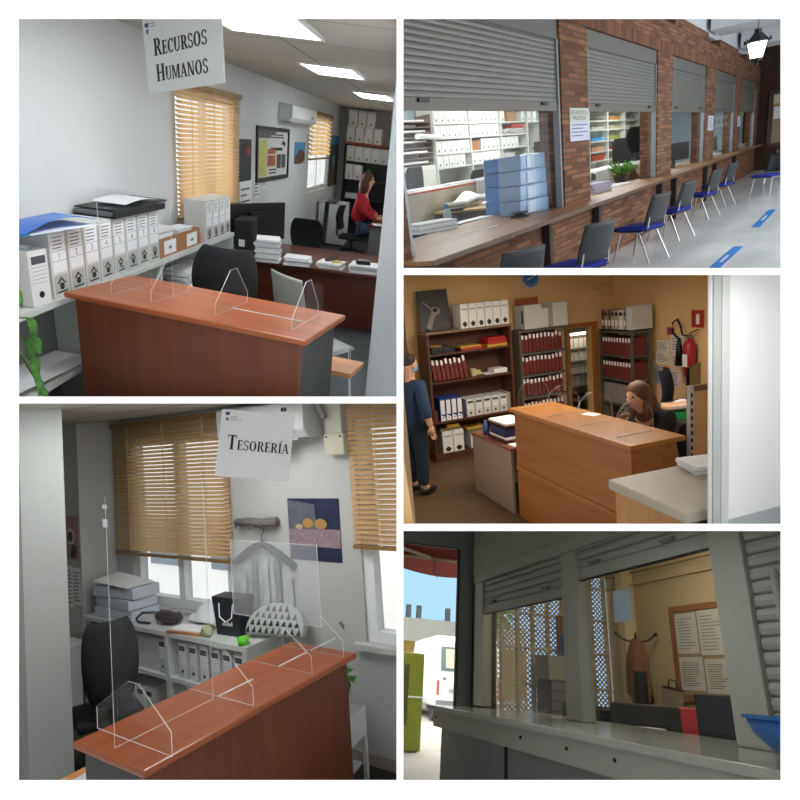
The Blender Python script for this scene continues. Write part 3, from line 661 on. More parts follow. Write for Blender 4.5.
part(t, 'seat', MB().grid(lambda u, v: ((u-.5)*.40, (v-.5)*.42+.02, .46-.02*sin(v*pi)), 6, 6, 0, .014), M_gpl, smooth=True)
part(t, 'backrest', MB().grid(lambda u, v: ((u-.5)*(.44-.06*v), -.20-.09*v+.02*(2*u-1)**2, .50+.46*v), 8, 8, 0, .02), M_gpl, smooth=True)
for sx in (-1, 1):
    part(t, 'leg', MB().tube([(sx*.19, .19, .44), (sx*.22, .22, 0)], .012), M_chrome); part(t, 'leg', MB().tube([(sx*.19, -.17, .44), (sx*.22, -.24, 0)], .012), M_chrome)
    part(t, 'side_rail', MB().tube([(sx*.19, .19, .444), (sx*.195, -.17, .444), (sx*.18, -.24, .60)], .012), M_chrome)
# fridge, bookcase, woman at the far end
t = thing('small_fridge', 'small white refrigerator standing under the far window', 'fridge', (-2.30, 13.25, FL1))
part(t, 'cabinet', MB().box(-.30, .26, -.22, .3, .03, .86), mat('fridge_white', '#dfe2e2', .35), bevel=.012); part(t, 'door', MB().box(-.30, .26, -.27, -.222, .05, .85), mat('fridge_white', '#dfe2e2', .35), bevel=.012); part(t, 'top_panel', MB().box(-.31, .27, -.27, .3, .862, .885), mat('fridge_top', '#b9bdbd', .4)); part(t, 'plinth', MB().box(-.28, .24, -.2, .28, 0, .029), M_blackpl)
t = thing('bookcase', 'black bookcase with reddish top at the far end of the office', 'bookcase', (-1.85, 15.0, FL1))
M_bk = mat('black_wood', '#1b1c1f', .5); zt = -.12-FL1
part(t, 'top_board', MB().box(-.62, .9, -.17, .25, zt-.05, zt), woodmat('red_wood', '#7d3a20', '#96492a', 'X'))
for x in (-.60, .86): part(t, 'side_panel', MB().box(x, x+.03, -.16, .24, 0, zt-.051), M_bk)
part(t, 'back_panel', MB().box(-.57, .86, .22, .24, 0, zt-.051), M_bk)
for z in (-.53, -.93, -1.35, -1.75): part(t, 'shelf_board', MB().box(-.569, .859, -.15, .219, z-FL1-.03, z-FL1), M_bk)
mkbox = lambda w, h, st='plain', b=None: box_proto('file_box', 'x', 'file box', w, .28, h, st, body=b or M_cardw)
src = mkbox(.19, .33); src.matrix_world = R.M @ RZ((-2.33, 14.86, -.118)); src['label'] = 'white file box on the black bookcase top, first in its lower row'; src['group'] = 'file boxes on the black bookcase'
g = 'file boxes on the black bookcase'
for i in (1, 2, 3): dup(src, (-2.33+.205*i, 14.86, -.118), 0, 'white file box on the black bookcase top, %s in its lower row' % ORD[i], g)
for i in range(3): dup(src, (-2.30+.205*i, 14.87, -.118+.332), 0, 'white file box in the upper row over the black bookcase, %s from the wall' % ORD[i], g)
for i in range(5): dup(src, (-2.31+.197*i, 14.90, -.528), 0, 'white file box on the upper shelf of the black bookcase, %s from the wall' % ORD[i], g)
for i in range(2): dup(src, (-2.31+.2*i, 14.90, -.928), 0, 'white file box on the second bookcase shelf, %s from the wall' % ORD[i], g)
single('vase', 'small green vase on the second bookcase shelf', 'vase', MB().lathe([(.05, 0), (.09, .08), (.06, .2), (.035, .26), (.03, .27)]), mat('green_glaze', '#2f8a6a', .3), (-1.86, 14.95, -.929), smooth=True)
paper_pile('paper_pile', 'grey papers lying on the third shelf of the black bookcase', (-2.1, 14.95, -1.349), .5, .22, .12, 5, seed=31)
t = thing('office_desk', 'dark red topped desk in front of the woman at the far end', 'desk', (-1.02, 12.3, FL1))
part(t, 'desktop', MB().box(-.36, 1.3, -.55, .7, .655, .685), M_desk); part(t, 'front_panel', MB().box(-.33, 1.2, -.5, -.47, 0, .654), M_steel)
single('sheet', 'white sheet on the far desk in front of the woman', 'paper', MB().box(-.1, .14, -.14, .14, 0, .01), M_paper, (-1.22, 11.95, FL1+.687), .3)
t = task_chair('office chair with a dark jacket hung over it, under the woman in red', (-1.76, 12.3, FL1), radians(-90), M_blackfab, .38, .44, .46)
j = MB(); j.grid(lambda u, v: (-.44-.03*sin(u*9)*v-.05*(1-v), (u-.5)*(.56-.1*v), .16+.82*v), 14, 10, 0, .02); j.grid(lambda u, v: (-.43+.18*v, (u-.5)*.46, .985-.01*v+.02*sin(u*pi)), 10, 4, 0, .02)
single('jacket', 'dark grey blue jacket hanging over the chair back behind the woman', 'jacket', j, mat('jacket_cloth', '#39444c', .9, var=.2, scale=20), (-1.84, 12.3, FL1), smooth=True)
def seated_woman():
    t = thing('person', 'woman with long auburn hair in a red sweater seated at the far desk', 'person', (-1.67, 12.3, FL1)); t.matrix_world = t.matrix_world @ Matrix.Diagonal((1.12, 1.12, 1.16, 1))
    V = [((0, 0, .50), .09), ((.02, 0, .72), .085), ((.07, 0, .93), .09), ((.11, 0, 1.08), .055), ((.14, 0, 1.20), .085), ((.15, 0, 1.31), .08),
         ((.06, .17, .98), .06), ((.14, .24, .74), .048), ((.34, .16, .68), .036), ((.06, -.17, .98), .06), ((.14, -.24, .74), .048), ((.34, -.14, .68), .036),
         ((.10, .09, .47), .085), ((.42, .10, .47), .07), ((.44, .10, .10), .045), ((.54, .10, .05), .035), ((.10, -.09, .47), .085), ((.42, -.10, .47), .07), ((.44, -.10, .10), .045), ((.54, -.10, .05), .035)]
    E_ = [(0, 1), (1, 2), (2, 3), (3, 4), (4, 5), (2, 6), (6, 7), (7, 8), (2, 9), (9, 10), (10, 11), (0, 12), (12, 13), (13, 14), (14, 15), (0, 16), (16, 17), (17, 18), (18, 19)]
    me = skin_mesh('body', V, E_, M_skin); h = MB(); h.merge(me)
    hand_fingers(h, (.35, .16, .675), (1, -.3, 0), (0, 1, 0), .16); hand_fingers(h, (.35, -.14, .675), (1, .3, 0), (0, -1, 0), .16)
    h.ball((.235, 0, 1.235), .016, (1.2, .8, 1)); h.ball((.145, 0, 1.25), .088, (1.02, .86, 1.22)); part(t, 'body', h, M_skin, smooth=True)
    V2 = [((0, 0, .545), .15), ((.01, 0, .64), .15), ((.03, 0, .76), .145), ((.07, 0, .95), .15), ((.06, .17, .98), .085), ((.14, .25, .74), .07), ((.33, .18, .69), .055), ((.06, -.17, .98), .085), ((.14, -.25, .74), .07), ((.33, -.16, .69), .055)]
    part(t, 'sweater', skin_mesh('sweater', V2, [(0, 1), (1, 2), (2, 3), (3, 4), (4, 5), (5, 6), (3, 7), (7, 8), (8, 9)], mat('red_knit', '#a01426', .9, var=.15, scale=30)), None)
    V3 = [((0, 0, .50), .14), ((.10, .09, .47), .10), ((.42, .10, .47), .085), ((.44, .10, .12), .06), ((.10, -.09, .47), .10), ((.42, -.10, .47), .085), ((.44, -.10, .12), .06)]
    part(t, 'trousers', skin_mesh('trousers', V3, [(0, 1), (1, 2), (2, 3), (0, 4), (4, 5), (5, 6)], mat('denim', '#3c4a63', .9)), None)
    hr = MB(); hr.ball((.118, 0, 1.285), .104, (1.0, .96, 1.0)); hr.ball((.06, 0, 1.14), .11, (.8, 1.05, 1.6)); hr.ball((.12, .085, 1.17), .05, (1, .6, 2.4)); hr.ball((.12, -.085, 1.17), .05, (1, .6, 2.4))
    part(t, 'hair', hr, mat('auburn_hair', '#4a2318', .6, var=.3, scale=30, stretch=(8, 8, 1)), smooth=True)
    for s in (-1, 1): part(t, 'eye', MB().ball((.222, s*.03, 1.265), .010), M_ink)
    part(t, 'mouth', MB().ball((.222, 0, 1.195), .016, (.4, 1.3, .4)), mat('lips', '#9a4a44', .5))
seated_woman()
# ================================================================ ROOM 2: hall with the long brick service counter
R = R2
FL2, C2, W2 = -1.85, -.75, 3.4
XE = 33.2                                        # end wall
M_br = brickmat('hall_brick', '#5e3828', '#94674a', '#5c4a3d', .46, .078, .013, .9, .6, .5, 'SZ')
M_brs = brickmat('soldier_brick', '#5e3a2a', '#86583f', '#54443a', .16, .42, .018, .9, .6, 0.0, 'XZ')
struct('floor_hall', MB().box(2.5, XE, -9, 3.9, FL2-.1, FL2), mat('hall_marble', '#cbd3d5', .25, col2='#e6eaeb', scale=1.1, stretch=(.5, 1.2, 1)))
struct('floor_staff_platform', MB().box(10.0, XE, 4.05, 8.49, -1.2, -1.1), mat('platform_floor', '#8c8f8e', .7))
struct('wall_counter_base', MB().box(3.0, XE, W2+.02, W2+.4, FL2, C2-.05), M_br)
piers = [(4.05, 4.98), (9.22, 10.38), (14.88, 16.28), (20.52, 22.05), (26.25, 27.8), (32.3, XE)]
for k, (a, b) in enumerate(piers):
    struct('pillar', MB().box(a, b, W2, W2+.36, C2+.001, 1.742), M_br, label='brick pier standing on the counter, %s from the near end' % ORD[k])
struct('wall_lintel', MB().box(3.0, XE, W2-.01, W2+.5, 1.745, 1.95), M_brs)
struct('wall_upper', MB().box(3.0, XE, W2, W2+.5, 1.952, 2.35), M_br)
for k, (a, b) in enumerate(((5.0, 9.4), (10.5, 14.9), (16.4, 20.55), (22.5, 26.4), (28.3, 32.4))):
    struct('wall_crown', MB().box(a, b, W2-.005, W2+.5, 2.352, 2.55), M_br)
M_plaster = mat('hall_plaster', '#d6dbdf', .9, var=.03, scale=1.2)
struct('wall_plaster', MB().box(3.0, XE, W2+.1, W2+.4, 2.555, 3.4), M_plaster)
struct('ceiling_hall', MB().box(2.0, XE+.3, -6, W2+.5, 3.1, 3.25), M_plaster)
for a, b in ((9.6, 10.4), (15.0, 16.3), (20.7, 22.3), (26.6, 28.2)):
    struct('beam', MB().box(a, b, -6, W2-.02, 2.62, 3.098), M_plaster)
struct('wall_end', MB().box(XE, XE+.3, -6, 9, FL2, 3.4), mat('end_wall', '#3f2b20', .9, var=.2, scale=3))
struct('floor_staff', MB().box(3.0, 9.99, 3.91, 8.49, FL2-.1, FL2), mat('platform_floor', '#8c8f8e', .7))
struct('wall_office_end', MB().box(XE-.06, XE-.001, 3.95, 8.49, -1.1, 2.3), mat('office_end_wall', '#bcd0da', .85))
struct('wall_office_back', MB().box(3.0, XE, 8.5, 8.65, -1.85, 2.6), mat('office_back_wall', '#bfced6', .85))
struct('ceiling_office_two', MB().box(3.0, XE, W2+.55, 8.6, 2.3, 2.4), mat('office2_ceiling', '#dfe1df', .9))
M_tube = lamp_mat('office_tube_light', '#fbffff', 23.0)
for k, (x, y) in enumerate(((10.5, 6.2), (15.5, 6.2), (21, 6.2), (27, 6.2))):
    t = thing('ceiling_light', 'bright fluorescent panel over the staff office, %s from the near window' % ORD[k], 'light', (x, y, 2.298), group='fluorescent panels of the staff office')
    part(t, 'diffuser', MB().box(-1.1, 1.1, -.5, .5, -.03, -.004), M_tube); part(t, 'frame', MB().box(-1.13, 1.13, -.53, .53, -.0035, -.001), M_paper)
area_light('patio_daylight', (15, -5.5, 1.4), (15.5, 3, -1.0), 14, 3.2, 430, (.93, .97, 1))
# counter
M_ctr = woodmat('walnut_counter', '#866041', '#a27a54', 'X', .4, 2.2)
t = thing('service_counter', 'long brown wood service counter running through the brick openings', 'counter', (4.72, 3.0, C2))
part(t, 'top', MB().box(0, XE-4.8, .02, 1.45, -.045, 0), M_ctr, bevel=.006)
part(t, 'front_edge', MB().box(0, XE-4.8, .005, .0195, -.05, -.001), mat('counter_edge', '#5a3f2b', .45))
M_post = mat('dark_post', '#2a1e18', .6)
for k, x in enumerate((8.35, 10.55, 15.0, 16.45, 20.6, 22.2, 26.4)): part(t, 'support_post', MB().box(x-4.72-.06, x-4.72+.06, .30, .408, FL2-C2+.002, -.051), M_post)
# roller shutters
M_shut = mat('shutter_metal', '#7b7c77', .45, .35, var=.03, scale=2)
spans = [(5.0, 9.2), (10.4, 14.86), (16.3, 20.5), (22.07, 26.23), (27.82, 32.28)]
names = ['nearest', 'second', 'third', 'fourth', 'fifth and farthest']
for k, (a, b) in enumerate(spans):
    t = thing('roller_shutter', 'grey metal roller shutter half lowered, %s along the brick counter' % names[k], 'shutter', (a, W2+.06, C2), group='roller shutters over the counter'); w = b-a
    part(t, 'housing', MB().box(.01, w-.01, -.03, .22, 1.49-C2, 1.735-C2), mat('shutter_box', '#6c6c68', .5, .3))
    m = MB(); zz = .70-C2; n = 10
    while zz < 1.485-C2:
        m.prism([(0, zz), (-.006, zz+.006), (-.010, zz+.029), (-.006, zz+.051), (0, zz+.058), (.012, zz+.058), (.012, zz)], 'x', .06, w-.06); zz += .06
    part(t, 'slats', m, M_shut); part(t, 'bottom_bar', MB().box(.06, w-.06, -.02, .02, .585-C2, .698-C2), mat('shutter_bar', '#706c67', .5, .3))
    for x in (0, w-.06): part(t, 'guide_rail', MB().box(x+.002, x+.058, -.04, .05, .002, 1.488-C2), mat('guide_alu', '#8e9499', .4, .5))
    for x in ((.55, w-.55) if k < 3 else (w*.5,)):
        part(t, 'lock_handle', MB().box(x-.10, x+.10, -.045, -.0205, .655-C2, .69-C2), M_blackpl)
    g = single('window_pane', 'clear glass pane of the service window under the %s shutter' % names[k], 'window pane', MB().box(a+.062, b-.062, W2+.10, W2+.108, C2+.002, .58), clear('service_glass', (.98, .985, .985), .02), group='panes of the service windows')
# notices
def notice(label, x0, x1, z0, z1, big=None):
    t = thing('wall_notice', label, 'notice', (x0, W2-.004, z0)); w, h = x1-x0, z1-z0
    part(t, 'sheet', MB().box(0, w, -.004, 0, 0, h), mat('lilac_paper', '#cdd0e2', .8))
    if big:
        part(t, 'heading_sheet', MB().box(0, w*.95, -.008, -.0045, h*.58, h), mat('greenish_paper', '#c3cabf', .8))
        q = MB(); m1, m2 = bf_text('ESTADÍSTICA', .125), bf_text('PADRÓN', .15)
        q.merge(m1, Matrix.Translation((w*.475, -.0088, h*.81)) @ Matrix.Diagonal((1.05, 1, .62, 1))); q.merge(m2, Matrix.Translation((w*.475, -.0088, h*.64)) @ Matrix.Diagonal((.95, 1, .55, 1))); part(t, 'heading_lettering', q, M_ink)
        q = MB(); [q.box(w*.08, w*(.92-.25*(i % 2)), -.005, -.0041, h*(.48-.11*i), h*(.505-.11*i)) for i in range(4)]; part(t, 'print', q, mat('blue_print', '#3a4270', .7))
    else:
        q = MB(); lines(q, w*.1, w*.9, h*.1, h*.9, 6, -.004, .35, 4); part(t, 'print', q, M_greyink)
notice('white and lilac notice about the register taped to the nearest whole brick pier', 9.50, 10.36, .16, .62, True)
notice('small lilac notice on the third brick pier past the first notice', 20.95, 21.85, .08, .48)
notice('small faded notice on the dark pier near the far end', 27.0, 27.7, .10, .45)
# visitor chairs
def visitor_chair(label, loc, yaw):
    t = thing('visitor_chair', label, 'chair', loc, yaw, 'blue visitor chairs along the counter')
    part(t, 'seat', MB().grid(lambda u, v: ((u-.5)*.46, (v-.5)*.46+.02, .47-.03*max(0, v-.8)*5*.3), 6, 6, 0, .045), M_bluefab, smooth=True)
    part(t, 'seat_shell', MB().box(-.22, .22, -.2, .24, .405, .418), M_blackpl, bevel=.006)
    v = MB(); n = 8; vs = []; fs = []
    for off in (0, .03):
        for i in range(n+1):
            for j in range(n+1):
                u, w = i/n*2-1, j/n; vs.append((u*.235*(1-.10*w*w), -.215-.10*w+.035*u*u-off, .50+.36*w))
    q = n+1; N = q*q
    for i in range(n):
        for j in range(n): a = i*q+j; fs += [(a, a+q, a+q+1, a+1), (N+a, N+a+1, N+a+q+1, N+a+q)]
    e = [i*q for i in range(q)]+[n*q+j for j in range(1, q)]+[i*q+n for i in range(n-1, -1, -1)]+[j for j in range(n-1, 0, -1)]
    for a, b in zip(e, e[1:]+e[:1]): fs.append((a, b, N+b, N+a))
    v.add(vs, fs); part(t, 'backrest', v, mat('charcoal_plastic', '#23292e', .5), smooth=True)
    for s in (-1, 1):
        part(t, 'leg', MB().tube([(s*.215, .16, .40), (s*.245, .25, 0)], .012), M_chrome); part(t, 'leg', MB().tube([(s*.215, -.10, .40), (s*.25, -.27, 0)], .012), M_chrome)
        part(t, 'back_stay', MB().tube([(s*.215, .16, .40), (s*.215, -.14, .40), (s*.20, -.22, .46), (s*.19, -.24, .62)], .011), M_chrome)
    part(t, 'cross_bar', MB().tube([(-.215, .0, .392), (.215, .0, .392)], .010), M_chrome); return t
spots = [(5.55, 2.75, -22, 'blue visitor chair nearest the near end of the brick counter, mostly cut off'), (7.35, 2.60, -19, 'blue visitor chair under the first brick pier'), (10.75, 2.70, -16, 'blue visitor chair in front of the paper stacks'),
         (13.1, 2.72, -15, 'blue visitor chair just before the second brick pier'), (16.2, 2.72, -14, 'blue visitor chair below the second brick pier'), (18.7, 2.72, -14, 'last blue visitor chair of the row along the counter'),
         (20.6, 1.75, 58, 'blue visitor chair standing out in the hall near the end wall'), (24.0, 1.75, 70, 'second blue visitor chair out in the hall, behind another'), (22.0, 1.15, 60, 'dark visitor chair at the edge of the hall near the end door')]
ch0 = None
for x, y, a, lb in spots:
    if ch0 is None: ch0 = visitor_chair(lb, (x, y, FL2+.002), radians(a)); ch0.matrix_world = ch0.matrix_world @ Matrix.Scale(1.24, 4)
    else: dup(ch0, (x, y, FL2+.002), radians(a), lb, 'blue visitor chairs along the counter', scale=(1.24, 1.24, 1.24))
# floor strips
M_bt = mat('blue_tape', '#1f78c8', .5)
for k, (xa, ya, xb, yb, lb) in enumerate(((9.6, 1.45, 11.75, 1.36, 'blue distance strip on the marble floor nearest the viewer'), (14.05, 1.35, 16.95, 1.30, 'blue distance strip on the marble floor farther along the hall'))):
    L = hypot(xb-xa, yb-ya); t = thing('floor_strip', lb, 'floor marking', (xa, ya, FL2+.0012), atan2(yb-ya, xb-xa), 'blue floor strips')
    part(t, 'strip', MB().box(0, L, -.075, .075, 0, .003), M_bt); q = MB(); [q.box(L*.35+i*L*.035, L*.37+i*L*.035, -.02, .025, .0031, .004) for i in range(8)]; part(t, 'white_print', q, M_paper)
# lantern
t = thing('hanging_lantern', 'black iron lantern with a lit glass body hanging over the hall', 'lantern', (14.8, 1.6, 1.14)); t.matrix_world = t.matrix_world @ Matrix.Scale(.70, 4)
hx = lambda r, z: [(r*cos(pi/3*i+.3), r*sin(pi/3*i+.3), z) for i in range(6)]
def hexring(r0, z0, r1, z1):
    m = MB(); m.add(hx(r0, z0)+hx(r1, z1), [(i, (i+1) % 6, 6+(i+1) % 6, 6+i) for i in range(6)]+[(5, 4, 3, 2, 1, 0), (6, 7, 8, 9, 10, 11)]); return m
M_iron = mat('black_iron', '#23282c', .5, .4)
part(t, 'glass_body', hexring(.155, .12, .25, .50), lamp_mat('lantern_glow', '#fff7ea', 5)); part(t, 'roof', hexring(.32, .505, .10, .74), M_iron); part(t, 'collar', hexring(.10, .742, .09, .83), M_iron); part(t, 'base_ring', hexring(.15, .05, .17, .118), M_iron)
part(t, 'finial', MB().lathe([(.02, -.08), (.05, -.02), (.03, .03), (.08, .048)], n=8), M_iron)
for i in range(6):
    a = pi/3*i+.3; part(t, 'corner_bar', MB().tube([(.16*cos(a), .16*sin(a), .115), (.262*cos(a), .262*sin(a), .505)], .014, 5), M_iron); part(t, 'crown_spike', MB().lathe([(.03, .5), (.035, .55), (.0, .62)], (.32*cos(a), .32*sin(a), 0), 6), M_iron)
ch = MB(); [ch.tube([(0, 0, .84+i*.13), (.022, 0, .90+i*.13), (0, 0, .96+i*.13), (-.022, 0, .90+i*.13), (0, 0, .84+i*.13)], .008, 5) for i in range(15)]; part(t, 'chain', ch, M_iron)
# end door
t = thing('end_door', 'brown wooden door frame with a lit pane at the end of the hall', 'door', (XE-.03, 2.99, -.9), -pi/2)
M_dw = mat('brown_door', '#4a3122', .5)
for q in ((0, .16, -.05, 0, 0, 2.25), (1.4, 1.55, -.05, 0, 0, 2.25), (.161, 1.399, -.05, 0, 2.1, 2.25), (.161, 1.399, -.05, 0, 0, .12)): part(t, 'door_frame', MB().box(*q), M_dw)
part(t, 'pane', MB().box(.17, 1.39, -.02, -.012, .13, 2.09), mat('tan_pane', '#8d7a63', .4))
part(t, 'upper_pane', MB().box(.17, 1.39, -.026, -.0205, 1.72, 2.09), mat('upper_pane', '#c9bfa6', .4)); part(t, 'yellow_bar', MB().box(.17, 1.39, -.03, -.0265, 1.66, 1.71), mat('yellow_bar', '#c7a02a', .5))
s_ = part(t, 'door_sign', MB().box(.2, 1.39, -.03, -.0265, 1.1, 1.6), M_paper); q = MB(); [q.box(.5+i*.17, .6+i*.17, -.034, -.0305, 1.25, 1.42) for i in range(5)]; part(s_, 'sign_lettering', q, M_ink)
# ---- things on the counter
def on(px, py, dz=.0015): p = R.z(px, py, C2); return (p.x, p.y, C2+dz)
paper_pile('paper_pile', 'pile of cream papers at the near end of the brick counter', on(432, 231), .6, .40, .13, 7, -.5, seed=41)
single('paper_sheet', 'long white sheet lying on the counter inside the nearest window', 'paper', MB().box(-.6, .6, -.13, .13, 0, .006), M_paper, (8.3, 4.62, C2+.0015), radians(-6))
single('paper_strip', 'thin white strip of paper on the counter edge', 'paper', MB().box(-.55, .55, -.015, .015, 0, .004), M_paper, on(472, 232), radians(-8))
t = thing('spray_bottle', 'small blue bottle of hand gel on the counter', 'bottle', on(448, 222)); part(t, 'bottle', MB().lathe([(.06, 0), (.065, .14), (.03, .19), (.022, .2)]), clear('blue_gel', (.45, .75, .9), .1, haze=.5), smooth=True); part(t, 'cap', MB().lathe([(.03, .201), (.03, .25), (.01, .27)]), mat('cap_blue', '#2f74b5', .4))
t = thing('desk_stand', 'black round card holder standing on the counter by the blue stack', 'stand', (8.25, 3.72, C2+.0015)); part(t, 'foot', MB().lathe([(.13, 0), (.13, .02), (.03, .05)]), M_blackpl); part(t, 'plate', MB().lathe([(.11, .051), (.13, .07), (.0, .085)]), M_blackpl)
M_bl = [mat('blue_wrap', '#4f86c4', .25, var=.12, scale=5, bump=.3), mat('blue_wrap_pale', '#8fb0d6', .25, var=.12, scale=5, bump=.3)]
for s in range(2):
    p = R.z((514, 538)[s], (205, 202)[s], C2); w = (.62, .58)[s]
    for k in range(4):
        t = thing('wrapped_pack', 'blue film wrapped pack on the counter, %s from the bottom of the %s stack' % (ORD[k], ('darker', 'paler')[s]), 'pack', ((9.3, 8.80)[s], (4.36, 3.88)[s], C2+.0015+k*.205), radians(-12+k*2), 'blue wrapped packs behind the first window')
        part(t, 'pack', MB().box(-.36, .36, -.19, .19, 0, .202), M_bl[s], bevel=.02)
        part(t, 'film_fold', MB().grid(lambda u, v: (-.2+.25*u, -.20-.012*sin(u*5), .02+.16*v), 4, 3), mat('film_white', '#c7d8ea', .2))
paper_pile('paper_pile', 'stack of lilac edged forms on the counter before the second window', (11.9, 3.86, C2+.0015), .85, .40, .17, 9, -.15, mat('lilac_edge', '#b3aec6', .8), seed=42)
paper_pile('paper_pile', 'tall stack of folders topped with white paper on the counter', (15.3, 4.22, C2+.0015), .95, .32, .30, 9, -.1, mat('buff_card', '#b3a68c', .8), seed=43)
single('paper_sheet', 'white sheets beside the stack of folders on the counter', 'paper', MB().box(-.6, .6, -.2, .2, 0, .02), M_paper, (13.3, 3.95, C2+.0015), -.1)
t = thing('mug', 'white mug with a handle on the counter beside the fern', 'mug', (16.3, 4.15, C2+.0015)); part(t, 'cup', MB().lathe([(.16, 0), (.18, .02), (.18, .36), (.165, .36), (.15, .03), (0, .03)]), mat('white_ceramic', '#e3e3e0', .3), smooth=True); part(t, 'handle', MB().tube([(-.18, 0, .3), (-.28, 0, .27), (-.28, 0, .12), (-.18, 0, .08)], .02), mat('white_ceramic', '#e3e3e0', .3))
t = thing('potted_fern', 'green fern in a dark pot on the counter at the second pier', 'plant', (14.35, 4.02, C2+.0015)); part(t, 'pot', MB().lathe([(.12, 0), (.16, .16), (.15, .16), (.11, .02)]), mat('dark_pot', '#3a2e28', .7))
m = MB(); rd = random.Random(5)
for i in range(46):
    a = rd.random()*6.28; el = rd.random(); leaf_shape(m, (0, 0, .14), (cos(a), sin(a)*.75, .4+1.3*el), (-sin(a), cos(a), .1), .22+.20*rd.random(), .05, 0, .5)
part(t, 'fronds', m, mat('fern_green', '#5b8f3a', .6, var=.4, scale=20))
# ---- staff office behind the counter
M_ws = mat('white_shelf', '#d9dad2', .7)
t = thing('office_shelving', 'white office shelving full of box files behind the nearest window', 'shelf', (13.25, 8.0, -1.1))
for x in (0, 1.78, 3.62, 5.45, 6.5): part(t, 'upright_panel', MB().box(x, x+.06, 0, .45, 0, 3.0 if x > .1 else 3.0), M_ws)
for z in (.08, .4, .75, 1.08, 1.46):
    for a, b in ((.061, 1.779), (1.841, 3.619), (3.681, 5.449), (5.511, 6.499)):
        if b > 6 and z < 1: continue
        part(t, 'shelf_board', MB().box(a, b, .01, .44, z+1.1-.035, z+1.1), M_ws)
part(t, 'back_board', MB().box(.06, 6.5, .4405, .449, 0, 3.0), mat('shelf_back_white', '#c9cbc4', .8))
fb = box_proto('box_file', 'x', 'box file', .265, .33, .275, 'plain', body=M_cardw); first = True
gb = 'white box files in the staff office shelving'
for r, z in enumerate((1.08, .75, .40, .08)):
    for bay in range(3):
        n = 6
        for i in range(n):
            if bay == 1 and r == 2 and i < 2: continue
            if bay == 2 and (r in (1, 3) or (r == 0 and i in (1, 2, 3, 4)) or (r == 2 and i > 3)): continue
            if bay == 0 and r == 3 and i == 5: continue
            x = 13.25+(.06, 1.84, 3.68)[bay]+.145+i*.282; lb = 'white box file on the %s shelf of the %s bay, %s from the near side' % (('top', 'second', 'third', 'lowest')[r], ('first', 'middle', 'third')[bay], ORD[i])
            if first: fb.matrix_world = R.M @ RZ((x, 8.03, z+.001)); fb['label'] = lb; fb['group'] = gb; first = False
            else: dup(fb, (x, 8.03, z+.001), 0, lb, gb)
for i in range(2): dup(fb, (13.25+5.7+i*.4, 8.03, 1.081), 0, 'white box file on the short end shelf, %s from the near side' % ORD[i], gb)
single('carton', 'brown carton on the third shelf of the middle bay', 'carton', MB().box(0, .42, 0, .3, 0, .24), M_kraft, (13.25+1.9, 8.05, .401))
single('carton', 'tan carton standing on the top shelf of the third bay', 'carton', MB().box(0, .55, 0, .3, 0, .33), mat('tan_card', '#b08a55', .8), (13.25+4.2, 8.05, 1.081))
single('folder', 'red folder on the second shelf of the third bay', 'folder', MB().box(0, .8, 0, .3, 0, .12), mat('red_card', '#b5392c', .7), (13.25+4.5, 8.05, .751+.151))
paper_pile('paper_pile', 'white papers under the red folder in the third bay', (13.25+4.7, 8.2, .751), 1.2, .3, .15, 5, 0, seed=44)
single('cloth_bag', 'pale pink bag on the second shelf of the third bay', 'bag', MB().ball((0, 0, .118), .12, (1.3, .9, .95)), mat('pink_cloth', '#c98f8d', .8), (13.25+3.9, 8.2, .752), smooth=True)
paper_pile('paper_pile', 'loose magazines on the lowest shelf of the third bay', (13.25+4.2, 8.2, .081), .8, .3, .18, 6, 0, seed=45)
single('plant_pot', 'green pot on the lowest shelf of the third bay', 'pot', MB().lathe([(.1, 0), (.14, .2), (.1, .24)]), mat('olive_pot', '#5e6a3c', .7), (13.25+5.0, 8.2, .081))
t = thing('letter_tray_rack', 'rack of brown letter trays at the near side of the office', 'tray rack', (11.2, 8.0, .22))
for i in range(9):
    tr = part(t, 'tray', MB().box(0, 1.9, 0, .4, i*.11, i*.11+.02), mat('brown_tray', '#7b6656', .7))
    if i % 2 == 0: part(tr, 'papers', MB().box(.1, 1.7, .02, .38, i*.11+.021, i*.11+.06), M_cardw)
for x in (-.04, 1.91): part(t, 'side_panel', MB().box(x, x+.03, 0, .4, -.02, 1.05), mat('brown_tray', '#7b6656', .7))
t_ = thing('side_cabinet', 'pale cabinet under the rack of letter trays', 'cabinet', (11.1, 8.0, -1.1)); part(t_, 'cabinet_body', MB().box(0, 2.05, 0, .45, 0, 1.28), M_ws); part(t_, 'door', MB().box(.03, 1.0, -.02, -.001, .05, 1.2), mat('pale_door', '#cfcfc2', .7)); part(t_, 'door', MB().box(1.05, 2.02, -.02, -.001, .05, 1.2), mat('pale_door', '#cfcfc2', .7))
single('paper_roll', 'white roll lying on the letter trays', 'roll', MB().tube([(0, 0, 0), (1.0, 0, -.04)], .06, 10), M_paper, (12.3, 7.88, .80))
t = thing('office_desk', 'white topped staff desk with a red edge in front of the shelving', 'desk', (8.9, 6.35, -1.1))
M_red = mat('red_edge', '#a8442c', .5)
part(t, 'desktop', MB().box(0, 6.3, 0, .75, .77, .80), mat('desk_white', '#d9d7cd', .6)); part(t, 'front_edge', MB().box(0, 6.3, -.02, -.001, .765, .805), M_red); part(t, 'front_panel', MB().box(.05, 6.2, .03, .06, 0, .769), mat('desk_beige', '#b5ae96', .7)); part(t, 'end_panel', MB().box(6.2, 6.24, .03, .7, 0, .769), mat('desk_beige', '#b5ae96', .7))
for k, (x, w) in enumerate(((9.3, .9), (10.3, 1.1), (11.9, 1.2), (13.3, .8), (14.4, 1.0))): paper_pile('paper_pile', 'white papers on the red edged staff desk, %s pile from the near side' % ORD[k], (x, 6.7, -1.1+.8015), w, .35, .05, 4, .1*k-.2, seed=50+k)
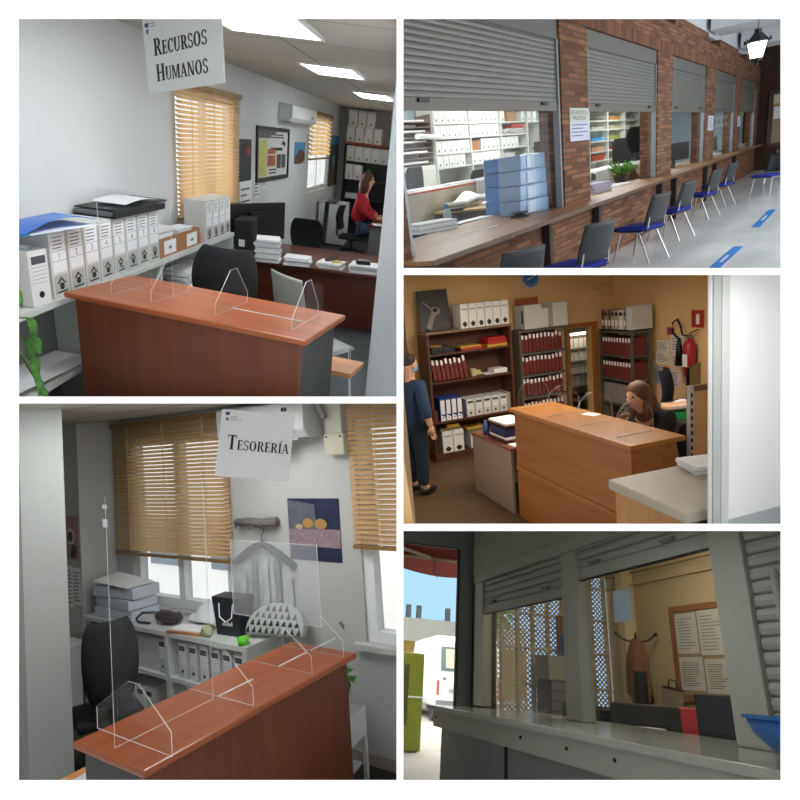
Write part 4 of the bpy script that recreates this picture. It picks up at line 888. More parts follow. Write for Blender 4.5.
task_chair('black office chair between the staff desk and the shelving', (11.9, 7.58, -1.098), radians(175), M_blackfab, .62, .55, .62)
task_chair('black office chair beyond the first one at the staff desk', (14.9, 7.58, -1.098), radians(178), M_blackfab, .50, .42, .60)
t = thing('return_desk', 'wood topped return desk behind the counter covered with papers', 'desk', (10.9, 5.4, -1.1)); part(t, 'desktop', MB().box(-.9, 1.5, -.30, .85, .36, .40), woodmat('tan_desk', '#a58a5c', '#b79c6d', 'Y')); part(t, 'side_panel', MB().box(-.88, -.84, -.28, .82, 0, .359), mat('desk_dark', '#4b4036', .7)); part(t, 'side_panel', MB().box(1.4, 1.44, -.28, .82, 0, .359), mat('desk_dark', '#4b4036', .7))
Zr = -1.1+.4015
single('paper_heap', 'crumpled white papers on the return desk', 'papers', MB().grid(lambda u, v: ((u-.5)*1.3, (v-.5)*.5, .05+.08*sin(u*7)*sin(v*5)+.06*sin(u*3.1)), 14, 8, 0, .05), M_paper, (11.0, 5.93, Zr+.085))
paper_pile('paper_pile', 'wide white papers on the return desk nearest the counter', (11.1, 5.45, Zr), 1.2, .45, .05, 4, .3, seed=61)
single('calculator', 'black calculator on the return desk', 'calculator', MB().box(-.3, .3, -.12, .12, 0, .04), M_blackpl, (10.2, 5.8, Zr), .4, bevel=.005)
t = thing('wipes_pack', 'blue and white wipes pack on the return desk', 'pack', (12.0, 5.85, Zr)); part(t, 'pack', MB().box(-.24, .24, -.12, .12, 0, .32), mat('pack_blue', '#6aa7cf', .4), bevel=.02); part(t, 'label', MB().box(-.12, .14, -.124, -.1205, .06, .26), mat('pack_label', '#3763a8', .5))
single('bottle', 'yellow bottle beside the blue wipes pack', 'bottle', MB().lathe([(.1, 0), (.1, .15), (.03, .24), (.03, .3)]), mat('yellow_bottle', '#d8a927', .4), (12.34, 5.72, Zr), smooth=True)
single('flyer', 'red and white flyer on the papers by the counter', 'paper', MB().box(-.28, .28, -.1, .1, 0, .008), mat('flyer', '#d2877f', .7, col2='#e4dcd8', scale=14), (11.15, 5.08, Zr), .2)
task_chair('dark blue office chair inside the nearest window', (8.1, 5.3, -1.848), radians(-30), M_navyfab, .48, .50, .62)
t = task_chair('dark blue office chair pushed under the return desk', (9.3, 5.7, -1.848), radians(60), M_navyfab, .60, .40, .6)
single('plastic_guard', 'translucent plastic guard standing at the red edged desk', 'guard', MB().box(-.28, .28, -.006, .006, 0, .42), clear('frosted_guard', (.93, .93, .96), .06, haze=.35), (12.1, 6.24, -.698), 0)
t = thing('printer_trolley', 'black printer standing beyond the shelving in front of the window end', 'printer', (18.9, 7.4, -1.1)); part(t, 'body', MB().box(-.5, .5, -.3, .3, 0, 1.55), M_blackpl, bevel=.02); part(t, 'paper_tray', MB().box(-1.0, -.51, -.25, .2, 1.25, 1.3), M_blackpl, tilt=(0, .12)); part(t, 'paper_tray', MB().box(-1.0, -.51, -.25, .2, 1.0, 1.05), M_blackpl, tilt=(0, .2)); part(t, 'panel', MB().box(-.1, .4, -.31, -.301, 1.3, 1.45), M_kraft)
# cubby shelving behind the second window
t = thing('cubby_shelving', 'tall white cube shelving behind the second window', 'shelf', (24.4, 8.0, -1.1)); wx = (0, 2.3, 4.75, 7.2, 9.4)
for x in wx: part(t, 'upright_panel', MB().box(x, x+.14, 0, .45, 0, 2.9), mat('cubby_white', '#e3e4da', .7))
zs = (.3, .68, 1.02, 1.40, 1.81, 2.14, 2.5)
for z in zs:
    for a, b in zip(wx, wx[1:]): part(t, 'shelf_board', MB().box(a+.141, b-.001, .01, .44, z-.05, z), mat('cubby_white', '#e3e4da', .7))
part(t, 'back_board', MB().box(.14, 9.5, .4405, .449, 0, 2.9), mat('cubby_back', '#cdd3cb', .8))
items = [(0, 1, 'red', '#b9502f', .22), (0, 2, 'pink', '#d29a80', .16), (1, 2, 'dark red', '#9a3a30', .12), (0, 3, 'bright blue', '#3fa3d2', .12), (1, 3, 'green', '#97a05a', .16), (0, 5, 'dark', '#5b5a50', .08), (1, 5, 'ochre', '#b98a4a', .16), (2, 5, 'grey', '#8f9590', .1), (0, 4, 'pale', '#c9cabb', .1), (1, 4, 'beige', '#b9b08f', .14), (2, 4, 'cream', '#d6d0b5', .12), (1, 1, 'brown', '#7b5a45', .14)]
for cx, rz, cn, hx_, h in items:
    single('file_folder', '%s folders lying in the white cube shelving, %s row up, %s column' % (cn, ORD[rz], ORD[cx]), 'folders', MB().box(0, 1.5, 0, .33, 0, h), mat('folder_'+cn.replace(' ', '_'), hx_, .7), (24.4+wx[cx]+.5, 8.06, -1.1+zs[rz]+.001), bevel=.01)
t = thing('copier', 'large black copier beside the cube shelving', 'copier', (24.6, 6.6, -1.1)); part(t, 'body', MB().box(-.9, .9, -.3, .35, .0, 1.25), M_blackpl, bevel=.02); part(t, 'lid', MB().box(-.85, .75, -.28, .3, 1.252, 1.36), mat('copier_lid', '#23252a', .4), bevel=.02); part(t, 'side_tray', MB().box(.91, 1.6, -.2, .2, .9, .95), M_blackpl); part(t, 'button_panel', MB().box(.2, .5, -.31, -.301, .95, 1.0), M_paper); part(t, 'button_panel', MB().box(-.6, -.4, -.31, -.301, .6, .66), M_paper)
t = thing('white_desk', 'white desk between the second window and the cube shelving', 'desk', (19.4, 6.0, -1.1)); part(t, 'desktop', MB().box(-2, 3, -.5, .6, .5, .54), mat('desk_white', '#d9d7cd', .6)); part(t, 'front_panel', MB().box(-1.9, 2.9, -.45, -.42, 0, .499), mat('desk_white', '#d9d7cd', .6))
# equipment behind the third and fourth windows
def desk_set(x, y, lab, a=0):
    t = thing('computer_monitor', 'black computer monitor '+lab, 'monitor', (x, y, C2+.0015), radians(-60+a)); part(t, 'screen', MB().box(-.42, .42, -.04, .01, .16, .62), M_blackpl, bevel=.01); part(t, 'stand', MB().box(-.05, .05, -.03, .0, .012, .2), M_blackpl); part(t, 'foot', MB().box(-.2, .2, -.12, .12, 0, .011), M_blackpl)
desk_set(19.9, 4.1, 'behind the third window'); desk_set(25.4, 4.2, 'behind the fourth window')
t = thing('desk_phone', 'black desk phone on the counter in the third window', 'phone', (18.75, 4.0, C2+.0015), .2); part(t, 'base', MB().box(-.55, .45, -.16, .16, 0, .06), M_blackpl, bevel=.01); part(t, 'handset', MB().tube([(-.5, 0, .09), (-.3, 0, .12), (.0, 0, .12), (.2, 0, .09)], .04), M_blackpl)
task_chair('black office chair behind the third window', (20.9, 5.2, -1.098), radians(150), M_blackfab, .75, .75, .8)
paper_pile('paper_pile', 'papers on the counter in the third window', (17.4, 3.85, C2+.0015), 1.0, .3, .03, 3, 0, seed=71)
paper_pile('paper_pile', 'white papers and folders on the counter in the fourth window', (24.2, 3.87, C2+.0015), 2.2, .42, .09, 5, 0, seed=72)
single('bottle', 'small white bottle on the counter in the fourth window', 'bottle', MB().lathe([(.1, 0), (.1, .28), (.04, .34), (.04, .4)]), M_paper, (25.9, 4.25, C2+.0015), smooth=True)
paper_pile('paper_pile', 'white papers on the counter in the farthest window', (30.6, 3.87, C2+.0015), 2.6, .42, .16, 5, 0, seed=73)
# ================================================================ ROOM 3: orange-walled records room
R = R3
FL3, C3 = -2.3, -1.2
BY, RX = 7.65, 6.05
M_or = mat('orange_wall', '#ddb880', .9, var=.05, scale=1.5)
struct('floor_records', MB().box(.5, 8, 1.0, 9.8, FL3-.1, FL3), brickmat('floor_tiles', '#59452f', '#604b33', '#4d3c29', .6, .6, .012, .5, .1, 0.0, 'XY'))
mb = MB(); mb.box(.5, 5.24, BY, BY+.12, FL3, 1.1); mb.box(5.62, RX+.1, BY, BY+.12, FL3, 1.1); mb.box(5.24, 5.62, BY, BY+.12, -.74, 1.1); struct('wall_back_records', mb, M_or)
struct('wall_right_records', MB().box(RX, RX+.12, 1.5, BY, FL3, 1.1), M_or)
struct('ceiling_records', MB().box(.5, 8, 1.0, 10, 1.1, 1.2), mat('records_ceiling', '#cfc6b6', .9))
struct('wall_left_records', MB().box(.5, .62, 1.0, BY, FL3, 1.1), M_or)
struct('wall_archive_back', MB().box(4.4, 7.2, 9.6, 9.7, FL3, 1.1), mat('archive_wall', '#b3aa98', .9))
struct('wall_archive_side', MB().box(4.3, 4.4, BY+.12, 9.6, FL3, 1.1), mat('archive_wall', '#b3aa98', .9))
struct('wall_archive_far', MB().box(7.2, 7.3, BY+.12, 9.6, FL3, 1.1), mat('archive_wall', '#b3aa98', .9))
p = R.y(410, 460, 3.7)
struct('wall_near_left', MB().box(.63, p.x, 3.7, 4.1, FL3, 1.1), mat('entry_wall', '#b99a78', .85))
# door frame to the archive
M_pine = woodmat('orange_pine', '#a8682c', '#b97a3a', 'Z', .4)
t = thing('door_1', None, None, (5.17, BY-.03, FL3)); t['kind'] = 'structure'
hh = -.70-FL3
for q in ((0, .07, 0, .15, 0, hh), (.46, .56, 0, .15, 0, hh), (.0701, .4599, 0, .15, hh-.06, hh)): part(t, 'door_frame', MB().box(*q), M_pine)
# archive behind the door
M_rk = mat('rack_steel', '#5d5a52', .6, .2)
t = thing('archive_rack', 'steel rack with rows of files seen through the open archive door', 'rack', (5.84, 8.7, FL3))
for z in (.20, .42, .64, .86, 1.08, 1.30): part(t, 'shelf_board', MB().box(0, .95, 0, .4, z-.03, z), M_rk)
for x in (-.04, .951): part(t, 'post', MB().box(x, x+.035, 0, .04, 0, 1.9), M_rk)
gf = 'files on the archive rack'
f0 = None; cols = ['#b3ab98', '#8f887a', '#a29a88']
for r, z in enumerate((.42, .64, .86, 1.08)):
    for i in range(9):
        lb = 'narrow grey file on the rack through the archive door, %s shelf up, %s in line' % (ORD[r], ORD[i])
        if f0 is None: f0 = single('file', lb, 'file', MB().box(-.044, .044, 0, .28, 0, .175), mat('file_grey', '#b9b3a4', .8, var=.25, scale=3), (5.91+i*.102, 8.73, FL3+z+.001), group=gf)
        else: dup(f0, (5.91+i*.102, 8.73, FL3+z+.001), 0, lb, gf)
t = thing('ceiling_light', 'white tube light glowing over the archive behind the door', 'light', (6.2, 8.55, -.93)); part(t, 'tube', MB().box(-.5, .5, -.08, .08, -.04, .0), lamp_mat('archive_tube', '#fff6e6', 7.0)); part(t, 'housing', MB().box(-.52, .52, -.1, .1, .001, .04), M_paper); part(t, 'hanger', MB().tube([(0, 0, .04), (0, 0, 1.30)], .006, 5), M_alu)
# unseen lights added at the room's upper limit to brighten room and entry
unseen_light_at('records_fill', 570, 274.2, 6.0, 1.6, 1.2, 64, (1, .9, .76)); unseen_light_at('entry_fill', 735, 274.3, 2.32, .7, .35, 4.5, (1, .98, .96))
# bookcase one
M_wal = woodmat('walnut', '#4a2a1a', '#5b3523', 'Z', .5)
ZT = -.56
t = thing('bookcase', 'dark walnut bookcase with folders, left of the metal rack', 'bookcase', (2.82, 7.25, FL3)); bwid = 1.24; H = ZT-FL3
for x in (0, bwid-.03): part(t, 'side_panel', MB().box(x, x+.03, 0, .34, 0, H-.03), M_wal)
part(t, 'top_board', MB().box(-.01, bwid+.01, -.01, .35, H-.029, H), mat('bookcase_top', '#7d6350', .5)); part(t, 'back_panel', MB().box(.03, bwid-.03, .325, .34, 0, H-.03), mat('walnut_back', '#4f2c1c', .6)); part(t, 'plinth', MB().box(.031, bwid-.031, .01, .04, 0, .09), M_wal)
SB = (-.85, -1.22, -1.755)
for z in SB+(-2.2,): part(t, 'shelf_board', MB().box(.031, bwid-.031, .005, .324, z-FL3-.025, z-FL3), M_wal)
for i in range(6):
    if i == 0: ab = box_proto('archive_box', 'white archive box on the walnut bookcase, first from the dark portrait', 'archive box', .112, .28, .32, 'logo', body=M_cardw, group='white archive boxes on the bookcase top'); ab.matrix_world = R.M @ RZ((3.39, 7.28, ZT+.001))
    else: dup(ab, (3.39+i*.12, 7.28, ZT+.001), 0, 'white archive box on the walnut bookcase, %s from the dark portrait' % ORD[i], 'white archive boxes on the bookcase top')
t = thing('portrait_print', 'dark black and white print leaning on the wall over the bookcase', 'picture', (3.06, 7.47, ZT+.005), tilt=(radians(-9), 0)); part(t, 'board', MB().box(-.22, .22, 0, .02, 0, .54), mat('print_dark', '#2b2928', .5, var=.3, scale=6))
m = MB(); m.tube([(-.12, -.004, .02), (-.07, -.006, .14), (-.01, -.006, .24)], .05, 8, r2=.04); m.ball((.02, -.004, .26), .065, (1, .2, .9)); part(t, 'pale_hand', m, mat('print_grey', '#8f8a86', .6)); part(t, 'dark_bottle', MB().ball((.01, -.018, .27), .035, (1, .2, .8)), M_ink); part(t, 'grey_streak', MB().prism([(-.15, .38), (-.14, .39), (-.03, .29), (-.04, .28)], 'y', -.004, -.001), mat('print_grey', '#8f8a86', .6)); m = MB(); m.ball((.14, -.002, .06), .06, (1.1, .12, .7)); part(t, 'second_hand', m, mat('print_grey2', '#55514e', .6))
# shelf contents, from the top
def flat(label, x, z, w, d, h, m, dz=0, y=7.42, yaw=0.0, name='folder'): return single(name, label, 'folder', MB().box(-w/2, w/2, -d/2, d/2, 0, h), m, (x, y, z+.001+dz), yaw, bevel=.003)
flat('black folder on the top shelf of the walnut bookcase', 3.06, SB[0], .34, .26, .05, M_blackpl); flat('black folder with a yellow corner lying on the other black folder', 3.04, SB[0], .30, .25, .035, mat('black_card', '#25262a', .6), .052)
flat('yellow strip on the black folders in the bookcase', 2.97, SB[0], .16, .2, .012, mat('yellow_card', '#c09a35', .6), .089)
flat('red folder on the middle of the bookcase top shelf', 3.48, SB[0], .32, .26, .03, mat('red_card', '#b5392c', .7)); flat('yellow folder on the red folder in the bookcase', 3.46, SB[0], .31, .25, .025, mat('amber_card', '#cf9f3c', .7), .032, 7.42, .04)
flat('yellow folder under the tall red folders in the bookcase', 3.86, SB[0], .30, .26, .035, mat('amber_card', '#cf9f3c', .7)); flat('thick red folder on the yellow one at the end of the top shelf', 3.86, SB[0], .29, .25, .06, mat('bright_red_card', '#b0251f', .6), .037); flat('thin red folder topmost at the end of the top shelf', 3.85, SB[0], .27, .25, .03, mat('bright_red_card', '#b0251f', .6), .099, 7.42, .08)
M_mr = mat('maroon_file', '#702e28', .7, var=.15, scale=4)
def red_file(label, group, w=.05, h=.28, d=.27):
    t = thing('file_folder', label, 'file', group=group); part(t, 'cover', MB().box(-w/2, w/2, 0, d, 0, h), M_mr, bevel=.003); part(t, 'white_tab', MB().box(-w*.3, w*.3, -.004, -.0005, h*.78, h*1.02), M_paper); return t
def upright_row(n, x0, y0, z, label, dx=.062, lean=0.0, axis='x', yaw=0.0, group='x', proto=None, jit=0, hs=1.0):
    rd = random.Random(int(z*100)+n)
    for i in range(n):
        lb = label % ORD[i]; loc = (x0+i*dx, y0, z) if axis == 'x' else (x0, y0-i*dx, z)
        k = 1+jit*(rd.random()-.5); dup(proto, loc, yaw, lb, group, (0, lean), (1, 1, k*hs))
rf = red_file('maroon file leaning on the second bookcase shelf, first from the side panel', 'maroon files in the walnut bookcase'); rf.matrix_world = R.M @ RZ((2.93, 7.30, SB[1]+.010), 0, (0, radians(-8)))
upright_row(7, 2.994, 7.30, SB[1]+.010, 'maroon file leaning on the second bookcase shelf, %s after the end one', .064, radians(-9), group='maroon files in the walnut bookcase', proto=rf, jit=.12)
single('paper_cup', 'small cream paper cup on the second bookcase shelf', 'cup', MB().lathe([(.035, 0), (.05, .1), (.045, .1), (.03, .01)]), mat('cream_card', '#c9bf8f', .7), (3.50, 7.36, SB[1]+.001)); single('box', 'flat cream carton beside the paper cup on the shelf', 'carton', MB().box(0, .12, 0, .12, 0, .06), mat('cream_card', '#c9bf8f', .7), (3.53, 7.43, SB[1]+.001)); flat('white papers at the end of the second bookcase shelf', 3.90, SB[1], .2, .2, .06, M_paper, name='papers'); flat('thin white sheet on the second bookcase shelf', 3.725, SB[1], .13, .22, .008, M_paper, name='paper')
single('box', 'small dark box with white dots at the edge of the second shelf', 'carton', MB().box(0, .03, 0, .1, 0, .15), M_mr, (2.86, 7.26, SB[2]+.001))
# blue binders and grey boxes on the third shelf
bb = thing('lever_arch_binder', 'blue and white lever arch binder on the third bookcase shelf, first from the side', 'binder', (2.98, 7.28, SB[2]+.001), group='blue lever arch binders'); part(bb, 'spine', MB().box(-.036, .036, 0, .27, 0, .30), mat('binder_blue', '#2c3f86', .6), bevel=.003); part(bb, 'spine_label', MB().box(-.03, .03, -.003, 0, .09, .28), M_paper); part(bb, 'white_patch', MB().prism([(-.034, .0), (.034, .0), (.034, .05), (-.034, .085)], 'y', -.003, -.0005), M_paper); part(bb, 'finger_ring', MB().ball((0, -.001, .04), .012, (1, .3, 1)), M_ink)
for i in range(1, 4): dup(bb, (2.98+i*.083, 7.28, SB[2]+.001), 0, 'blue and white lever arch binder on the third bookcase shelf, %s from the side' % ORD[i], 'blue lever arch binders')
sb = box_proto('archive_box', 'grey archive box on the third bookcase shelf, first after the blue binders', 'archive box', .115, .27, .24, 'small', group='grey archive boxes on the third shelf'); sb.matrix_world = R.M @ RZ((3.39, 7.28, SB[2]+.001))
for i in range(1, 5): dup(sb, (3.39+i*.125, 7.28, SB[2]+.001), 0, 'grey archive box on the third bookcase shelf, %s after the blue binders' % ORD[i], 'grey archive boxes on the third shelf')
single('archive_box', 'plain tan archive box at the end of the third bookcase shelf', 'archive box', MB().box(-.028, .028, 0, .26, 0, .25), mat('tan_box', '#a59888', .8), (3.985, 7.30, SB[2]+.001), bevel=.004)
for i in range(2):
    dup(ab, (3.02+i*.16, 7.28, -2.199), 0, 'large pale box on the bottom bookcase shelf, %s from the side' % ORD[i], 'pale boxes on the bottom shelf', scale=(1.35, 1, .92))
    dup(sb, (3.42+i*.2, 7.28, -2.199), 0, 'small pale box on the bottom bookcase shelf, %s from the middle' % ORD[i], 'small pale boxes on the bottom shelf', scale=(1.1, 1, .92))
flat('dark papers lying on the large pale boxes of the bottom shelf', 3.08, -2.199+.30, .30, .24, .03, mat('kh', '#6f6752', .8), name='papers'); flat('bright yellow folder on the dark papers of the bottom shelf', 3.13, -2.199+.30, .18, .2, .04, mat('bright_yellow', '#c9a22c', .6), .032); flat('greenish folder on the small pale boxes of the bottom shelf', 3.5, -2.199+.23, .34, .24, .03, mat('olive_card', '#6d7048', .7)); flat('yellow edged folder above the greenish one of the bottom shelf', 3.48, -2.199+.23, .3, .22, .02, mat('amber_card', '#cf9f3c', .7), .032)
# metal rack two
def steel_rack(name, label, loc, yaw, w, d, zs, top, extra_post=None):
    t = thing(name, label, 'rack', loc, yaw)
    for z in zs: part(t, 'shelf_board', MB().box(.03, w-.03, .002, d-.002, z-.03, z), M_rk)
    ps = [(0, 0), (w-.03, 0), (0, d-.03), (w-.03, d-.03)]+([(extra_post, 0)] if extra_post else [])
    for x, y in ps: part(t, 'post', MB().box(x, x+.0295, y, y+.03, 0, top), M_rk)
    part(t, 'side_sheet', MB().box(-.003, -.0005, .03, d-.03, .1, top), mat('rack_side', '#6b5a48', .7)); return t
steel_rack('metal_rack', 'grey metal rack of maroon files between bookcase and archive door', (4.19, 7.28, FL3), 0, .77, .34, (.03, .34, .68, .99, 1.30, 1.62), 1.625)
Z2 = (-.998, -1.308, -1.618, -1.958); shn = ('top', 'second', 'third', 'fourth')
for r, z in enumerate(Z2): upright_row(11, 4.268, 7.325, z+.004, 'maroon file in the metal rack beside the archive door, '+shn[r]+' shelf, %s from the bookcase', .0605, radians(-4 if r else -2), group='maroon files in the metal rack', proto=rf, jit=.1, hs=.86)
M_wb = mat('white_carton', '#c6c6c6', .7)
zt2 = FL3+1.6265
t = thing('file_box', 'white open sided box on the metal rack, next to the bookcase', 'file box', (4.43, 7.30, zt2)); part(t, 'body', MB().box(-.13, .148, 0, .28, 0, .33), M_wb, bevel=.004); part(t, 'side_holes', MB().box(-.133, -.1305, .04, .08, .08, .26), M_ink)
single('carton', 'orange brown carton lying behind the white box on the metal rack', 'carton', MB().box(-.17, .17, 0, .03, 0, .10), mat('orange_carton', '#8d4526', .7), (4.43, 7.42, zt2+.331), bevel=.004)
single('file_box', 'pale file with blue mark on the metal rack between two white boxes', 'file box', MB().box(-.05, .05, 0, .25, 0, .27), M_card, (4.634, 7.31, zt2), bevel=.003); single('file_box', 'tan file with black mark on the metal rack, beside the pale file', 'file box', MB().box(-.03, .03, 0, .25, 0, .25), mat('tan_box', '#a59888', .8), (4.717, 7.31, zt2), bevel=.003)
single('file_box', 'large blank white box at the door end of the metal rack', 'file box', MB().box(-.12, .12, 0, .28, 0, .33), M_wb, (4.87, 7.30, zt2), bevel=.004)
# metal rack three against the right wall, its front faces -x
steel_rack('metal_rack', 'grey metal rack of files in the corner by the archive door', (5.58, 7.40, FL3), -pi/2, .70, .33, (.03, .45, .80, 1.14, 1.48), 1.50)
Z3 = (-1.158, -1.498, -1.848)
pf = single('file_folder', 'x', 'file', MB().box(-.026, .026, 0, .3, 0, .27), mat('grey_file', '#8c8580', .8, var=.2, scale=4)); first = True
for r, z in enumerate(Z3):
    for i in range(10):
        y = 7.34-.031-i*.0603; lb = '%s file in the corner rack, %s shelf, %s from the back wall' % (('maroon', 'maroon', 'grey')[r], shn[r], ORD[i]); g = ('maroon files in the corner rack', 'maroon files in the corner rack', 'grey files in the corner rack')[r]
        if r < 2: dup(rf, (5.59, y, z), -pi/2, lb, g, (0, 0), (1, 1, .85))
        elif first: pf.matrix_world = R.M @ RZ((5.59, y, z), -pi/2); pf['label'] = lb; pf['group'] = g; first = False
        else: dup(pf, (5.59, y, z), -pi/2, lb, g)
tops = [('dark red', '#7a2f24', .05), ('tan', '#9c8a78', .07), ('brown', '#6b5646', .05), ('buff', '#a8927c', .07), ('beige', '#b3a08c', .07), ('black and white', '#d0d0d0', .09), ('slim grey', '#8d8d8d', .04)]
y = 7.36
for k, (cn, hx_, w) in enumerate(tops):
    t = thing('box_file', '%s box file standing on top of the corner rack' % cn, 'box file', (5.60, y-w/2-.006, FL3+1.5015), -pi/2); y -= w+.012
    part(t, 'case', MB().box(-w/2, w/2, 0, .28, 0, .27), mat('boxfile_'+cn.replace(' ', '_'), hx_, .8), bevel=.003); part(t, 'spine_label', MB().box(-w*.35, w*.35, -.003, -.0003, .05, .13), M_cardw); part(t, 'heading', MB().box(-w*.35, w*.35, -.003, -.0003, .19, .24), M_ink)
single('file_box', 'large white box at the open end of the corner rack top', 'file box', MB().box(-.06, .06, 0, .34, 0, .32), M_wb, (5.60, y-.065, FL3+1.5015), -pi/2, bevel=.004)
# things on the walls
t = thing('wall_clock', 'round blue wall clock above the metal rack', 'clock', (4.62, BY-.003, .02)); a_ = [2*pi*i/28 for i in range(28)]
part(t, 'rim', MB().prism([(.145*cos(a), .145*sin(a)) for a in a_], 'y', -.035, 0), mat('clock_rim', '#b9bdc4', .4)); part(t, 'dial', MB().prism([(.125*cos(a), .125*sin(a)) for a in a_], 'y', -.038, -.0355), mat('clock_blue', '#2468b4', .4)); part(t, 'hour_hand', MB().obox((-.035, -.041, -.012), (.085, .003, .012), (0, radians(-18), 0)), M_paper); part(t, 'minute_hand', MB().obox((.04, -.0445, .02), (.11, .003, .009), (0, radians(-25), 0)), M_paper)
q = MB(); [q.box(.105*cos(a)-.006, .105*cos(a)+.006, -.041, -.0385, .105*sin(a)-.006, .105*sin(a)+.006) for a in [2*pi*i/12 for i in range(12)]]; part(t, 'hour_marks', q, M_paper)
t = thing('extinguisher_sign', 'red square fire extinguisher sign on the orange wall', 'sign', (RX-.003, 6.03, -.68), -pi/2); part(t, 'plate', MB().box(-.10, .10, -.006, 0, -.11, .11), mat('sign_red', '#b02a1e', .5)); part(t, 'symbol', MB().box(-.025, .03, -.008, -.0065, -.07, .06), M_paper)
t = thing('fire_extinguisher', 'red fire extinguisher with black hose and horn hung on the orange wall', 'fire extinguisher', (RX-.09, 6.08, -1.42), -pi/2)
part(t, 'cylinder', MB().lathe([(.06, 0), (.075, .02), (.078, .40), (.055, .46), (.025, .48), (.025, .5)]), mat('extinguisher_red', '#a51d28', .35), smooth=True); part(t, 'valve', MB().lathe([(.026, .501), (.03, .54), (.015, .55)]), M_steel); part(t, 'lever', MB().box(.0, .15, -.012, .012, 0, .012), M_blackpl, loc=(0, 0, .555), tilt=(0, radians(-22))); part(t, 'label', MB().box(-.04, .04, -.081, -.078, .14, .30), M_cardw)
part(t, 'hose', MB().tube([(-.02, -.01, .53), (-.10, -.02, .54), (-.13, -.02, .66), (-.18, -.02, .74), (-.26, -.02, .70), (-.27, -.02, .58), (-.20, -.03, .52), (-.14, -.04, .50)], .014), M_blackpl, smooth=True); part(t, 'horn', MB().lathe([(.018, .50), (.035, .40), (.055, .14)], (-.135, -.04, 0)), M_blackpl, smooth=True); part(t, 'wall_bracket', MB().box(-.03, .03, .079, .088, .2, .42), M_steel)
def pin(label, y0, y1, z0, z1, m, seed=1, red=False):
    t = thing('pinned_sheet', label, 'notice', (RX-.004, y0, z0), -pi/2, 'sheets pinned beside the extinguisher'); w, h = y0-y1, z1-z0
    part(t, 'sheet', MB().box(0, w, -.003, 0, 0, h), m); q = MB(); lines(q, w*.1, w*.9, h*.12, h*.85, 5, -.003, .35, seed); part(t, 'print', q, mat('red_print', '#b02a30', .6) if red else M_greyink)
Mp2 = mat('paper_tan', '#e0d8cb', .8)
pin('upper white sheet pinned left of the largest notice', 6.75, 6.51, -1.13, -.98, Mp2, 1); pin('white sheet pinned directly under the upper one', 6.77, 6.51, -1.31, -1.14, Mp2, 2); pin('largest white notice pinned next to the extinguisher horn', 6.49, 6.25, -1.14, -.90, Mp2, 3); pin('white notice with a red heading under the largest one', 6.49, 6.25, -1.33, -1.15, Mp2, 4, True)
pin('lilac white sheet pinned in the lower row', 6.52, 6.32, -1.62, -1.36, mat('paper_lilac', '#cdbdbd', .8), 5); pin('small blue and white card pinned at the lower end', 6.81, 6.69, -1.60, -1.34, mat('paper_blue', '#9a9fae', .8), 6); pin('orange and white card pinned over the monitor', 6.29, 6.13, -1.55, -1.36, mat('paper_peach', '#c49a78', .8), 7)
single('sticker', 'small red and blue sticker above the pinned sheets', 'sticker', MB().box(0, .13, -.004, 0, 0, .10), mat('sticker_rb', '#7a3a6a', .6, col2='#a83440', scale=20), (RX-.003, 6.56, -.90), -pi/2)
for k, (a, b, c, lb) in enumerate(((5.72, 5.98, -.22, 'thin white cable clipped along the back wall near the corner'), )): single('wall_cable', lb, 'cable', MB().tube([(a, BY-.008, c), (a+.1, BY-.008, c), (a+.12, BY-.008, c+.06), (b, BY-.008, c+.05)], .004, 5), M_greyink)
t = thing('wall_paper_sheet', 'greenish sheet pinned behind the man beside the bookcase', 'notice', (2.58, BY-.003, -1.12)); part(t, 'sheet', MB().box(-.12, .12, -.003, 0, 0, .34), mat('green_sheet', '#8c8a58', .8)); part(t, 'lower_card', MB().box(-.05, .13, -.006, -.0035, -.28, -.02), mat('teal_card', '#3f7f80', .7))
t = thing('louvre_rack', 'dark rack of tilted white edged trays at the edge beside the man', 'rack', (2.20, 7.15, FL3)); part(t, 'side_panel', MB().box(.27, .31, 0, .4, 0, 2.35), M_wal); part(t, 'back_panel', MB().box(-.5, .269, .36, .38, 0, 2.35), M_wal)
for i in range(9): part(t, 'tray', MB().box(-.5, .26, .0, .35, .9+i*.15, .912+i*.15), mat('tray_grey', '#8d8a86', .6))
# desk left of the counter, with trays
p0, p1 = R.x(479.6, 432.5, 2.78), R.x(516, 453.6, 2.78)
zt = (p0.z+p1.z)/2
t = thing('side_desk', 'beige grey desk left of the wooden counter', 'desk', (2.78, 5.22, FL3)); hd = zt-FL3
part(t, 'desktop', MB().box(-.01, .75, -.12, .78, hd-.03, hd), mat('desk_red_edge', '#7d4a3c', .5)); part(t, 'end_panel', MB().box(0, .03, -.10, .76, 0, hd-.031), mat('desk_taupe', '#8f7d6e', .6)); part(t, 'front_panel', MB().box(.031, .7, .73, .755, 0, hd-.031), mat('desk_taupe', '#8f7d6e', .6))
zd = zt+.0015
t = thing('document_tray', 'two tier document tray with papers on the side desk', 'tray', (2.93, 5.47, zd)); 
for k in range(2): part(t, 'tray', MB().box(-.11, .17, -.20, .2, .02+k*.15, .035+k*.15), mat('tray_red', '#5a2f28', .5)); part(t, 'papers', MB().box(-.10, .16, -.19, .18, .036+k*.15, .055+k*.15), M_paper)
for x in (-.11, .155): part(t, 'upright', MB().box(x, x+.015, .18, .2, 0, .16), M_blackpl); part(t, 'upright', MB().box(x, x+.015, -.2, -.18, 0, .019), M_blackpl)
single('binder', 'blue binder lying between the trays on the side desk', 'binder', MB().box(-.10, .14, -.16, .16, 0, .09), mat('deep_blue', '#1d2a56', .5), (2.93, 5.47, zd+.058), bevel=.006)
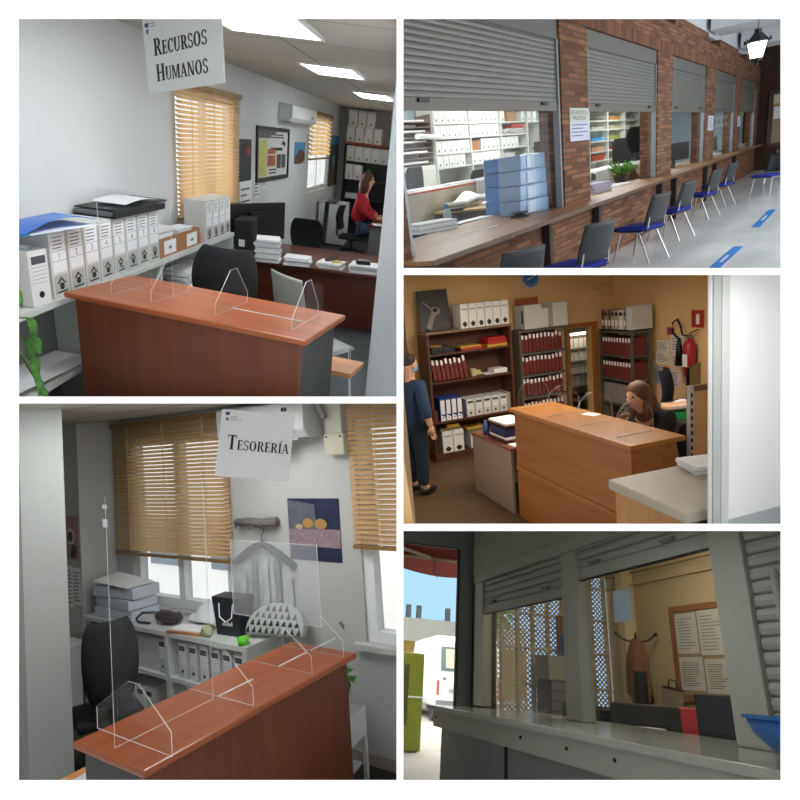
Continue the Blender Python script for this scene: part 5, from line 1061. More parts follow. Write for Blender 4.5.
single('bottle', 'small blue capped bottle on the side desk', 'bottle', MB().lathe([(.03, 0), (.035, .10), (.015, .13), (.015, .16)]), mat('bottle_blue', '#37558f', .3), (2.84, 5.76, zd), smooth=True); single('paper_sheet', 'white sheets at the counter end of the side desk', 'papers', MB().box(-.1, .1, -.06, .06, 0, .012), M_paper, (2.92, 5.18, zd), .1)
# wooden counter
M_beech = woodmat('beech', '#a06225', '#b0722f', 'Y', .35); M_beechf = woodmat('beech_front', '#8f541f', '#a06529', 'Y', .45)
t = thing('reception_counter', 'orange beech counter with curved acrylic dividers on top', 'counter', (2.99, 4.20, FL3), radians(-.5)); H = C3-FL3
part(t, 'top', MB().box(-.24, .24, -.87, .87, H-.035, H), M_beech, bevel=.004); part(t, 'front_panel', MB().box(-.20, -.17, -.83, .83, 0, H-.036), M_beechf); part(t, 'front_batten', MB().box(-.212, -.2005, -.83, .83, .50, .53), M_beech)
part(t, 'end_panel', MB().prism([(-.1695, 0), (.32, 0), (.32, .5), (.19, H-.036), (-.1695, H-.036)], 'y', -.83, -.80), M_beechf); part(t, 'end_panel', MB().prism([(-.1695, 0), (.32, 0), (.32, .5), (.19, H-.036), (-.1695, H-.036)], 'y', .80, .83), M_beechf)
for y in (.78, .30, -.15, -.62):
    k = ORD[[.78, .30, -.15, -.62].index(y)]
    t = thing('acrylic_divider', 'clear arched acrylic divider on the beech counter, %s from the bookcase end' % k, 'divider', (2.99, 4.20+y, C3+.001), 0, 'arched dividers on the beech counter')
    pts = [(.17*cos(pi*i/16), .09+.17*sin(pi*i/16)) for i in range(17)]; pts = [(.17, 0)]+pts+[(-.17, 0)]
    part(t, 'arch', MB().prism(pts, 'y', -.002, .002, 0, 1), [M_acr, M_acre]); part(t, 'cross_sheet', MB().box(-.002, .002, .0025, .12, 0, .25), M_acr); part(t, 'foot_strip', MB().box(-.16, .16, -.006, -.0025, 0, .004), M_acre)
single('paper_sheet', 'white sheet on the beech counter behind the dividers', 'paper', MB().box(-.05, .05, -.07, .07, 0, .003), M_paper, (3.15, 4.32, C3+.001), .3)
# pale counter in front
t = thing('side_counter', 'pale stone topped counter with wood front in the foreground', 'counter', (2.20, 2.82, FL3), radians(-2)); 
part(t, 'top', MB().box(-.02, 1.0, -.60, .03, H-.06, H), mat('pale_stone', '#a8a297', .45, var=.04, scale=14), bevel=.012); part(t, 'front_panel', MB().box(.01, .04, -.57, .0, 0, H-.061), woodmat('peach_wood', '#b3814f', '#c08f5d', 'Z', .5)); part(t, 'back_panel', MB().box(.041, .95, -.03, .0, 0, H-.061), woodmat('peach_wood', '#b3814f', '#c08f5d', 'Z', .5))
p = R.z(694, 470, C3)
paper_pile('paper_pile', 'stack of white papers on the pale foreground counter', (p.x+.1, p.y-.02, C3+.0015), .30, .22, .05, 6, -.3, seed=81)
# pinboard-like divider with perforated edge behind the glass frame
t = thing('partition_screen', 'low pine screen with a perforated metal edge behind the pale counter', 'screen', (3.24, 3.32, FL3), radians(-12)); part(t, 'board', MB().box(.03, .7, -.015, .015, .55, 1.42), woodmat('pale_pine', '#b98a52', '#c99a63', 'X', .6)); part(t, 'frame', MB().box(.03, .7, -.02, .02, 1.421, 1.46), mat('brown_edge', '#6d4a30', .6)); part(t, 'perforated_edge', MB().box(0, .029, -.02, .02, .0, 1.46), M_alu)
q = MB(); [q.box(.007, .022, -.0225, -.0205, .5+i*.055, .53+i*.055) for i in range(17)]; part(t, 'edge_slots', q, M_ink); part(t, 'lower_panel', MB().box(.03, .7, -.015, .015, 0, .549), mat('brown_edge', '#6d4a30', .6))
# monitor desk and chair behind the seated woman
t = thing('computer_desk', 'dark desk with the computer against the orange wall', 'desk', (5.0, 5.3, FL3)); part(t, 'desktop', MB().box(-.45, .6, -.7, .35, .70, .73), mat('dark_desk', '#33302f', .5)); part(t, 'end_panel', MB().box(-.42, -.39, -.65, .3, 0, .699), mat('dark_desk', '#33302f', .5))
zc = FL3+.7315
t = thing('computer_monitor', 'black computer monitor in front of the orange wall', 'monitor', (5.25, 5.30, zc), radians(30)); part(t, 'screen', MB().box(-.22, .22, -.02, .02, .10, .46), M_screen, bevel=.006); part(t, 'stand', MB().box(-.03, .03, .0205, .05, .0, .25), M_blackpl); part(t, 'foot', MB().box(-.1, .1, -.08, .1, 0, .012), M_blackpl, loc=(0, .06, -.0))
paper_pile('paper_pile', 'papers and cards in front of the black monitor', (5.02, 5.16, zc), .18, .24, .10, 5, .3, seed=82); single('tray', 'red desk tray under the monitor', 'tray', MB().box(-.12, .12, -.03, .03, 0, .04), mat('red_plastic', '#a02028', .4), (5.28, 5.05, zc), -.6)
single('book', 'white and orange book lying open above the green file', 'book', MB().grid(lambda u, v: ((u-.5)*.36, (v-.5)*.22, .03+.05*u*u), 6, 3, 0, .03), mat('orange_book', '#c07a33', .6, col2='#d0cabf', scale=4), (4.72, 4.95, zc+.10), -.7); single('file', 'bright green file under the open book', 'file', MB().box(-.16, .16, -.11, .11, 0, .07), mat('bright_green', '#168a4a', .5), (4.72, 4.95, zc+.001), -.7)
task_chair('navy office chair in front of the pinned sheets', (5.28, 6.12, FL3+.002), radians(40), M_navyfab, .46, .50, .46)
task_chair('black office chair with metal arm beside the seated woman', (3.78, 3.75, FL3+.002), radians(120), M_blackfab, .42, .44, .50, True)

# white panel with aluminium frame on the near side
px_ = R.y(763, 511, 2.15).z
t = thing('glazed_door', 'large glossy white panel in an aluminium frame at the near end of the room', 'door', (2.195, 2.15, px_))
M_alug = mat('frame_alu', '#b9bebc', .45, .05)
part(t, 'panel', MB().box(.151, 1.3, .005, .03, 0, 1.9), mat('glossy_white', '#f4f8f8', .25)); part(t, 'frame_bar', MB().box(.052, .098, .0, .012, -1.1, 1.9), M_alug); part(t, 'frame_bar', MB().box(.104, .150, .0, .012, -1.1, 1.9), mat('frame_alu_light', '#d2d6d4', .45, .05), bevel=.004); part(t, 'edge_strip', MB().box(.03, .048, .002, .012, -1.1, 1.9), mat('frame_alu_light', '#d2d6d4', .45, .05)); part(t, 'seal', MB().box(.0985, .1035, .004, .012, -1.1, 1.9), M_blackpl); part(t, 'seal', MB().box(.0482, .0518, .004, .012, -1.1, 1.9), M_blackpl)
part(t, 'lower_panel', MB().box(.151, 1.3, .008, .03, -1.1, -.002), mat('panel_grey', '#b4bcbf', .5))
# the two people
def standing_man():
    t = thing('person', 'man in dark blue shirt, jeans and blue face mask standing beside the bookcase', 'person', (2.18, 6.25, FL3+.002), radians(-70)); t.matrix_world = t.matrix_world @ Matrix.Scale(.97, 4)
    # faces +y in local axes
    V = [((0, 0, .86), .08), ((0, .01, 1.05), .085), ((0, .02, 1.25), .09), ((0, .01, 1.40), .055), ((0, .03, 1.50), .082), ((0, .03, 1.58), .085),
         ((.17, .01, 1.30), .06), ((.24, .0, 1.05), .048), ((.25, .06, .82), .036), ((-.17, .01, 1.30), .06), ((-.24, .0, 1.05), .048), ((-.25, .06, .82), .036),
         ((.09, 0, .80), .10), ((.10, .02, .45), .07), ((.10, 0, .09), .045), ((.11, .12, .04), .04), ((-.09, 0, .80), .10), ((-.10, .02, .45), .07), ((-.10, 0, .09), .045), ((-.11, .12, .04), .04)]
    EE = [(0, 1), (1, 2), (2, 3), (3, 4), (4, 5), (2, 6), (6, 7), (7, 8), (2, 9), (9, 10), (10, 11), (0, 12), (12, 13), (13, 14), (14, 15), (0, 16), (16, 17), (17, 18), (18, 19)]
    h = MB(); h.merge(skin_mesh('body', V, EE, M_skin))
    for s in (-1, 1): hand_fingers(h, (s*.25, .06, .83), (0, .15, -1), (0, s*1.0, .1), .18)
    h.ball((0, .12, 1.53), .018, (.8, 1.2, 1)); h.ball((.085, .02, 1.53), .022, (.5, .9, 1.3)); h.ball((-.085, .02, 1.53), .022, (.5, .9, 1.3)); h.ball((0, .03, 1.54), .09, (.86, 1.06, 1.22)); part(t, 'body', h, M_skin, smooth=True)
    part(t, 'shirt', skin_mesh('shirt', [((0, 0, .76), .16), ((0, 0, .92), .16), ((0, .01, 1.08), .15), ((0, .02, 1.27), .16), ((.17, .01, 1.31), .085), ((.235, 0, 1.06), .07), ((.24, .04, .92), .06), ((-.17, .01, 1.31), .085), ((-.235, 0, 1.06), .07), ((-.24, .04, .92), .06)], [(0, 1), (1, 2), (2, 3), (3, 4), (4, 5), (5, 6), (3, 7), (7, 8), (8, 9)], mat('navy_shirt', '#1d3350', .85, var=.1, scale=20)), None)
    part(t, 'jeans', skin_mesh('jeans', [((0, 0, .86), .145), ((.09, 0, .78), .115), ((.10, .02, .45), .088), ((.10, 0, .10), .068), ((-.09, 0, .78), .115), ((-.10, .02, .45), .088), ((-.10, 0, .10), .068)], [(0, 1), (1, 2), (2, 3), (0, 4), (4, 5), (5, 6)], mat('dark_jeans', '#1c2735', .9, var=.1, scale=20)), None)
    for s in (-1, 1): part(t, 'shoe', MB().ball((s*.105, .06, .05), .06, (.85, 2.2, .83)), mat('black_shoe', '#17181a', .5), smooth=True)
    m = MB().grid(lambda u, v: ((u-.5)*.155, .125-.55*(u-.5)**2*.9+.02*sin(v*pi), 1.455+.085*v), 8, 6, 0, .004); part(t, 'face_mask', m, mat('mask_blue', '#5f93b8', .7), smooth=True)
    m = MB().ball((0, .008, 1.585), .092, (.92, 1.06, .92)); part(t, 'hair', m, mat('dark_hair', '#2a1f1a', .7), smooth=True)
    for s in (-1, 1): part(t, 'eye', MB().ball((s*.032, .108, 1.555), .010), M_ink)
standing_man()
def leaning_woman():
    t = thing('person', 'woman in black with brown hair leaning over the desk behind the beech counter', 'person', (3.82, 4.33, FL3+.002), radians(100))
    # faces +y in local axes (towards the bookcases), bent forward with a hand at the chin
    V = [((0, -.10, .50), .09), ((0, -.05, .72), .085), ((0, .05, .94), .09), ((0, .13, 1.07), .055), ((0, .20, 1.15), .085), ((0, .22, 1.23), .085),
         ((.18, .05, .99), .065), ((.25, .22, .80), .05), ((.10, .33, .95), .036), ((-.18, .05, .99), .065), ((-.25, .20, .78), .05), ((-.10, .42, .74), .036),
         ((.10, -.06, .47), .09), ((.12, .34, .47), .07), ((.12, .36, .09), .045), ((.12, .46, .045), .035), ((-.10, -.06, .47), .09), ((-.12, .34, .47), .07), ((-.12, .36, .09), .045), ((-.12, .46, .045), .035)]
    EE = [(0, 1), (1, 2), (2, 3), (3, 4), (4, 5), (2, 6), (6, 7), (7, 8), (2, 9), (9, 10), (10, 11), (0, 12), (12, 13), (13, 14), (14, 15), (0, 16), (16, 17), (17, 18), (18, 19)]
    h = MB(); h.merge(skin_mesh('body', V, EE, M_skin))
    hand_fingers(h, (.10, .33, .95), (-.5, -.1, .9), (.3, 1, .2), .165); hand_fingers(h, (-.10, .42, .74), (.5, .8, -.1), (1, -.4, 0), .165)
    h.ball((0, .31, 1.18), .017, (.8, 1.2, 1)); h.ball((0, .215, 1.19), .09, (.86, 1.04, 1.2)); part(t, 'body', h, M_skin, smooth=True)
    part(t, 'jacket', skin_mesh('jacket', [((0, -.12, .46), .17), ((0, -.09, .60), .17), ((0, -.03, .76), .165), ((0, .05, .96), .17), ((.18, .05, 1.0), .09), ((.25, .22, .80), .075), ((.13, .31, .91), .055), ((-.18, .05, 1.0), .09), ((-.25, .20, .78), .075), ((-.13, .38, .75), .055)], [(0, 1), (1, 2), (2, 3), (3, 4), (4, 5), (5, 6), (3, 7), (7, 8), (8, 9)], mat('black_cloth', '#15171b', .9, var=.1, scale=20)), None)
    part(t, 'trousers', skin_mesh('trousers', [((0, -.10, .50), .15), ((.10, -.06, .47), .105), ((.12, .34, .47), .085), ((.12, .36, .12), .06), ((-.10, -.06, .47), .105), ((-.12, .34, .47), .085), ((-.12, .36, .12), .06)], [(0, 1), (1, 2), (2, 3), (0, 4), (4, 5), (5, 6)], mat('black_cloth', '#15171b', .9, var=.1, scale=20)), None)
    hr = MB(); hr.ball((0, .185, 1.235), .108, (.98, 1.0, .95)); hr.ball((0, .105, 1.10), .115, (1.08, .72, 1.5)); hr.ball((.082, .165, 1.10), .05, (.6, 1.1, 2.5)); hr.ball((-.082, .165, 1.10), .05, (.6, 1.1, 2.5))
    part(t, 'hair', hr, mat('brown_hair', '#5a3626', .6, var=.35, scale=30, stretch=(8, 8, 1)), smooth=True)
    for s in (-1, 1): part(t, 'eye', MB().ball((s*.03, .295, 1.205), .010), M_ink); part(t, 'shoe', MB().ball((s*.12, .42, .05), .05, (.8, 2, .8)), M_blackpl, smooth=True)
    part(t, 'mouth', MB().ball((0, .298, 1.135), .016, (1.3, .4, .4)), mat('lips', '#9a4a44', .5))
leaning_woman()
# ================================================================ ROOM 4: treasury office
R = R4
FL4, CE4, C4, W4 = -2.5, .36, -1.4, 3.75
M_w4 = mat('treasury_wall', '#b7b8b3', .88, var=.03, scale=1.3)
struct('floor_treasury', MB().box(-9, 3, .8, W4+.05, FL4-.1, FL4), mat('treasury_floor', '#3b342f', .6, var=.15, scale=4))
struct('ceiling_treasury', MB().box(-9, 3, .5, W4+.3, CE4, CE4+.1), brickmat('treasury_ceiling_tiles', '#b5b2aa', '#aeaba3', '#6f6d68', 1.2, .6, .014, .9, .2, 0.0, 'XY'))
wins = [(-5.98, -4.42, -1.55, .15), (-2.93, -1.3, -1.58, .15)]
mb = MB(); cuts = [-9, -5.98, -4.42, -2.93, -1.3, 3]
for i in range(5):
    a, b = cuts[i], cuts[i+1]; w = {1: wins[0], 3: wins[1]}.get(i)
    if w is None: mb.box(a, b, W4, W4+.16, FL4, CE4)
    else: mb.box(a, b, W4, W4+.16, FL4, w[2]); mb.box(a, b, W4, W4+.16, w[3], CE4)
struct('wall_window_side', mb, M_w4)
struct('wall_column', MB().box(-8.5, -6.27, 3.36, W4-.002, FL4, CE4-.001), M_w4)
p0 = R.z(70, 620, C4)
pn = R.y(66, 560, 2.0)
pn = R.y(68, 590, 2.25)
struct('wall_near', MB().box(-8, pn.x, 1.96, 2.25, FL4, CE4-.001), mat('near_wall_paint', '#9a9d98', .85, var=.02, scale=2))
struct('baseboard_window_side', MB().box(-3.4, 3, W4-.02, W4-.001, FL4, FL4+.09), mat('stone_skirting', '#a49c8c', .6))
M_pvc = mat('white_pvc', '#e4e6e6', .4)
for k, (a, b, c, d) in enumerate(wins):
    w = thing('window_%d' % (k+3), None, None, ((a+b)/2, W4+.08, c)); w['kind'] = 'structure'; hw, hh = (b-a)/2, d-c
    f = MB(); [f.box(x0, x1, -.06, .03, z0, z1) for x0, x1, z0, z1 in ((-hw, -hw+.10, 0, hh), (hw-.10, hw, 0, hh), (-hw+.10, hw-.10, 0, .09), (-hw+.10, hw-.10, hh-.08, hh), (-.045, .045, .09, hh-.08))]
    part(w, 'window_frame', f, M_pvc, bevel=.004); part(w, 'glass_pane', MB().box(-hw+.1, hw-.1, -.004, .004, .09, hh-.08), clear('window_glass', (.97, .98, .98), .06))
    part(w, 'window_sill', MB().box(-hw-.1, hw+.1, -.14, .05, -.045, -.001), M_w4)
single('window_sticker', 'small red and teal sticker in the corner of the window pane', 'sticker', MB().box(0, .07, -.004, 0, 0, .07), mat('sticker_rt', '#3f8c94', .6, col2='#c2456a', scale=8), (-5.85, W4+.07, -1.45))
# outside the windows: pale facade across the street
mb = MB(); mb.box(-30, 8, 14, 14.3, -12, 4.5)
t = thing('building', 'pale sunlit building across the street seen through the office window', 'building', (0, 0, 0)); part(t, 'wall', mb, mat('facade_white', '#fbfaf6', .9))
for x, z in ((-17.5, -4.2), (-14.0, -4.2), (-21, -4.2), (-8.2, -2.2), (-5.0, -2.2)):
    w = part(t, 'window', MB().box(x, x+1.6, 13.9, 13.999, z, z+1.5), mat('facade_window', '#7c8792', .4)); part(w, 'awning', MB().prism([(13.5, z+1.25), (13.9, z+1.7), (13.9, z+1.75), (13.45, z+1.3)], 'x', x-.1, x+1.7), mat('facade_awning', '#c9b3a4', .8))
# blinds
t = thing('window_blind', 'wide amber slatted blind over the window above the shelf unit', 'blind', (0, W4-.05, 0)); slat_blind('', '', -6.18, -4.36, -1.02, .30, .038, M_blind, t, 0.0, 3)
t = thing('window_blind', 'amber slatted blind at the side window past the junction box', 'blind', (0, W4-.05, 0)); slat_blind('', '', -2.95, -1.25, -.82, .30, .038, M_blind, t, 0.0, 3)
# hanging sign
t = thing('hanging_sign', 'white hanging sign reading TESORERÍA in black serif capitals', 'sign', (-2.90, 2.36, -.165), radians(44), tilt=(0, radians(9)))
part(t, 'board', MB().box(0, .43, 0, .006, 0, .40), mat('sign_board', '#e2e6e4', .45), bevel=.002)
mb = MB(); serif(mb, 'TESORERÍA', .05, .165, .086, 0, .68, .35/serif_width('TESORERÍA', .082, .68)); part(t, 'lettering', mb, M_ink)
mb = MB(); mb.prism([(.02, .385), (.05, .385), (.046, .366), (.024, .366)], 'y', -.0015, 0); part(t, 'logo', mb, mat('logo_blue', '#3a4672', .6)); mb = MB(); mb.prism([(.028, .352), (.044, .352), (.044, .34), (.036, .33), (.028, .34)], 'y', -.0015, 0); lines(mb, .055, .12, .335, .365, 3, 0, .25, 2); part(t, 'crest', mb, M_greyink)
for x in (.06, .36): part(t, 'wire', MB().tube([(x, .003, .40), (x, .003, .52)], .0012, 4), M_alu)
# counter
t = thing('reception_counter', 'cherry wood counter running away into the treasury office', 'counter', (-2.83, 2.37, FL4)); H = C4-FL4
M_cty = woodmat('cherry_top_y', '#8f4522', '#a0552e', 'Y', .28)
part(t, 'top', MB().box(-.30, .29, -.77, .77, H-.035, H), M_cty, bevel=.012); part(t, 'front_panel', MB().box(.20, .23, -.73, .73, 0, H-.036), M_cherryf); part(t, 'end_panel', MB().box(-.26, .199, -.73, -.70, 0, H-.036), M_dkgrey); part(t, 'end_panel', MB().box(-.26, .199, .70, .73, 0, H-.036), M_dkgrey); part(t, 'inner_worktop', MB().box(-.75, -.2601, -.72, .72, .70, .73), woodmat('beech_worktop', '#b5763f', '#c88a50', 'X', .4))
paper_pile('paper_pile', 'white papers on the low worktop behind the treasury counter', (-3.3, 1.85, FL4+.7315), .3, .4, .03, 3, .1, seed=90)
M_milkrefl = clear('acrylic_milky_reflection', (.97, .985, .99), .10, haze=.12)  # milky tint painted in for the pane's bright reflection
def screen4(label, y0, y1, z0, z1, fins, milky_tint=False, zb=None):
    t = thing('acrylic_screen', label, 'screen', (-2.86, 0, C4+.001), 0, 'acrylic screens on the treasury counter')
    part(t, 'sheet', MB().prism([(y0, z0), (y1, z0), (y1, z1), (y0, z1)], 'x', -.0025, .0025, 0, 1), [M_milkrefl if milky_tint else M_acr, M_acre])
    for y, h in fins:
        pts = [(-.29, 0), (.33, 0), (.33, .11), (.09, h), (.0, h), (-.29, .11)]
        part(t, 'side_fin', MB().prism(pts, 'y', y-.002, y+.002, 0, 1), [M_acr, M_acre]).visible_shadow = True
    return t
t = screen4('tall clear acrylic screen at the near end of the treasury counter', 1.66, 2.24, .002, 1.20, [(1.74, .285)])
part(t, 'clip', MB().box(-.02, .02, 1.655, 1.659, 1.05, 1.09), M_chrome); part(t, 'clip', MB().box(-.02, .02, 1.655, 1.659, 1.14, 1.16), M_chrome)
t = thing('acrylic_screen', 'wide acrylic screen with painted milky reflection raised across the far end of the treasury counter', 'screen', (-3.12, 2.99, C4+.001)); part(t, 'sheet', MB().prism([(-.42, .19), (.42, .19), (.42, .72), (-.42, .72)], 'y', -.003, .003, 0, 1), [M_milkrefl, M_acre])
for x in (.03, .40): part(t, 'support_strip', MB().box(x-.012, x+.012, -.0025, .0025, 0, .1899), M_acr)
for y, h, lb in ((2.28, .27, 'clear acrylic fin across the middle of the treasury counter'), (2.75, .25, 'clear acrylic fin across the treasury counter beyond the middle'), (3.05, .27, 'clear acrylic fin at the wall end of the treasury counter')):
    t = thing('acrylic_divider', lb, 'divider', (-2.86, y, C4+.001), 0, 'acrylic fins on the treasury counter'); pts = [(-.29, 0), (.28, 0), (.28, .10), (.06, h), (-.03, h), (-.29, .10)]
    part(t, 'fin', MB().prism(pts, 'y', -.002, .002, 0, 1), [M_acr, M_acre]); part(t, 'foot_strip', MB().box(-.005, .005, .0025, .25, 0, .005), M_acre)
# shelf unit under the window
t = thing('shelf_unit', 'low grey white shelf unit with files under the treasury window', 'shelf', (-6.17, 3.30, FL4)); H = -1.59-FL4; L = 2.38
part(t, 'top_board', MB().box(0, L, 0, .44, H-.04, H), M_shelf)
for x in (0, 1.33, L-.05): part(t, 'upright_panel', MB().box(x, x+.045, .002, .43, 0, H-.041), M_shelf)
for a, b in ((.0455, 1.3295), (1.3755, L-.0505)): part(t, 'shelf_board', MB().box(a, b, .005, .42, .49, .525), M_shelf); part(t, 'base_board', MB().box(a, b, .005, .42, .02, .05), M_shelf)
part(t, 'back_board', MB().box(.046, L-.051, .4205, .43, .05, H-.041), mat('shelf_back', '#8d9290', .7))
zs, zt4, zb = FL4+.526, -1.5885, FL4+.051
bnd = thing('lever_arch_binder', 'white lever arch binder with blue mark in the window shelf unit, first from the column', 'binder', (-6.04, 3.33, zs), group='lever arch binders under the treasury window'); part(bnd, 'spine', MB().box(-.045, .045, 0, .28, 0, .32), mat('binder_slate', '#55607a', .6), bevel=.003); part(bnd, 'spine_label', MB().box(-.037, .037, -.003, 0, .02, .31), M_paper); part(bnd, 'dark_stripe', MB().prism([(-.037, .15), (.037, .09), (.037, .12), (-.037, .19)], 'y', -.005, -.0032), mat('binder_navy', '#28335c', .6)); part(bnd, 'finger_ring', MB().ball((0, -.004, .06), .014, (1, .3, 1)), M_ink)
for i in (1, 2): dup(bnd, (-6.04+i*.105, 3.33, zs), 0, 'white lever arch binder with blue mark in the window shelf unit, %s from the column' % ORD[i], 'lever arch binders under the treasury window')
single('file_box', 'wide grey box lying in the middle of the window shelf unit', 'file box', MB().box(-.20, .20, 0, .3, 0, .15), M_card, (-5.20, 3.34, zs), bevel=.004); single('file_box', 'second wide grey box lying on top of the first in the shelf unit', 'file box', MB().box(-.20, .20, 0, .3, 0, .14), mat('card_b', '#c2c2bd', .8), (-5.20, 3.34, zs+.152), bevel=.004)
ab4 = box_proto('archive_box', 'grey archive box in the shelf unit beside the lying boxes', 'archive box', .11, .30, .31, 'small', group='grey archive boxes under the treasury window'); ab4.matrix_world = R.M @ RZ((-4.92, 3.33, zs))
xs = [-4.70+.062+i*.145 for i in range(6)]
for i, x in enumerate(xs): dup(ab4, (x, 3.33, zs), 0, 'grey archive box in the end bay of the shelf unit, %s from the middle post' % ORD[i], 'grey archive boxes under the treasury window')
for i in range(4): dup(ab4, (-5.55+i*.135, 3.33, zb), 0, 'grey archive box on the bottom shelf under the treasury window, %s of its row' % ORD[i], 'grey archive boxes on the bottom shelf')
# on top of the unit
for k, (w, h) in enumerate(((.62, .10), (.60, .10), (.64, .11))):
    single('paper_pile', ('lowest', 'middle', 'topmost')[k]+' bundle of papers in the tall pile on the shelf unit', 'papers', MB().box(-w/2, w/2, -.15, .15, 0, h-.006), [mat('paper_blueish', '#c7ced6', .8, var=.12, scale=22, stretch=(1, 1, 14))], (-5.72, 3.5, zt4+sum((.10, .10)[:k])), (.03, -.04, .05)[k], bevel=.01)
single('paper_sheet', 'white sheet curling on top of the tall paper pile', 'paper', MB().grid(lambda u, v: ((u-.5)*.62, (v-.5)*.30, .01+.05*(1-u)*(.5+.5*v)), 8, 4, 0, .006), M_paper, (-5.74, 3.48, zt4+.312))
single('paper_sheet', 'pale green sheet on the shelf unit beside the paper pile', 'paper', MB().box(-.1, .1, -.07, .07, 0, .006), mat('paper_green', '#b9d2cf', .8), (-5.27, 3.62, zt4), .1)
t = thing('shoulder_bag', 'dark brown shoulder bag with strap lying on the shelf unit', 'bag', (-5.02, 3.48, zt4)); part(t, 'pouch', MB().ball((0, 0, .06), .07, (2.6, 1.2, .85)), mat('brown_leather', '#33272a', .6), smooth=True); part(t, 'strap', MB().tube([(-.16, 0, .08), (-.28, -.08, .09), (-.36, -.10, .03), (-.28, -.12, .012), (-.14, -.10, .014)], .012), mat('brown_leather', '#33272a', .6)); part(t, 'grey_lining', MB().ball((.05, .03, .11), .04, (2, .9, .5)), mat('lining_grey', '#8f8584', .8), smooth=True)
single('plastic_bag', 'crumpled white plastic bag on the shelf unit', 'bag', MB().grid(lambda u, v: ((u-.5)*.36, (v-.5)*.22, .02+.14*sin(u*pi)*sin(v*pi)+.03*sin(u*17)*sin(v*13)), 16, 10, 0, .02), mat('white_plastic_bag', '#e6e9ea', .4), (-4.62, 3.625, zt4+.034), smooth=True)
t = thing('wooden_tray', 'orange wooden clipboard tray with white papers on the shelf unit', 'tray', (-4.60, 3.40, zt4), .12); part(t, 'board', MB().box(-.2, .2, -.09, .085, 0, .02), woodmat('tray_wood', '#a5673a', '#b9794a', 'X'), bevel=.003); part(t, 'paper', MB().box(-.18, .17, -.07, .08, .0205, .032), M_paper)
single('crumpled_tissue', 'small white and green wrapping by the black gift bag', 'wrapping', MB().ball((0, 0, .05), .05, (1.2, .9, 1)), mat('wrap', '#c9ccb0', .7, col2='#8c9a5c', scale=30), (-4.335, 3.365, zt4), smooth=True)
t = thing('gift_bag', 'black paper gift bag with cord handles on the shelf unit', 'bag', (-4.17, 3.52, zt4), radians(4)); M_gb = mat('black_gift_paper', '#22262a', .5)
part(t, 'bag', MB().add([(-.13, -.07, 0), (.13, -.07, 0), (.13, .07, 0), (-.13, .07, 0), (-.17, -.08, .32), (.17, -.08, .32), (.17, .08, .32), (-.17, .08, .32)], [(0, 1, 5, 4), (1, 2, 6, 5), (2, 3, 7, 6), (3, 0, 4, 7), (3, 2, 1, 0), (4, 5, 6, 7)]), M_gb); part(t, 'cord_handle', MB().tube([(-.08, -.085, .27), (-.07, -.095, .16), (0, -.097, .12), (.07, -.095, .16), (.08, -.085, .27)], .006, 5), M_paper); q = MB(); [q.box(-.055+i*.02, -.043+i*.02, -.080, -.077, .085, .105+.012*(i % 2)) for i in range(6)]; part(t, 'white_lettering', q, M_paper)
t = thing('patterned_cushion', 'grey rounded cushion printed with black trees at the end of the shelf unit', 'cushion', (-3.70, 3.50, zt4+.046), radians(10), tilt=(radians(-28), 0)); pts = [(-.28, 0), (.28, 0)]+[(.28*cos(pi*i/18), .06+.20*sin(pi*i/18)) for i in range(19)]
part(t, 'cushion', MB().prism(pts, 'y', 0, .09), mat('cushion_grey', '#a8ada6', .85), bevel=.02, smooth=True)
q = MB()
for r in range(4):
    for i in range(9-r):
        x, z = (i-(8-r)/2)*.062, .012+.058*r
        if hypot(x/.27, max(0, z+.05-.06)/.2) < 1: q.prism([(x-.022, z), (x+.022, z), (x, z+.05)], 'y', -.003, -.0005)
part(t, 'tree_print', q, M_ink)
single('cup', 'bright green small cup in front of the patterned cushion', 'cup', MB().lathe([(.04, 0), (.048, .06), (.042, .06), (.034, .008)]), mat('lime', '#5fc926', .5), (-3.86, 3.34, zt4), smooth=True)
# chair, left corner things
task_chair('dark office chair with tall back in front of the window shelf unit', (-4.80, 2.72, FL4+.002), radians(72), M_blackfab, .50, .62, .40)
wall_notice = lambda *a: None
t = thing('photo_poster', 'small pink poster with a bowl of fruit on the column', 'poster', (-6.56, 3.357, -1.06)); part(t, 'sheet', MB().box(0, .26, -.003, 0, 0, .46), mat('poster_pink', '#a67f74', .6)); part(t, 'bowl', MB().ball((.11, -.004, .24), .085, (1, .05, 1)), mat('bowl_white', '#cfc6c2', .6)); part(t, 'berries', MB().ball((.11, -.009, .24), .055, (1, .05, 1)), mat('berry', '#5c2d33', .6)); part(t, 'dark_spoon', MB().prism([(.1, .02), (.2, .02), (.22, .14), (.13, .17)], 'y', -.006, -.0035), mat('spoon_dark', '#3d2f33', .6))
for k, (x, z, w, h) in enumerate(((-6.56, -1.55, .12, .42), (-6.42, -1.52, .13, .38))):
    t = thing('wall_notice', ('long list', 'second list')[k]+' of white paper pinned under the pink poster', 'notice', (x, 3.357, z)); part(t, 'sheet', MB().box(0, w, -.003, 0, 0, h), M_cardw); q = MB(); lines(q, .01, w-.01, .03, h-.03, 9, -.003, .3, k); part(t, 'print', q, M_greyink)
t = thing('side_cabinet', 'small white cabinet in the corner beside the column', 'cabinet', (-6.52, 3.05, FL4)); part(t, 'cabinet_body', MB().box(-.2, .30, -.2, .25, 0, .62), M_shelf); part(t, 'cabinet_top', MB().box(-.22, .32, -.22, .27, .621, .66), M_pvc); part(t, 'door', MB().box(-.18, .28, -.215, -.201, .03, .6), M_shelf)
single('pouch', 'small red pouch on the corner cabinet', 'pouch', MB().ball((0, 0, .06), .07, (1.1, .8, .9)), mat('red_pouch', '#a8483c', .7), (-6.30, 3.0, FL4+.667), smooth=True)
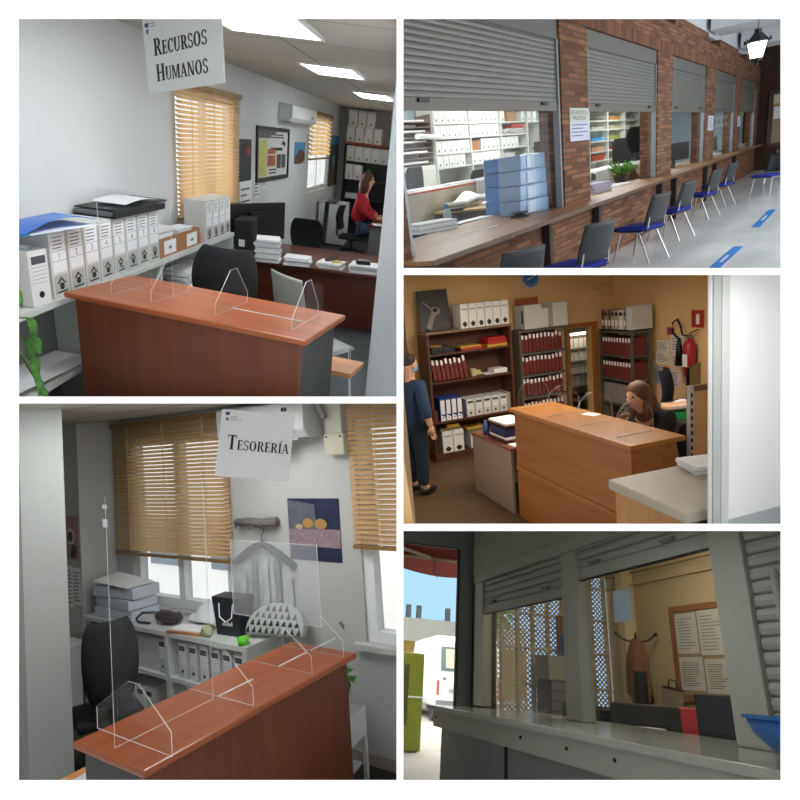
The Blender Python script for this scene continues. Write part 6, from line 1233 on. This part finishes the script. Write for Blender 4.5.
# wall: air conditioner, junction box, rack, hanger, poster
t = thing('air_conditioner', 'large pale air conditioner at the ceiling behind the treasury sign', 'air conditioner', (-4.27, W4-.003, .035), pi, tilt=(0, 0))
t.matrix_world = R.M @ RZ((-4.27, W4-.003, .035), 0); part(t, 'case', MB().prism([(0, 0), (-.17, 0), (-.23, .07), (-.23, .29), (0, .30)], 'x', 0, 1.03), mat('ac_case', '#bfc1be', .45), bevel=.015); part(t, 'outlet_flap', MB().box(.05, .93, -.19, -.06, -.014, -.001), mat('ac_flap', '#a9adad', .5)); part(t, 'flap_line', MB().box(.05, .92, -.226, -.2165, .052, .058), M_greyink); part(t, 'display', MB().box(.80, .86, -.2335, -.2305, .22, .25), M_ink)
t = thing('junction_box', 'cream plastic junction box under a cable duct beside the air conditioner', 'box', (-3.16, W4-.003, -.12)); part(t, 'cover', MB().box(0, .20, -.09, 0, 0, .17), mat('cream_plastic', '#bdbba4', .5), bevel=.012); part(t, 'cable_duct', MB().box(.01, .17, -.07, 0, .171, .47), mat('cream_plastic2', '#b3b1a0', .5)); part(t, 'pipe', MB().tube([(.03, -.10, .30), (-.02, -.11, .40), (-.03, -.11, .47)], .025), mat('grey_pipe', '#8b8b86', .6)); part(t, 'screw', MB().ball((.03, -.092, .145), .008), M_ink); part(t, 'screw', MB().ball((.17, -.092, .145), .008), M_ink)
t = thing('coat_rack', 'grey driftwood coat rack on the wall between blind and poster', 'coat rack', (-4.28, W4-.05, -.67)); part(t, 'wood', MB().tube([(0, 0, -.01), (.15, 0, .0), (.33, -.005, -.005), (.50, 0, .01)], .035, 9, r2=.04), mat('driftwood', '#6d6761', .85, var=.3, scale=14, stretch=(1, 6, 6)), smooth=True)
for x in (.07, .25, .42): part(t, 'hook', MB().tube([(x, -.035, -.01), (x, -.08, -.05), (x, -.09, -.02)], .008, 6), M_chrome)
t = thing('hanger', 'dark wooden clothes hanger on the wall behind the acrylic screen', 'hanger', (-3.98, W4-.03, -.90)); part(t, 'shoulders', MB().tube([(-.36, 0, -.13), (-.15, -.01, -.01), (0, -.015, .04), (.15, -.01, -.01), (.36, 0, -.13)], .03, 8), mat('dark_hanger', '#2a2a2c', .5), smooth=True); part(t, 'hook', MB().tube([(0, -.01, .06), (0, -.01, .12), (.03, -.01, .15)], .008, 6), M_steel)
for i in range(5):
    single('grey_strip', 'grey strip below the dark hanger, %s from the blind' % ORD[i], 'fabric', MB().grid(lambda u, v: ((u-.5)*.07, .008*sin(v*9+i), -.02-v*(.44+.03*(i % 2))), 3, 10, 0, .004), mat('strip_grey', '#7f8484', .9) if i % 2 else mat('strip_pale', '#b9bdbd', .9), (-4.25+i*.14, W4-.03, -1.07 if i in (0, 4) else -.965), group='grey strips under the hanger')  # alternating grey and pale strips below the hanger
t = thing('bread_poster', 'poster of golden rolls on a lace cloth under a dark blue sky', 'poster', (-3.68, W4-.004, -.98)); part(t, 'sheet', MB().box(0, .56, -.003, 0, 0, .51), mat('poster_navy', '#1f2741', .5, var=.3, scale=6)); part(t, 'cloth_area', MB().prism([(0, .12), (.56, .11), (.56, .26), (0, .255)], 'y', -.005, -.0032), mat('lace_pink', '#8f7a80', .7, var=.25, scale=40)); part(t, 'roof_area', MB().prism([(0, .256), (.31, .258), (.30, .46), (0, .50)], 'y', -.005, -.0032), mat('roof_grey', '#5a5d66', .7, var=.2, scale=18)); q = MB(); [q.ball((x, -.006, .29+dz), r, (1.2, .04, .8)) for x, dz, r in ((.22, .015, .05), (.36, .01, .055))]; part(t, 'golden_rolls', q, mat('bread', '#a87f45', .7)); part(t, 'pale_roll', MB().ball((.12, -.006, .275), .03, (1.4, .05, .7)), mat('bread_pale', '#b9a080', .7))
single('wall_mark', 'small dark chip in the wall paint left of the side window', 'mark', MB().prism([(0, .02), (.03, .035), (.06, .0), (.05, -.03)], 'y', -.003, 0), mat('chip', '#6f706d', .9), (-3.2, W4-.001, -1.48))
# plant on a white stand
t = thing('plant_stand', 'white metal plant stand between counter and wall', 'stand', (-2.99, 3.42, FL4), radians(10)); 
for x, y in ((-.15, -.12), (.15, -.12), (-.15, .12), (.15, .12)): part(t, 'leg', MB().box(x-.015, x+.015, y-.015, y+.015, 0, .33), M_pvc)
part(t, 'trough', MB().box(-.165, .165, -.14, .14, .331, .53), M_pvc, bevel=.004); part(t, 'lower_sheet', MB().box(-.13, .13, -.10, .10, .12, .14), M_pvc)
t = thing('potted_plant', 'leafy green plant in a black pot on the white stand', 'plant', (-3.01, 3.42, FL4+.5315)); part(t, 'pot', MB().lathe([(.09, 0), (.13, .17), (.12, .17), (.08, .02)]), M_blackpl); m = MB(); rd = random.Random(8)
for i in range(150):
    a = rd.random()*6.28; r = rd.random()*.13; leaf_shape(m, (r*cos(a), r*sin(a)*.8, .16+.10*rd.random()), (cos(a)*.8, sin(a)*.8, .9-1.9*rd.random()), (-sin(a), cos(a), .1), .05+.04*rd.random(), .032, 0, .3)
part(t, 'foliage', m, M_leaf)
unseen_light_at('treasury_fill', 150, 403.2, 4.2, 1.2, .8, 44, (.95, .97, 1))  # unseen light added to brighten the treasury office

area_light('street_daylight', (-14, 5.5, 9), (-10, 14, -2), 12, 6, 2600, (1, .99, .96))
t = thing('paper_flap', 'white paper flap sticking out under the treasury air conditioner', 'paper', (-3.85, W4-.06, .019)); part(t, 'flap', MB().add([(0, -.1, 0), (.36, -.12, 0), (.30, -.16, -.07), (.0, -.1, -.012), (0, -.098, 0), (.36, -.118, 0), (.30, -.158, -.07), (.0, -.098, -.012)], [(0, 1, 2, 3), (7, 6, 5, 4)]), M_paper)
# ================================================================ ROOM 5: porch with service windows, yard outside
R = R5
FL5, CT5, W5 = -1.30, -.21, 3.0
M_wp = mat('white_lacquer_frame', '#a3a294', .4, var=.02, scale=2)
M_wps = mat('porch_shutter', '#9a9b8e', .45, var=.03, scale=3)
struct('floor_porch', MB().box(.2, 3.0, .5, 8.25, FL5-.1, FL5), mat('porch_floor', '#70736f', .7, var=.1, scale=5))
struct('wall_upper_panel', MB().box(W5, W5+.1, 1.0, 8.0, 1.381, 3.2), M_wp)
struct('trim_rail', MB().box(W5-.045, W5+.1, 1.0, 7.86, 1.25, 1.38), M_wp, bevel=.01)
single('black_tag', 'small black tag on the upper panel above the windows', 'tag', MB().box(-.006, 0, -.03, .03, 0, .12), M_ink, (W5-.001, 5.15, 1.42))
posts = [(7.58, 7.86), (5.22, 5.50), (3.18, 3.46)]
for k, (a, b) in enumerate(posts): struct('trim_post', MB().box(W5-.03, W5+.1, a, b, CT5+.001, 1.249), M_wp, bevel=.012, label='pale upright post between the service windows, %s from the yard door' % ORD[k])
# shutters
def porch_shutter(label, y0, y1, z0, handles):
    t = thing('roller_shutter', label, 'shutter', (W5+.02, y0, 0), 0, 'roller shutters of the porch windows'); m = MB(); z = z0+.10
    while z < 1.245:
        e = min(z+.078, 1.247); m.prism([(0, z), (-.016, z+.010), (-.022, z+.038), (-.016, e-.010), (0, e-.001), (.02, e-.001), (.02, z)], 'y', .003, y1-y0-.003); z += .08
    part(t, 'slats', m, M_wps); part(t, 'bottom_bar', MB().box(-.02, .02, .003, y1-y0-.003, z0, z0+.098), M_wps); part(t, 'rubber_seal', MB().box(-.015, .015, .003, y1-y0-.003, z0-.012, z0-.001), M_blackpl)
    for h in handles: part(t, 'handle', MB().prism([(h-.09, z0+.13), (h-.05, z0+.10), (h+.05, z0+.10), (h+.09, z0+.13)], 'x', -.06, -.0225), mat('handle_grey', '#6d7069', .5))
porch_shutter('half open pale shutter over the window nearest the yard door', 5.50, 7.58, .85, (.35, 1.75)); porch_shutter('half open pale shutter over the middle service window', 3.46, 5.22, .97, (.42, 1.45)); porch_shutter('closed pale shutter at the near end of the porch counter', 1.2, 3.18, CT5+.02, (.9,))
single('handle_pole', 'pale pole leaning on the closed shutter', 'pole', MB().tube([(0, 0, 0), (0.0, .03, .95)], .022), M_wp, (W5-.045, 2.92, CT5+.002))
for k, (a, b, z) in enumerate(((5.502, 7.578, .83), (3.462, 5.218, .95))): single('window_pane', 'clear glass of the porch window %s' % ('next to the yard door', 'in the middle')[k], 'window pane', MB().box(0, .006, a, b, CT5+.002, z), clear('porch_glass', (.96, .97, .97), .10), (W5+.06, 0, 0), group='panes of the porch windows')
# counter
t = thing('porch_counter', 'long pale stone counter under the porch windows', 'counter', (2.12, 1.0, 0)); 
part(t, 'top', MB().box(0, W5+.45-2.12, 0, 6.05, CT5-.045, CT5), mat('pale_counter_stone', '#a3a496', .16, var=.05, scale=10), bevel=.006); part(t, 'fascia', MB().box(.06, .09, 0, 5.95, CT5-.20, CT5-.046), M_wp)
for y0, y1 in ((0.02, 4.18), (4.23, 5.9)): part(t, 'panel', MB().box(.14, .16, y0, y1, FL5, CT5-.205), mat('porch_panel', '#7d807c', .35, .1))
part(t, 'joint', MB().box(.13, .165, 4.185, 4.225, FL5, CT5-.06), M_ink)
for y in (3.05, 3.75, 2.5, 5.85): part(t, 'screw', MB().ball((.058, y, CT5-.11), .012), M_ink)
t = thing('blue_basin', 'blue plastic basin at the near end of the porch counter', 'basin', (2.42, 2.30, CT5+.001)); part(t, 'bowl', MB().lathe([(.08, 0), (.2, .05), (.27, .12), (.29, .17), (.27, .17), (.18, .06), (0, .02)], n=32), mat('basin_blue', '#1d5c9a', .4), smooth=True); part(t, 'rim', MB().lathe([(.27, .171), (.305, .171), (.305, .185), (.27, .185)], n=32), mat('basin_blue', '#1d5c9a', .4))
# yard door frame
M_df = mat('dark_frame', '#2c3030', .45, .1); M_df2 = mat('grey_frame', '#878d8a', .45, .1)
t = thing('door_2', None, None, (0, 8.15, FL5)); t['kind'] = 'structure'
part(t, 'door_frame', MB().box(2.86, 3.05, 0, .12, 0, 4.2), M_df2); part(t, 'door_frame', MB().box(-.2, 2.8599, 0, .12, 3.06, 4.2), M_df2); part(t, 'seal', MB().box(2.845, 2.8595, .02, .1, 0, 3.044), M_ink); part(t, 'seal', MB().box(-.2, 2.845, .02, .1, 3.045, 3.0595), M_ink)
struct('wall_dark_post', MB().box(3.06, 3.32, 7.95, 8.3, FL5, 3.0), M_df)
# ---- office behind the windows
M_cr = mat('cream_wall', '#b3a07a', .85, var=.03, scale=2)
struct('floor_service_office', MB().box(W5+.1, 7, 1.0, 8.45, FL5-.1, FL5), mat('porch_floor', '#70736f', .7))
struct('wall_cream', MB().box(5.3, 5.4, 1.0, 8.45, FL5, 3.0), M_cr)
for k, z in enumerate((1.62, 1.45)): struct('trim_%d' % (k+5), MB().box(5.26, 5.299, 1.0, 8.4, z, z+.03), M_cr)
struct('trim_corner', MB().box(5.12, 5.299, 7.75, 7.9, FL5, 2.4), mat('cream_trim', '#c9b78c', .8))
struct('ceiling_service', MB().box(W5+.1, 5.4, 1.0, 8.6, 2.3, 2.4), mat('service_ceiling', '#b9ad92', .9))
# lattice end wall
M_lat = mat('lattice_cream', '#b9a98a', .85, var=.1, scale=8)
t = thing('lattice_wall', 'cream pierced lattice wall letting daylight into the service office', 'lattice', (3.36, 8.42, FL5))
px0, px1, zz0, zz1 = 0, 1.93, 0, 3.4
pw = .235
for i in range(9):
    x = i*pw; part(t, 'post', MB().box(x-.018, x+.018, -.03, .05, 0, zz1), M_lat)
for j in range(8): part(t, 'rail', MB().box(0, px1, -.02, .04, j*.46-.012, j*.46+.012), M_lat)
for i in range(8):
    m = MB(); a, b = i*pw+.018, (i+1)*pw-.018; d = .066; w = .013
    n = int((zz1)/d)
    for s in (1, -1):
        k = -4
        while k*d < zz1:
            z0 = k*d; x0_, x1_ = a, b; dz = (b-a)
            za, zb_ = (z0, z0+dz) if s > 0 else (z0+dz, z0)
            m.add([(x0_, y, za+e) for y in (-.006, .006) for e in (-w, w)]+[(x1_, y, zb_+e) for y in (-.006, .006) for e in (-w, w)], [(0, 1, 5, 4), (2, 6, 7, 3), (0, 4, 6, 2), (1, 3, 7, 5), (0, 2, 3, 1), (4, 5, 7, 6)]); k += 1
    part(t, 'lattice_panel', m, M_lat)
# things in the service office
t = thing('notice_board', 'cork notice board in a brown wooden frame covered with papers', 'notice board', (5.297, 7.0, .02), -pi/2); w, h = 1.75, 1.07; M_nb = woodmat('board_frame', '#7a4a22', '#8d5a2e', 'X', .5)
part(t, 'cork', MB().box(.07, w-.07, -.015, 0, .07, h-.07), mat('cork', '#8d7a5c', .9, var=.1, scale=40))
for q in ((0, w, 0, .07), (0, w, h-.07, h), (0, .07, .0701, h-.0701), (w-.07, w, .0701, h-.0701)): part(t, 'picture_frame', MB().box(q[0], q[1], -.03, 0, q[2], q[3]), M_nb)
for k, (x0, x1, z0, z1) in enumerate(((.09, .47, .52, .98), (.50, .92, .50, .99), (.95, 1.3, .48, .99), (.09, .50, .12, .48), (.53, .95, .10, .46), (.98, 1.35, .09, .45))):
    s = thing('pinned_sheet', 'white sheet on the cork board, %s row, %s from its near frame' % (('upper', 'lower')[k//3], ORD[k % 3]), 'notice', (5.2815, 7.0-x0, .02+z0), -pi/2, 'sheets on the cork board'); part(s, 'sheet', MB().box(0, x1-x0, -.003, 0, 0, z1-z0), mat('board_paper', '#b9b5ad', .8)); q = MB(); lines(q, .04, x1-x0-.05, .04, z1-z0-.05, 11, -.003, .28, k+1); part(s, 'print', q, M_greyink if k not in (3, 4) else M_ink)
single('pale_reflection', 'pale blue patch painted as a reflection in the middle porch window glass', 'paper', MB().box(0, .26, -.003, 0, 0, .25), mat('pale_blue_reflection', '#b9c4d0', .6), (W5+.072, 4.79, .575), -pi/2)  # thin pale sheet added as a window reflection in the glass
t = thing('coat_stand', 'black coat stand against the cream wall', 'coat stand', (5.0, 7.35, FL5)); part(t, 'pole', MB().tube([(0, 0, .02), (0, 0, 2.05)], .02), M_blackpl); part(t, 'base', MB().lathe([(.2, 0), (.18, .03), (.02, .05)]), M_blackpl)
for a in (-34, 56, 146, 236): c_, s_ = cos(radians(a)), sin(radians(a)); part(t, 'hook', MB().tube([(0, 0, 1.95), (c_*.16, s_*.16, 2.0), (c_*.23, s_*.23, 2.06)], .014), M_blackpl)
for a in (-34, 146): c_, s_ = cos(radians(a)), sin(radians(a)); part(t, 'hook_knob', MB().ball((c_*.24, s_*.24, 2.07), .025), M_blackpl)
single('coat', 'brown coat hanging bunched on the coat stand', 'coat', MB().grid(lambda u, v: ((.06+.085*sin(min(1, v*2.4)*pi/2)*(1-.05*v*v))*(1+.20*sin(5*u*2*pi+4*v)*v)*cos(u*2*pi)*.8, (.07+.09*sin(min(1, v*2.4)*pi/2)*(1+.1*v*v))*(1+.20*sin(5*u*2*pi+4*v)*v)*sin(u*2*pi), 1.98-.74*v-.12*sin(2*u*2*pi+.6)*v*v), 40, 14), mat('tan_coat', '#6a4020', .85, var=.4, scale=5), (4.83, 7.10, FL5+.0), smooth=True)
single('scarf', 'dark scarf hanging down the front of the coat stand', 'scarf', MB().grid(lambda u, v: ((u-.5)*.16, -.02*sin(u*6), -v*.8), 6, 10, 0, .02), M_blackfab, (4.64, 6.80, FL5+1.6), radians(-60))
t = thing('framed_bag', 'pale shopping bag with dark edges hanging on the coat stand', 'bag', (5.12, 6.93, FL5+1.1), -pi/2, tilt=(0, radians(8))); part(t, 'bag', MB().box(-.14, .14, -.04, .04, 0, .34), mat('bag_tan', '#8a7c66', .8)); part(t, 'handle', MB().tube([(-.08, 0, .34), (-.06, 0, .44), (.06, 0, .44), (.08, 0, .34)], .008), M_blackpl); part(t, 'dark_edge', MB().box(-.145, .145, -.045, .045, .341, .355), M_blackpl)
t = thing('inner_worktop', 'worktop inside the service windows with office things on it', 'worktop', (3.47, 1.0, 0)); part(t, 'board', MB().box(0, .75, 0, 6.7, CT5-.10, CT5-.06), mat('inner_board', '#8d8a80', .5)); 
for y in (0.1, 3.4, 6.6): part(t, 'support_panel', MB().box(.05, .70, y, y+.03, FL5, CT5-.101), mat('inner_board', '#8d8a80', .5))
zi = CT5-.0585
t = thing('black_crate', 'black crate with green lid on the inner worktop, middle window', 'crate', (3.82, 6.50, zi), .1); part(t, 'box', MB().box(-.16, .16, -.34, .34, 0, .15), M_blackpl, bevel=.008); part(t, 'lid', MB().box(-.15, .15, -.20, .36, .151, .17), mat('dark_green', '#1c3a30', .5))
t = thing('black_box', 'black box with bags heaped on it on the inner worktop', 'box', (3.97, 5.80, zi), .05); part(t, 'box', MB().box(-.2, .2, -.27, .27, 0, .22), M_blackpl, bevel=.008); part(t, 'flap', MB().box(-.19, .19, -.26, .26, .221, .228), M_steel)
single('red_cloth', 'red and white cloth bundle between the two black boxes', 'cloth', MB().ball((0, 0, .095), .10, (1, 1.1, .9)), mat('red_white', '#a82a34', .7, col2='#c9c3bd', scale=5), (4.13, 6.22, zi), smooth=True)
t = thing('computer_monitor', 'black monitor seen from behind at the near end of the inner worktop', 'monitor', (3.80, 4.58, zi), radians(-52)); part(t, 'screen', MB().box(-.16, .16, -.02, .02, .03, .345), M_blackpl, bevel=.008); part(t, 'stand', MB().box(-.04, .04, .0205, .05, 0, .2), M_blackpl); part(t, 'foot', MB().box(-.1, .1, -.07, .09, -.0, .012), M_blackpl, loc=(0, .02, 0))
t = thing('red_chair', 'red backed chair inside the service office beside the monitor', 'chair', (4.50, 5.75, FL5), radians(150)); part(t, 'backrest', MB().box(-.13, .13, -.20, -.15, .62, 1.26), mat('red_plastic2', '#b51f33', .5), bevel=.02, smooth=True); part(t, 'seat', MB().box(-.22, .22, -.2, .22, .42, .46), mat('red_plastic2', '#b51f33', .5), bevel=.01)
for x, y in ((-.18, -.16), (.18, -.16), (-.18, .18), (.18, .18)): part(t, 'leg', MB().tube([(x, y, 0), (x, y, .419)], .012), M_steel)
t = thing('wood_cabinet', 'brown wooden panel with a blue notice beside the lattice', 'panel', (4.45, 8.25, FL5), 0); part(t, 'board', MB().box(-.10, .12, -.03, .0, .0, 2.3), woodmat('brown_panel', '#6d4a30', '#7d583b', 'Z')); part(t, 'blue_notice', MB().box(-.06, .08, -.036, -.0305, 1.75, 2.05), mat('notice_blue', '#1f4f7c', .6))
t = thing('drawer_tower', 'grey printer on a dark drawer tower by the lattice', 'printer', (4.18, 8.05, FL5), 0); part(t, 'drawers', MB().box(-.15, .15, -.2, .2, 0, 1.45), mat('drawer_dark', '#3f403c', .6)); part(t, 'printer', MB().box(-.17, .16, -.2, .2, 1.451, 1.75), mat('printer_grey', '#8c887c', .5), bevel=.01)
for k in range(4): part(t, 'drawer_front', MB().box(-.14, .14, -.215, -.2005, .98+k*.115, 1.08+k*.115), M_steel)
t = thing('black_stapler', 'black stapler on papers inside the window nearest the yard door', 'stapler', (3.62, 7.3, zi+.022), .9); part(t, 'base', MB().box(-.12, .12, -.03, .03, 0, .015), M_blackpl); part(t, 'arm', MB().box(-.11, .12, -.025, .025, .02, .045), M_blackpl, tilt=(0, -.1))
paper_pile('paper_pile', 'papers inside the window nearest the yard door', (3.75, 7.25, zi), .35, .6, .02, 3, .2, mat('board_paper', '#b9b5ad', .8), seed=95)
paper_pile('paper_pile', 'white papers inside the middle window beside the green lid', (3.66, 5.35, zi), .3, .2, .05, 3, .2, seed=96)
# ---- yard outside
slope = MB(); slope.add([(-6, 8.28, FL5-.001), (14, 8.28, FL5-.001), (14, 45, -.45), (-6, 45, -.45), (-6, 8.28, FL5-.3), (14, 8.28, FL5-.3), (14, 45, -1.0), (-6, 45, -1.0)], [(0, 1, 2, 3), (7, 6, 5, 4), (0, 4, 5, 1), (2, 6, 7, 3), (1, 5, 6, 2), (0, 3, 7, 4)]); struct('ground_yard', slope, mat('yard_concrete', '#a9a6a0', .9, var=.08, scale=2))
gz = lambda y: FL5+(y-8.28)*(.85/36.7)
mb = MB(); mb.box(-6, 14, 34, 34.4, -1.0, 4.4)
t = thing('yard_building', 'long pale yellow brick building across the yard', 'building', (0, 0, 0)); part(t, 'wall', MB().box(-6, 16, 34, 34.4, -1.2, 2.0), brickmat('yellow_brick', '#cfae62', '#c4a055', '#a8904f', .5, .16, .01, .9, .2)); part(t, 'parapet', MB().box(-6, 16, 33.95, 34.4, 2.001, 3.2), mat('parapet_white', '#ece8dc', .9)); part(t, 'base_band', MB().box(-6, 16, 33.9, 33.999, -1.2, -.5), mat('base_band', '#d8d2c4', .9))
for x in (8.9, 9.5, 11.2): part(t, 'chimney', MB().box(x, x+.25, 34.1, 34.35, 3.201, 3.9), mat('chimney', '#8c8c8c', .8))
skm = MB(); skm.add([(-40, 62, -12), (60, 62, -12), (60, 62, 50), (-40, 62, 50), (-40, 62.5, -12), (60, 62.5, -12), (60, 62.5, 50), (-40, 62.5, 50)], [(0, 1, 2, 3), (7, 6, 5, 4)]); struct('sky', skm, lamp_mat('sky_light', '#abd8fa', 1.15))
# van
def van():
    t = thing('van', 'white van parked in the yard, seen from behind', 'van', (6.95, 18.8, gz(18.8)+.002), radians(-6)); M_v = mat('van_white', '#dfe4ea', .35); w = .98
    prof = [(0, .45), (.0, 1.35), (.10, 2.28), (.35, 2.42), (4.2, 2.42), (4.9, 1.5), (5.5, 1.25), (5.6, .45)]
    part(t, 'body', MB().prism(prof, 'x', -w, w), M_v, bevel=.06); part(t, 'bumper', MB().box(-w-.01, w+.01, -.10, -.002, .40, .62), mat('bumper_grey', '#6d7076', .6), bevel=.02)
    for s in (-1, 1):
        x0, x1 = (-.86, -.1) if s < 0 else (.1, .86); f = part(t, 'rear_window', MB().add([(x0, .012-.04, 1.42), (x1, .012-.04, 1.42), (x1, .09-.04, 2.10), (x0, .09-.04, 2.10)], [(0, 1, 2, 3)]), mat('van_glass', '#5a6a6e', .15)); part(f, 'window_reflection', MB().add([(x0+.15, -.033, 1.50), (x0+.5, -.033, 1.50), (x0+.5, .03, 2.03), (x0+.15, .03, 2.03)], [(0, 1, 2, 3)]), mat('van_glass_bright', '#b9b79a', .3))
        part(t, 'tail_light', MB().box(s*.93-.04, s*.93+.04, -.015, -.001, .75, 1.15), mat('tail_red', '#a8483c', .3)); part(t, 'door_handle', MB().box(s*.2-.09, s*.2+.09, -.03, -.001, 1.10, 1.16), M_ink)
        for y in (.9, 4.5): part(t, 'wheel', MB().prism([(y+.34*cos(2*pi*i/20), .34+.34*sin(2*pi*i/20)) for i in range(20)], 'x', s*.70, s*.92), M_blackpl)
    part(t, 'number_plate', MB().box(-.62, -.12, -.012, -.001, .78, .98), mat('plate_grey', '#b9bcbe', .5)); q = MB(); [q.box(-.58+i*.065, -.545+i*.065, -.016, -.0125, .83, .93) for i in range(7)]; part(t, 'plate_characters', q, M_greyink); part(t, 'door_seam', MB().box(-.012, .012, -.008, -.001, .62, 1.36), M_greyink); part(t, 'badge', MB().box(-.78, -.68, -.012, -.001, 1.16, 1.24), M_steel)
van()
t = thing('green_post', 'yellow green post standing in the yard by the door', 'post', (3.50, 12.6, gz(12.6)), radians(10)); part(t, 'post_body', MB().box(-.26, .16, -.15, .15, .02, 1.72), mat('lime_paint', '#7f8a1e', .5), bevel=.02); part(t, 'white_band', MB().box(-.262, .162, -.153, -.1505, .92, .95), M_paper); part(t, 'dark_slot', MB().box(-.26, -.16, -.154, -.1505, .45, 1.5), mat('olive_dark', '#4d5220', .6)); part(t, 'foot', MB().box(-.2, .1, -.12, .12, 0, .019), M_steel)
# awning over the door
t = thing('awning', 'faded red awning with scalloped edge over the yard door', 'awning', (1.0, 8.5, 1.95)); M_aw = translucent('awning_red', '#8a4a44', .4); M_awd = mat('awning_bar', '#b3a695', .6)
part(t, 'cloth', MB().add([(-1.5, 0, .35), (2.6, 0, .35), (2.6, 1.4, -.02), (-1.5, 1.4, -.02), (-1.5, 0, .34), (2.6, 0, .34), (2.6, 1.4, -.03), (-1.5, 1.4, -.03)], [(0, 1, 2, 3), (7, 6, 5, 4)]), M_aw)
m = MB(); n = 60
for i in range(n):
    a, b = -1.5+4.1*i/n, -1.5+4.1*(i+1)/n; f = lambda x: -.25-.08*abs(sin(x*2.2)); m.add([(a, 1.405, -.03), (b, 1.405, -.03), (b, 1.405, f(b)), (a, 1.405, f(a))], [(0, 1, 2, 3)])
part(t, 'valance', m, M_aw); part(t, 'arm', MB().tube([(-.2, 0, .05), (1.9, 1.3, -.05)], .03), M_awd); part(t, 'arm', MB().tube([(-1.0, .3, .2), (2.4, .4, .2)], .03), M_awd); part(t, 'front_bar', MB().tube([(-1.5, 1.39, -.05), (2.6, 1.39, -.05)], .03), M_awd); part(t, 'crank_hook', MB().tube([(2.0, 1.35, -.08), (2.0, 1.35, -.28), (2.05, 1.35, -.34), (2.1, 1.35, -.28)], .015), M_steel)
t = thing('tree', 'bright green tree showing behind the yard door frame', 'tree', (10.9, 27.2, gz(27.2))); t.matrix_world = t.matrix_world @ Matrix.Scale(1.3, 4); part(t, 'trunk', MB().tube([(0, 0, 0), (.05, 0, 2.5)], .16, 8, r2=.1), mat('bark', '#5a4a3c', .9)); m = MB(); rd = random.Random(6)
for i in range(420):
    a, b, r = rd.random()*6.28, rd.random()*3.14-1.57, 1.0*rd.random()**.4; leaf_shape(m, (r*cos(a)*cos(b), r*sin(a)*cos(b), 3.6+1.5*r*sin(b)), (rd.random()-.5, rd.random()-.5, rd.random()-.6), (rd.random(), rd.random(), .3), .30, .16)
part(t, 'crown', m, mat('tree_leaf', '#5f9a35', .6, var=.3, scale=3))
unseen_light_at('yard_fill', 470, 531, 20, 9, 6, 1700, (1, .96, .88)); unseen_light_at('yard_fill_near', 440, 531, 13.5, 2.5, 2.5, 150, (1, .97, .92))  # unseen area lights added in place of sunlight over the yard
unseen_light_at('service_office_fill', 640, 530.2, 6.6, .9, .7, 26, (1, .90, .72)); unseen_light_at('porch_fill', 560, 530.2, 4.0, .8, .5, 8, (.9, .95, 1))  # unseen lights added to brighten the service office and the porch
# ---------------------------------------------------------------- the rooms end at the walls between them: cut whatever would reach through
def finish():
    bpy.context.view_layer.update()
    for nm in [q.name for q in SC.objects if q.type == 'MESH']:
        o = SC.objects.get(nm)
        if o is None: continue
        rm = ROOM_OF.get(o.name)
        if rm is None or rm.px is None: continue
        x0, x1, y0, y1 = [(p-400)/FPX for p in rm.px]
        mw = o.matrix_world
        planes = [Vector((1, -x0, 0)), Vector((-1, x1, 0)), Vector((0, -y0, -1)), Vector((0, y1, 1)), None]
        P = [mw @ v.co - Vector((0, 0, CAMZ)) for v in o.data.vertices]
        hit = []; gone = False
        for n in planes:
            d = [(p.y-2.07 if n is None else n.dot(p)) for p in P]
            if max(d) <= 0: gone = True
            elif min(d) < 0: hit.append(n)
        if gone:
            for ch in list(o.children_recursive): bpy.data.objects.remove(ch)
            bpy.data.objects.remove(o); continue
        if not hit: continue
        me = o.data.copy(); o.data = me; bm = bmesh.new(); bm.from_mesh(me); inv = mw.inverted()
        for n in hit:
            co, no = (Vector((0, 2.07, CAMZ)), Vector((0, 1, 0))) if n is None else (Vector((0, 0, CAMZ)), n)
            lc = inv @ co; ln = (mw.to_3x3().transposed() @ no).normalized()
            r = bmesh.ops.bisect_plane(bm, geom=bm.verts[:]+bm.edges[:]+bm.faces[:], plane_co=lc, plane_no=ln, clear_inner=True, dist=1e-5)
            es = [e for e in r['geom_cut'] if isinstance(e, bmesh.types.BMEdge)]
            if es:
                try: bmesh.ops.holes_fill(bm, edges=es, sides=0)
                except Exception: pass
        bm.to_mesh(me); bm.free(); me.update()
        if not len(me.polygons): bpy.data.objects.remove(o)
    for _ in range(3):
        for o in list(SC.objects):
            if o.type == 'EMPTY' and not o.children: bpy.data.objects.remove(o)
finish()
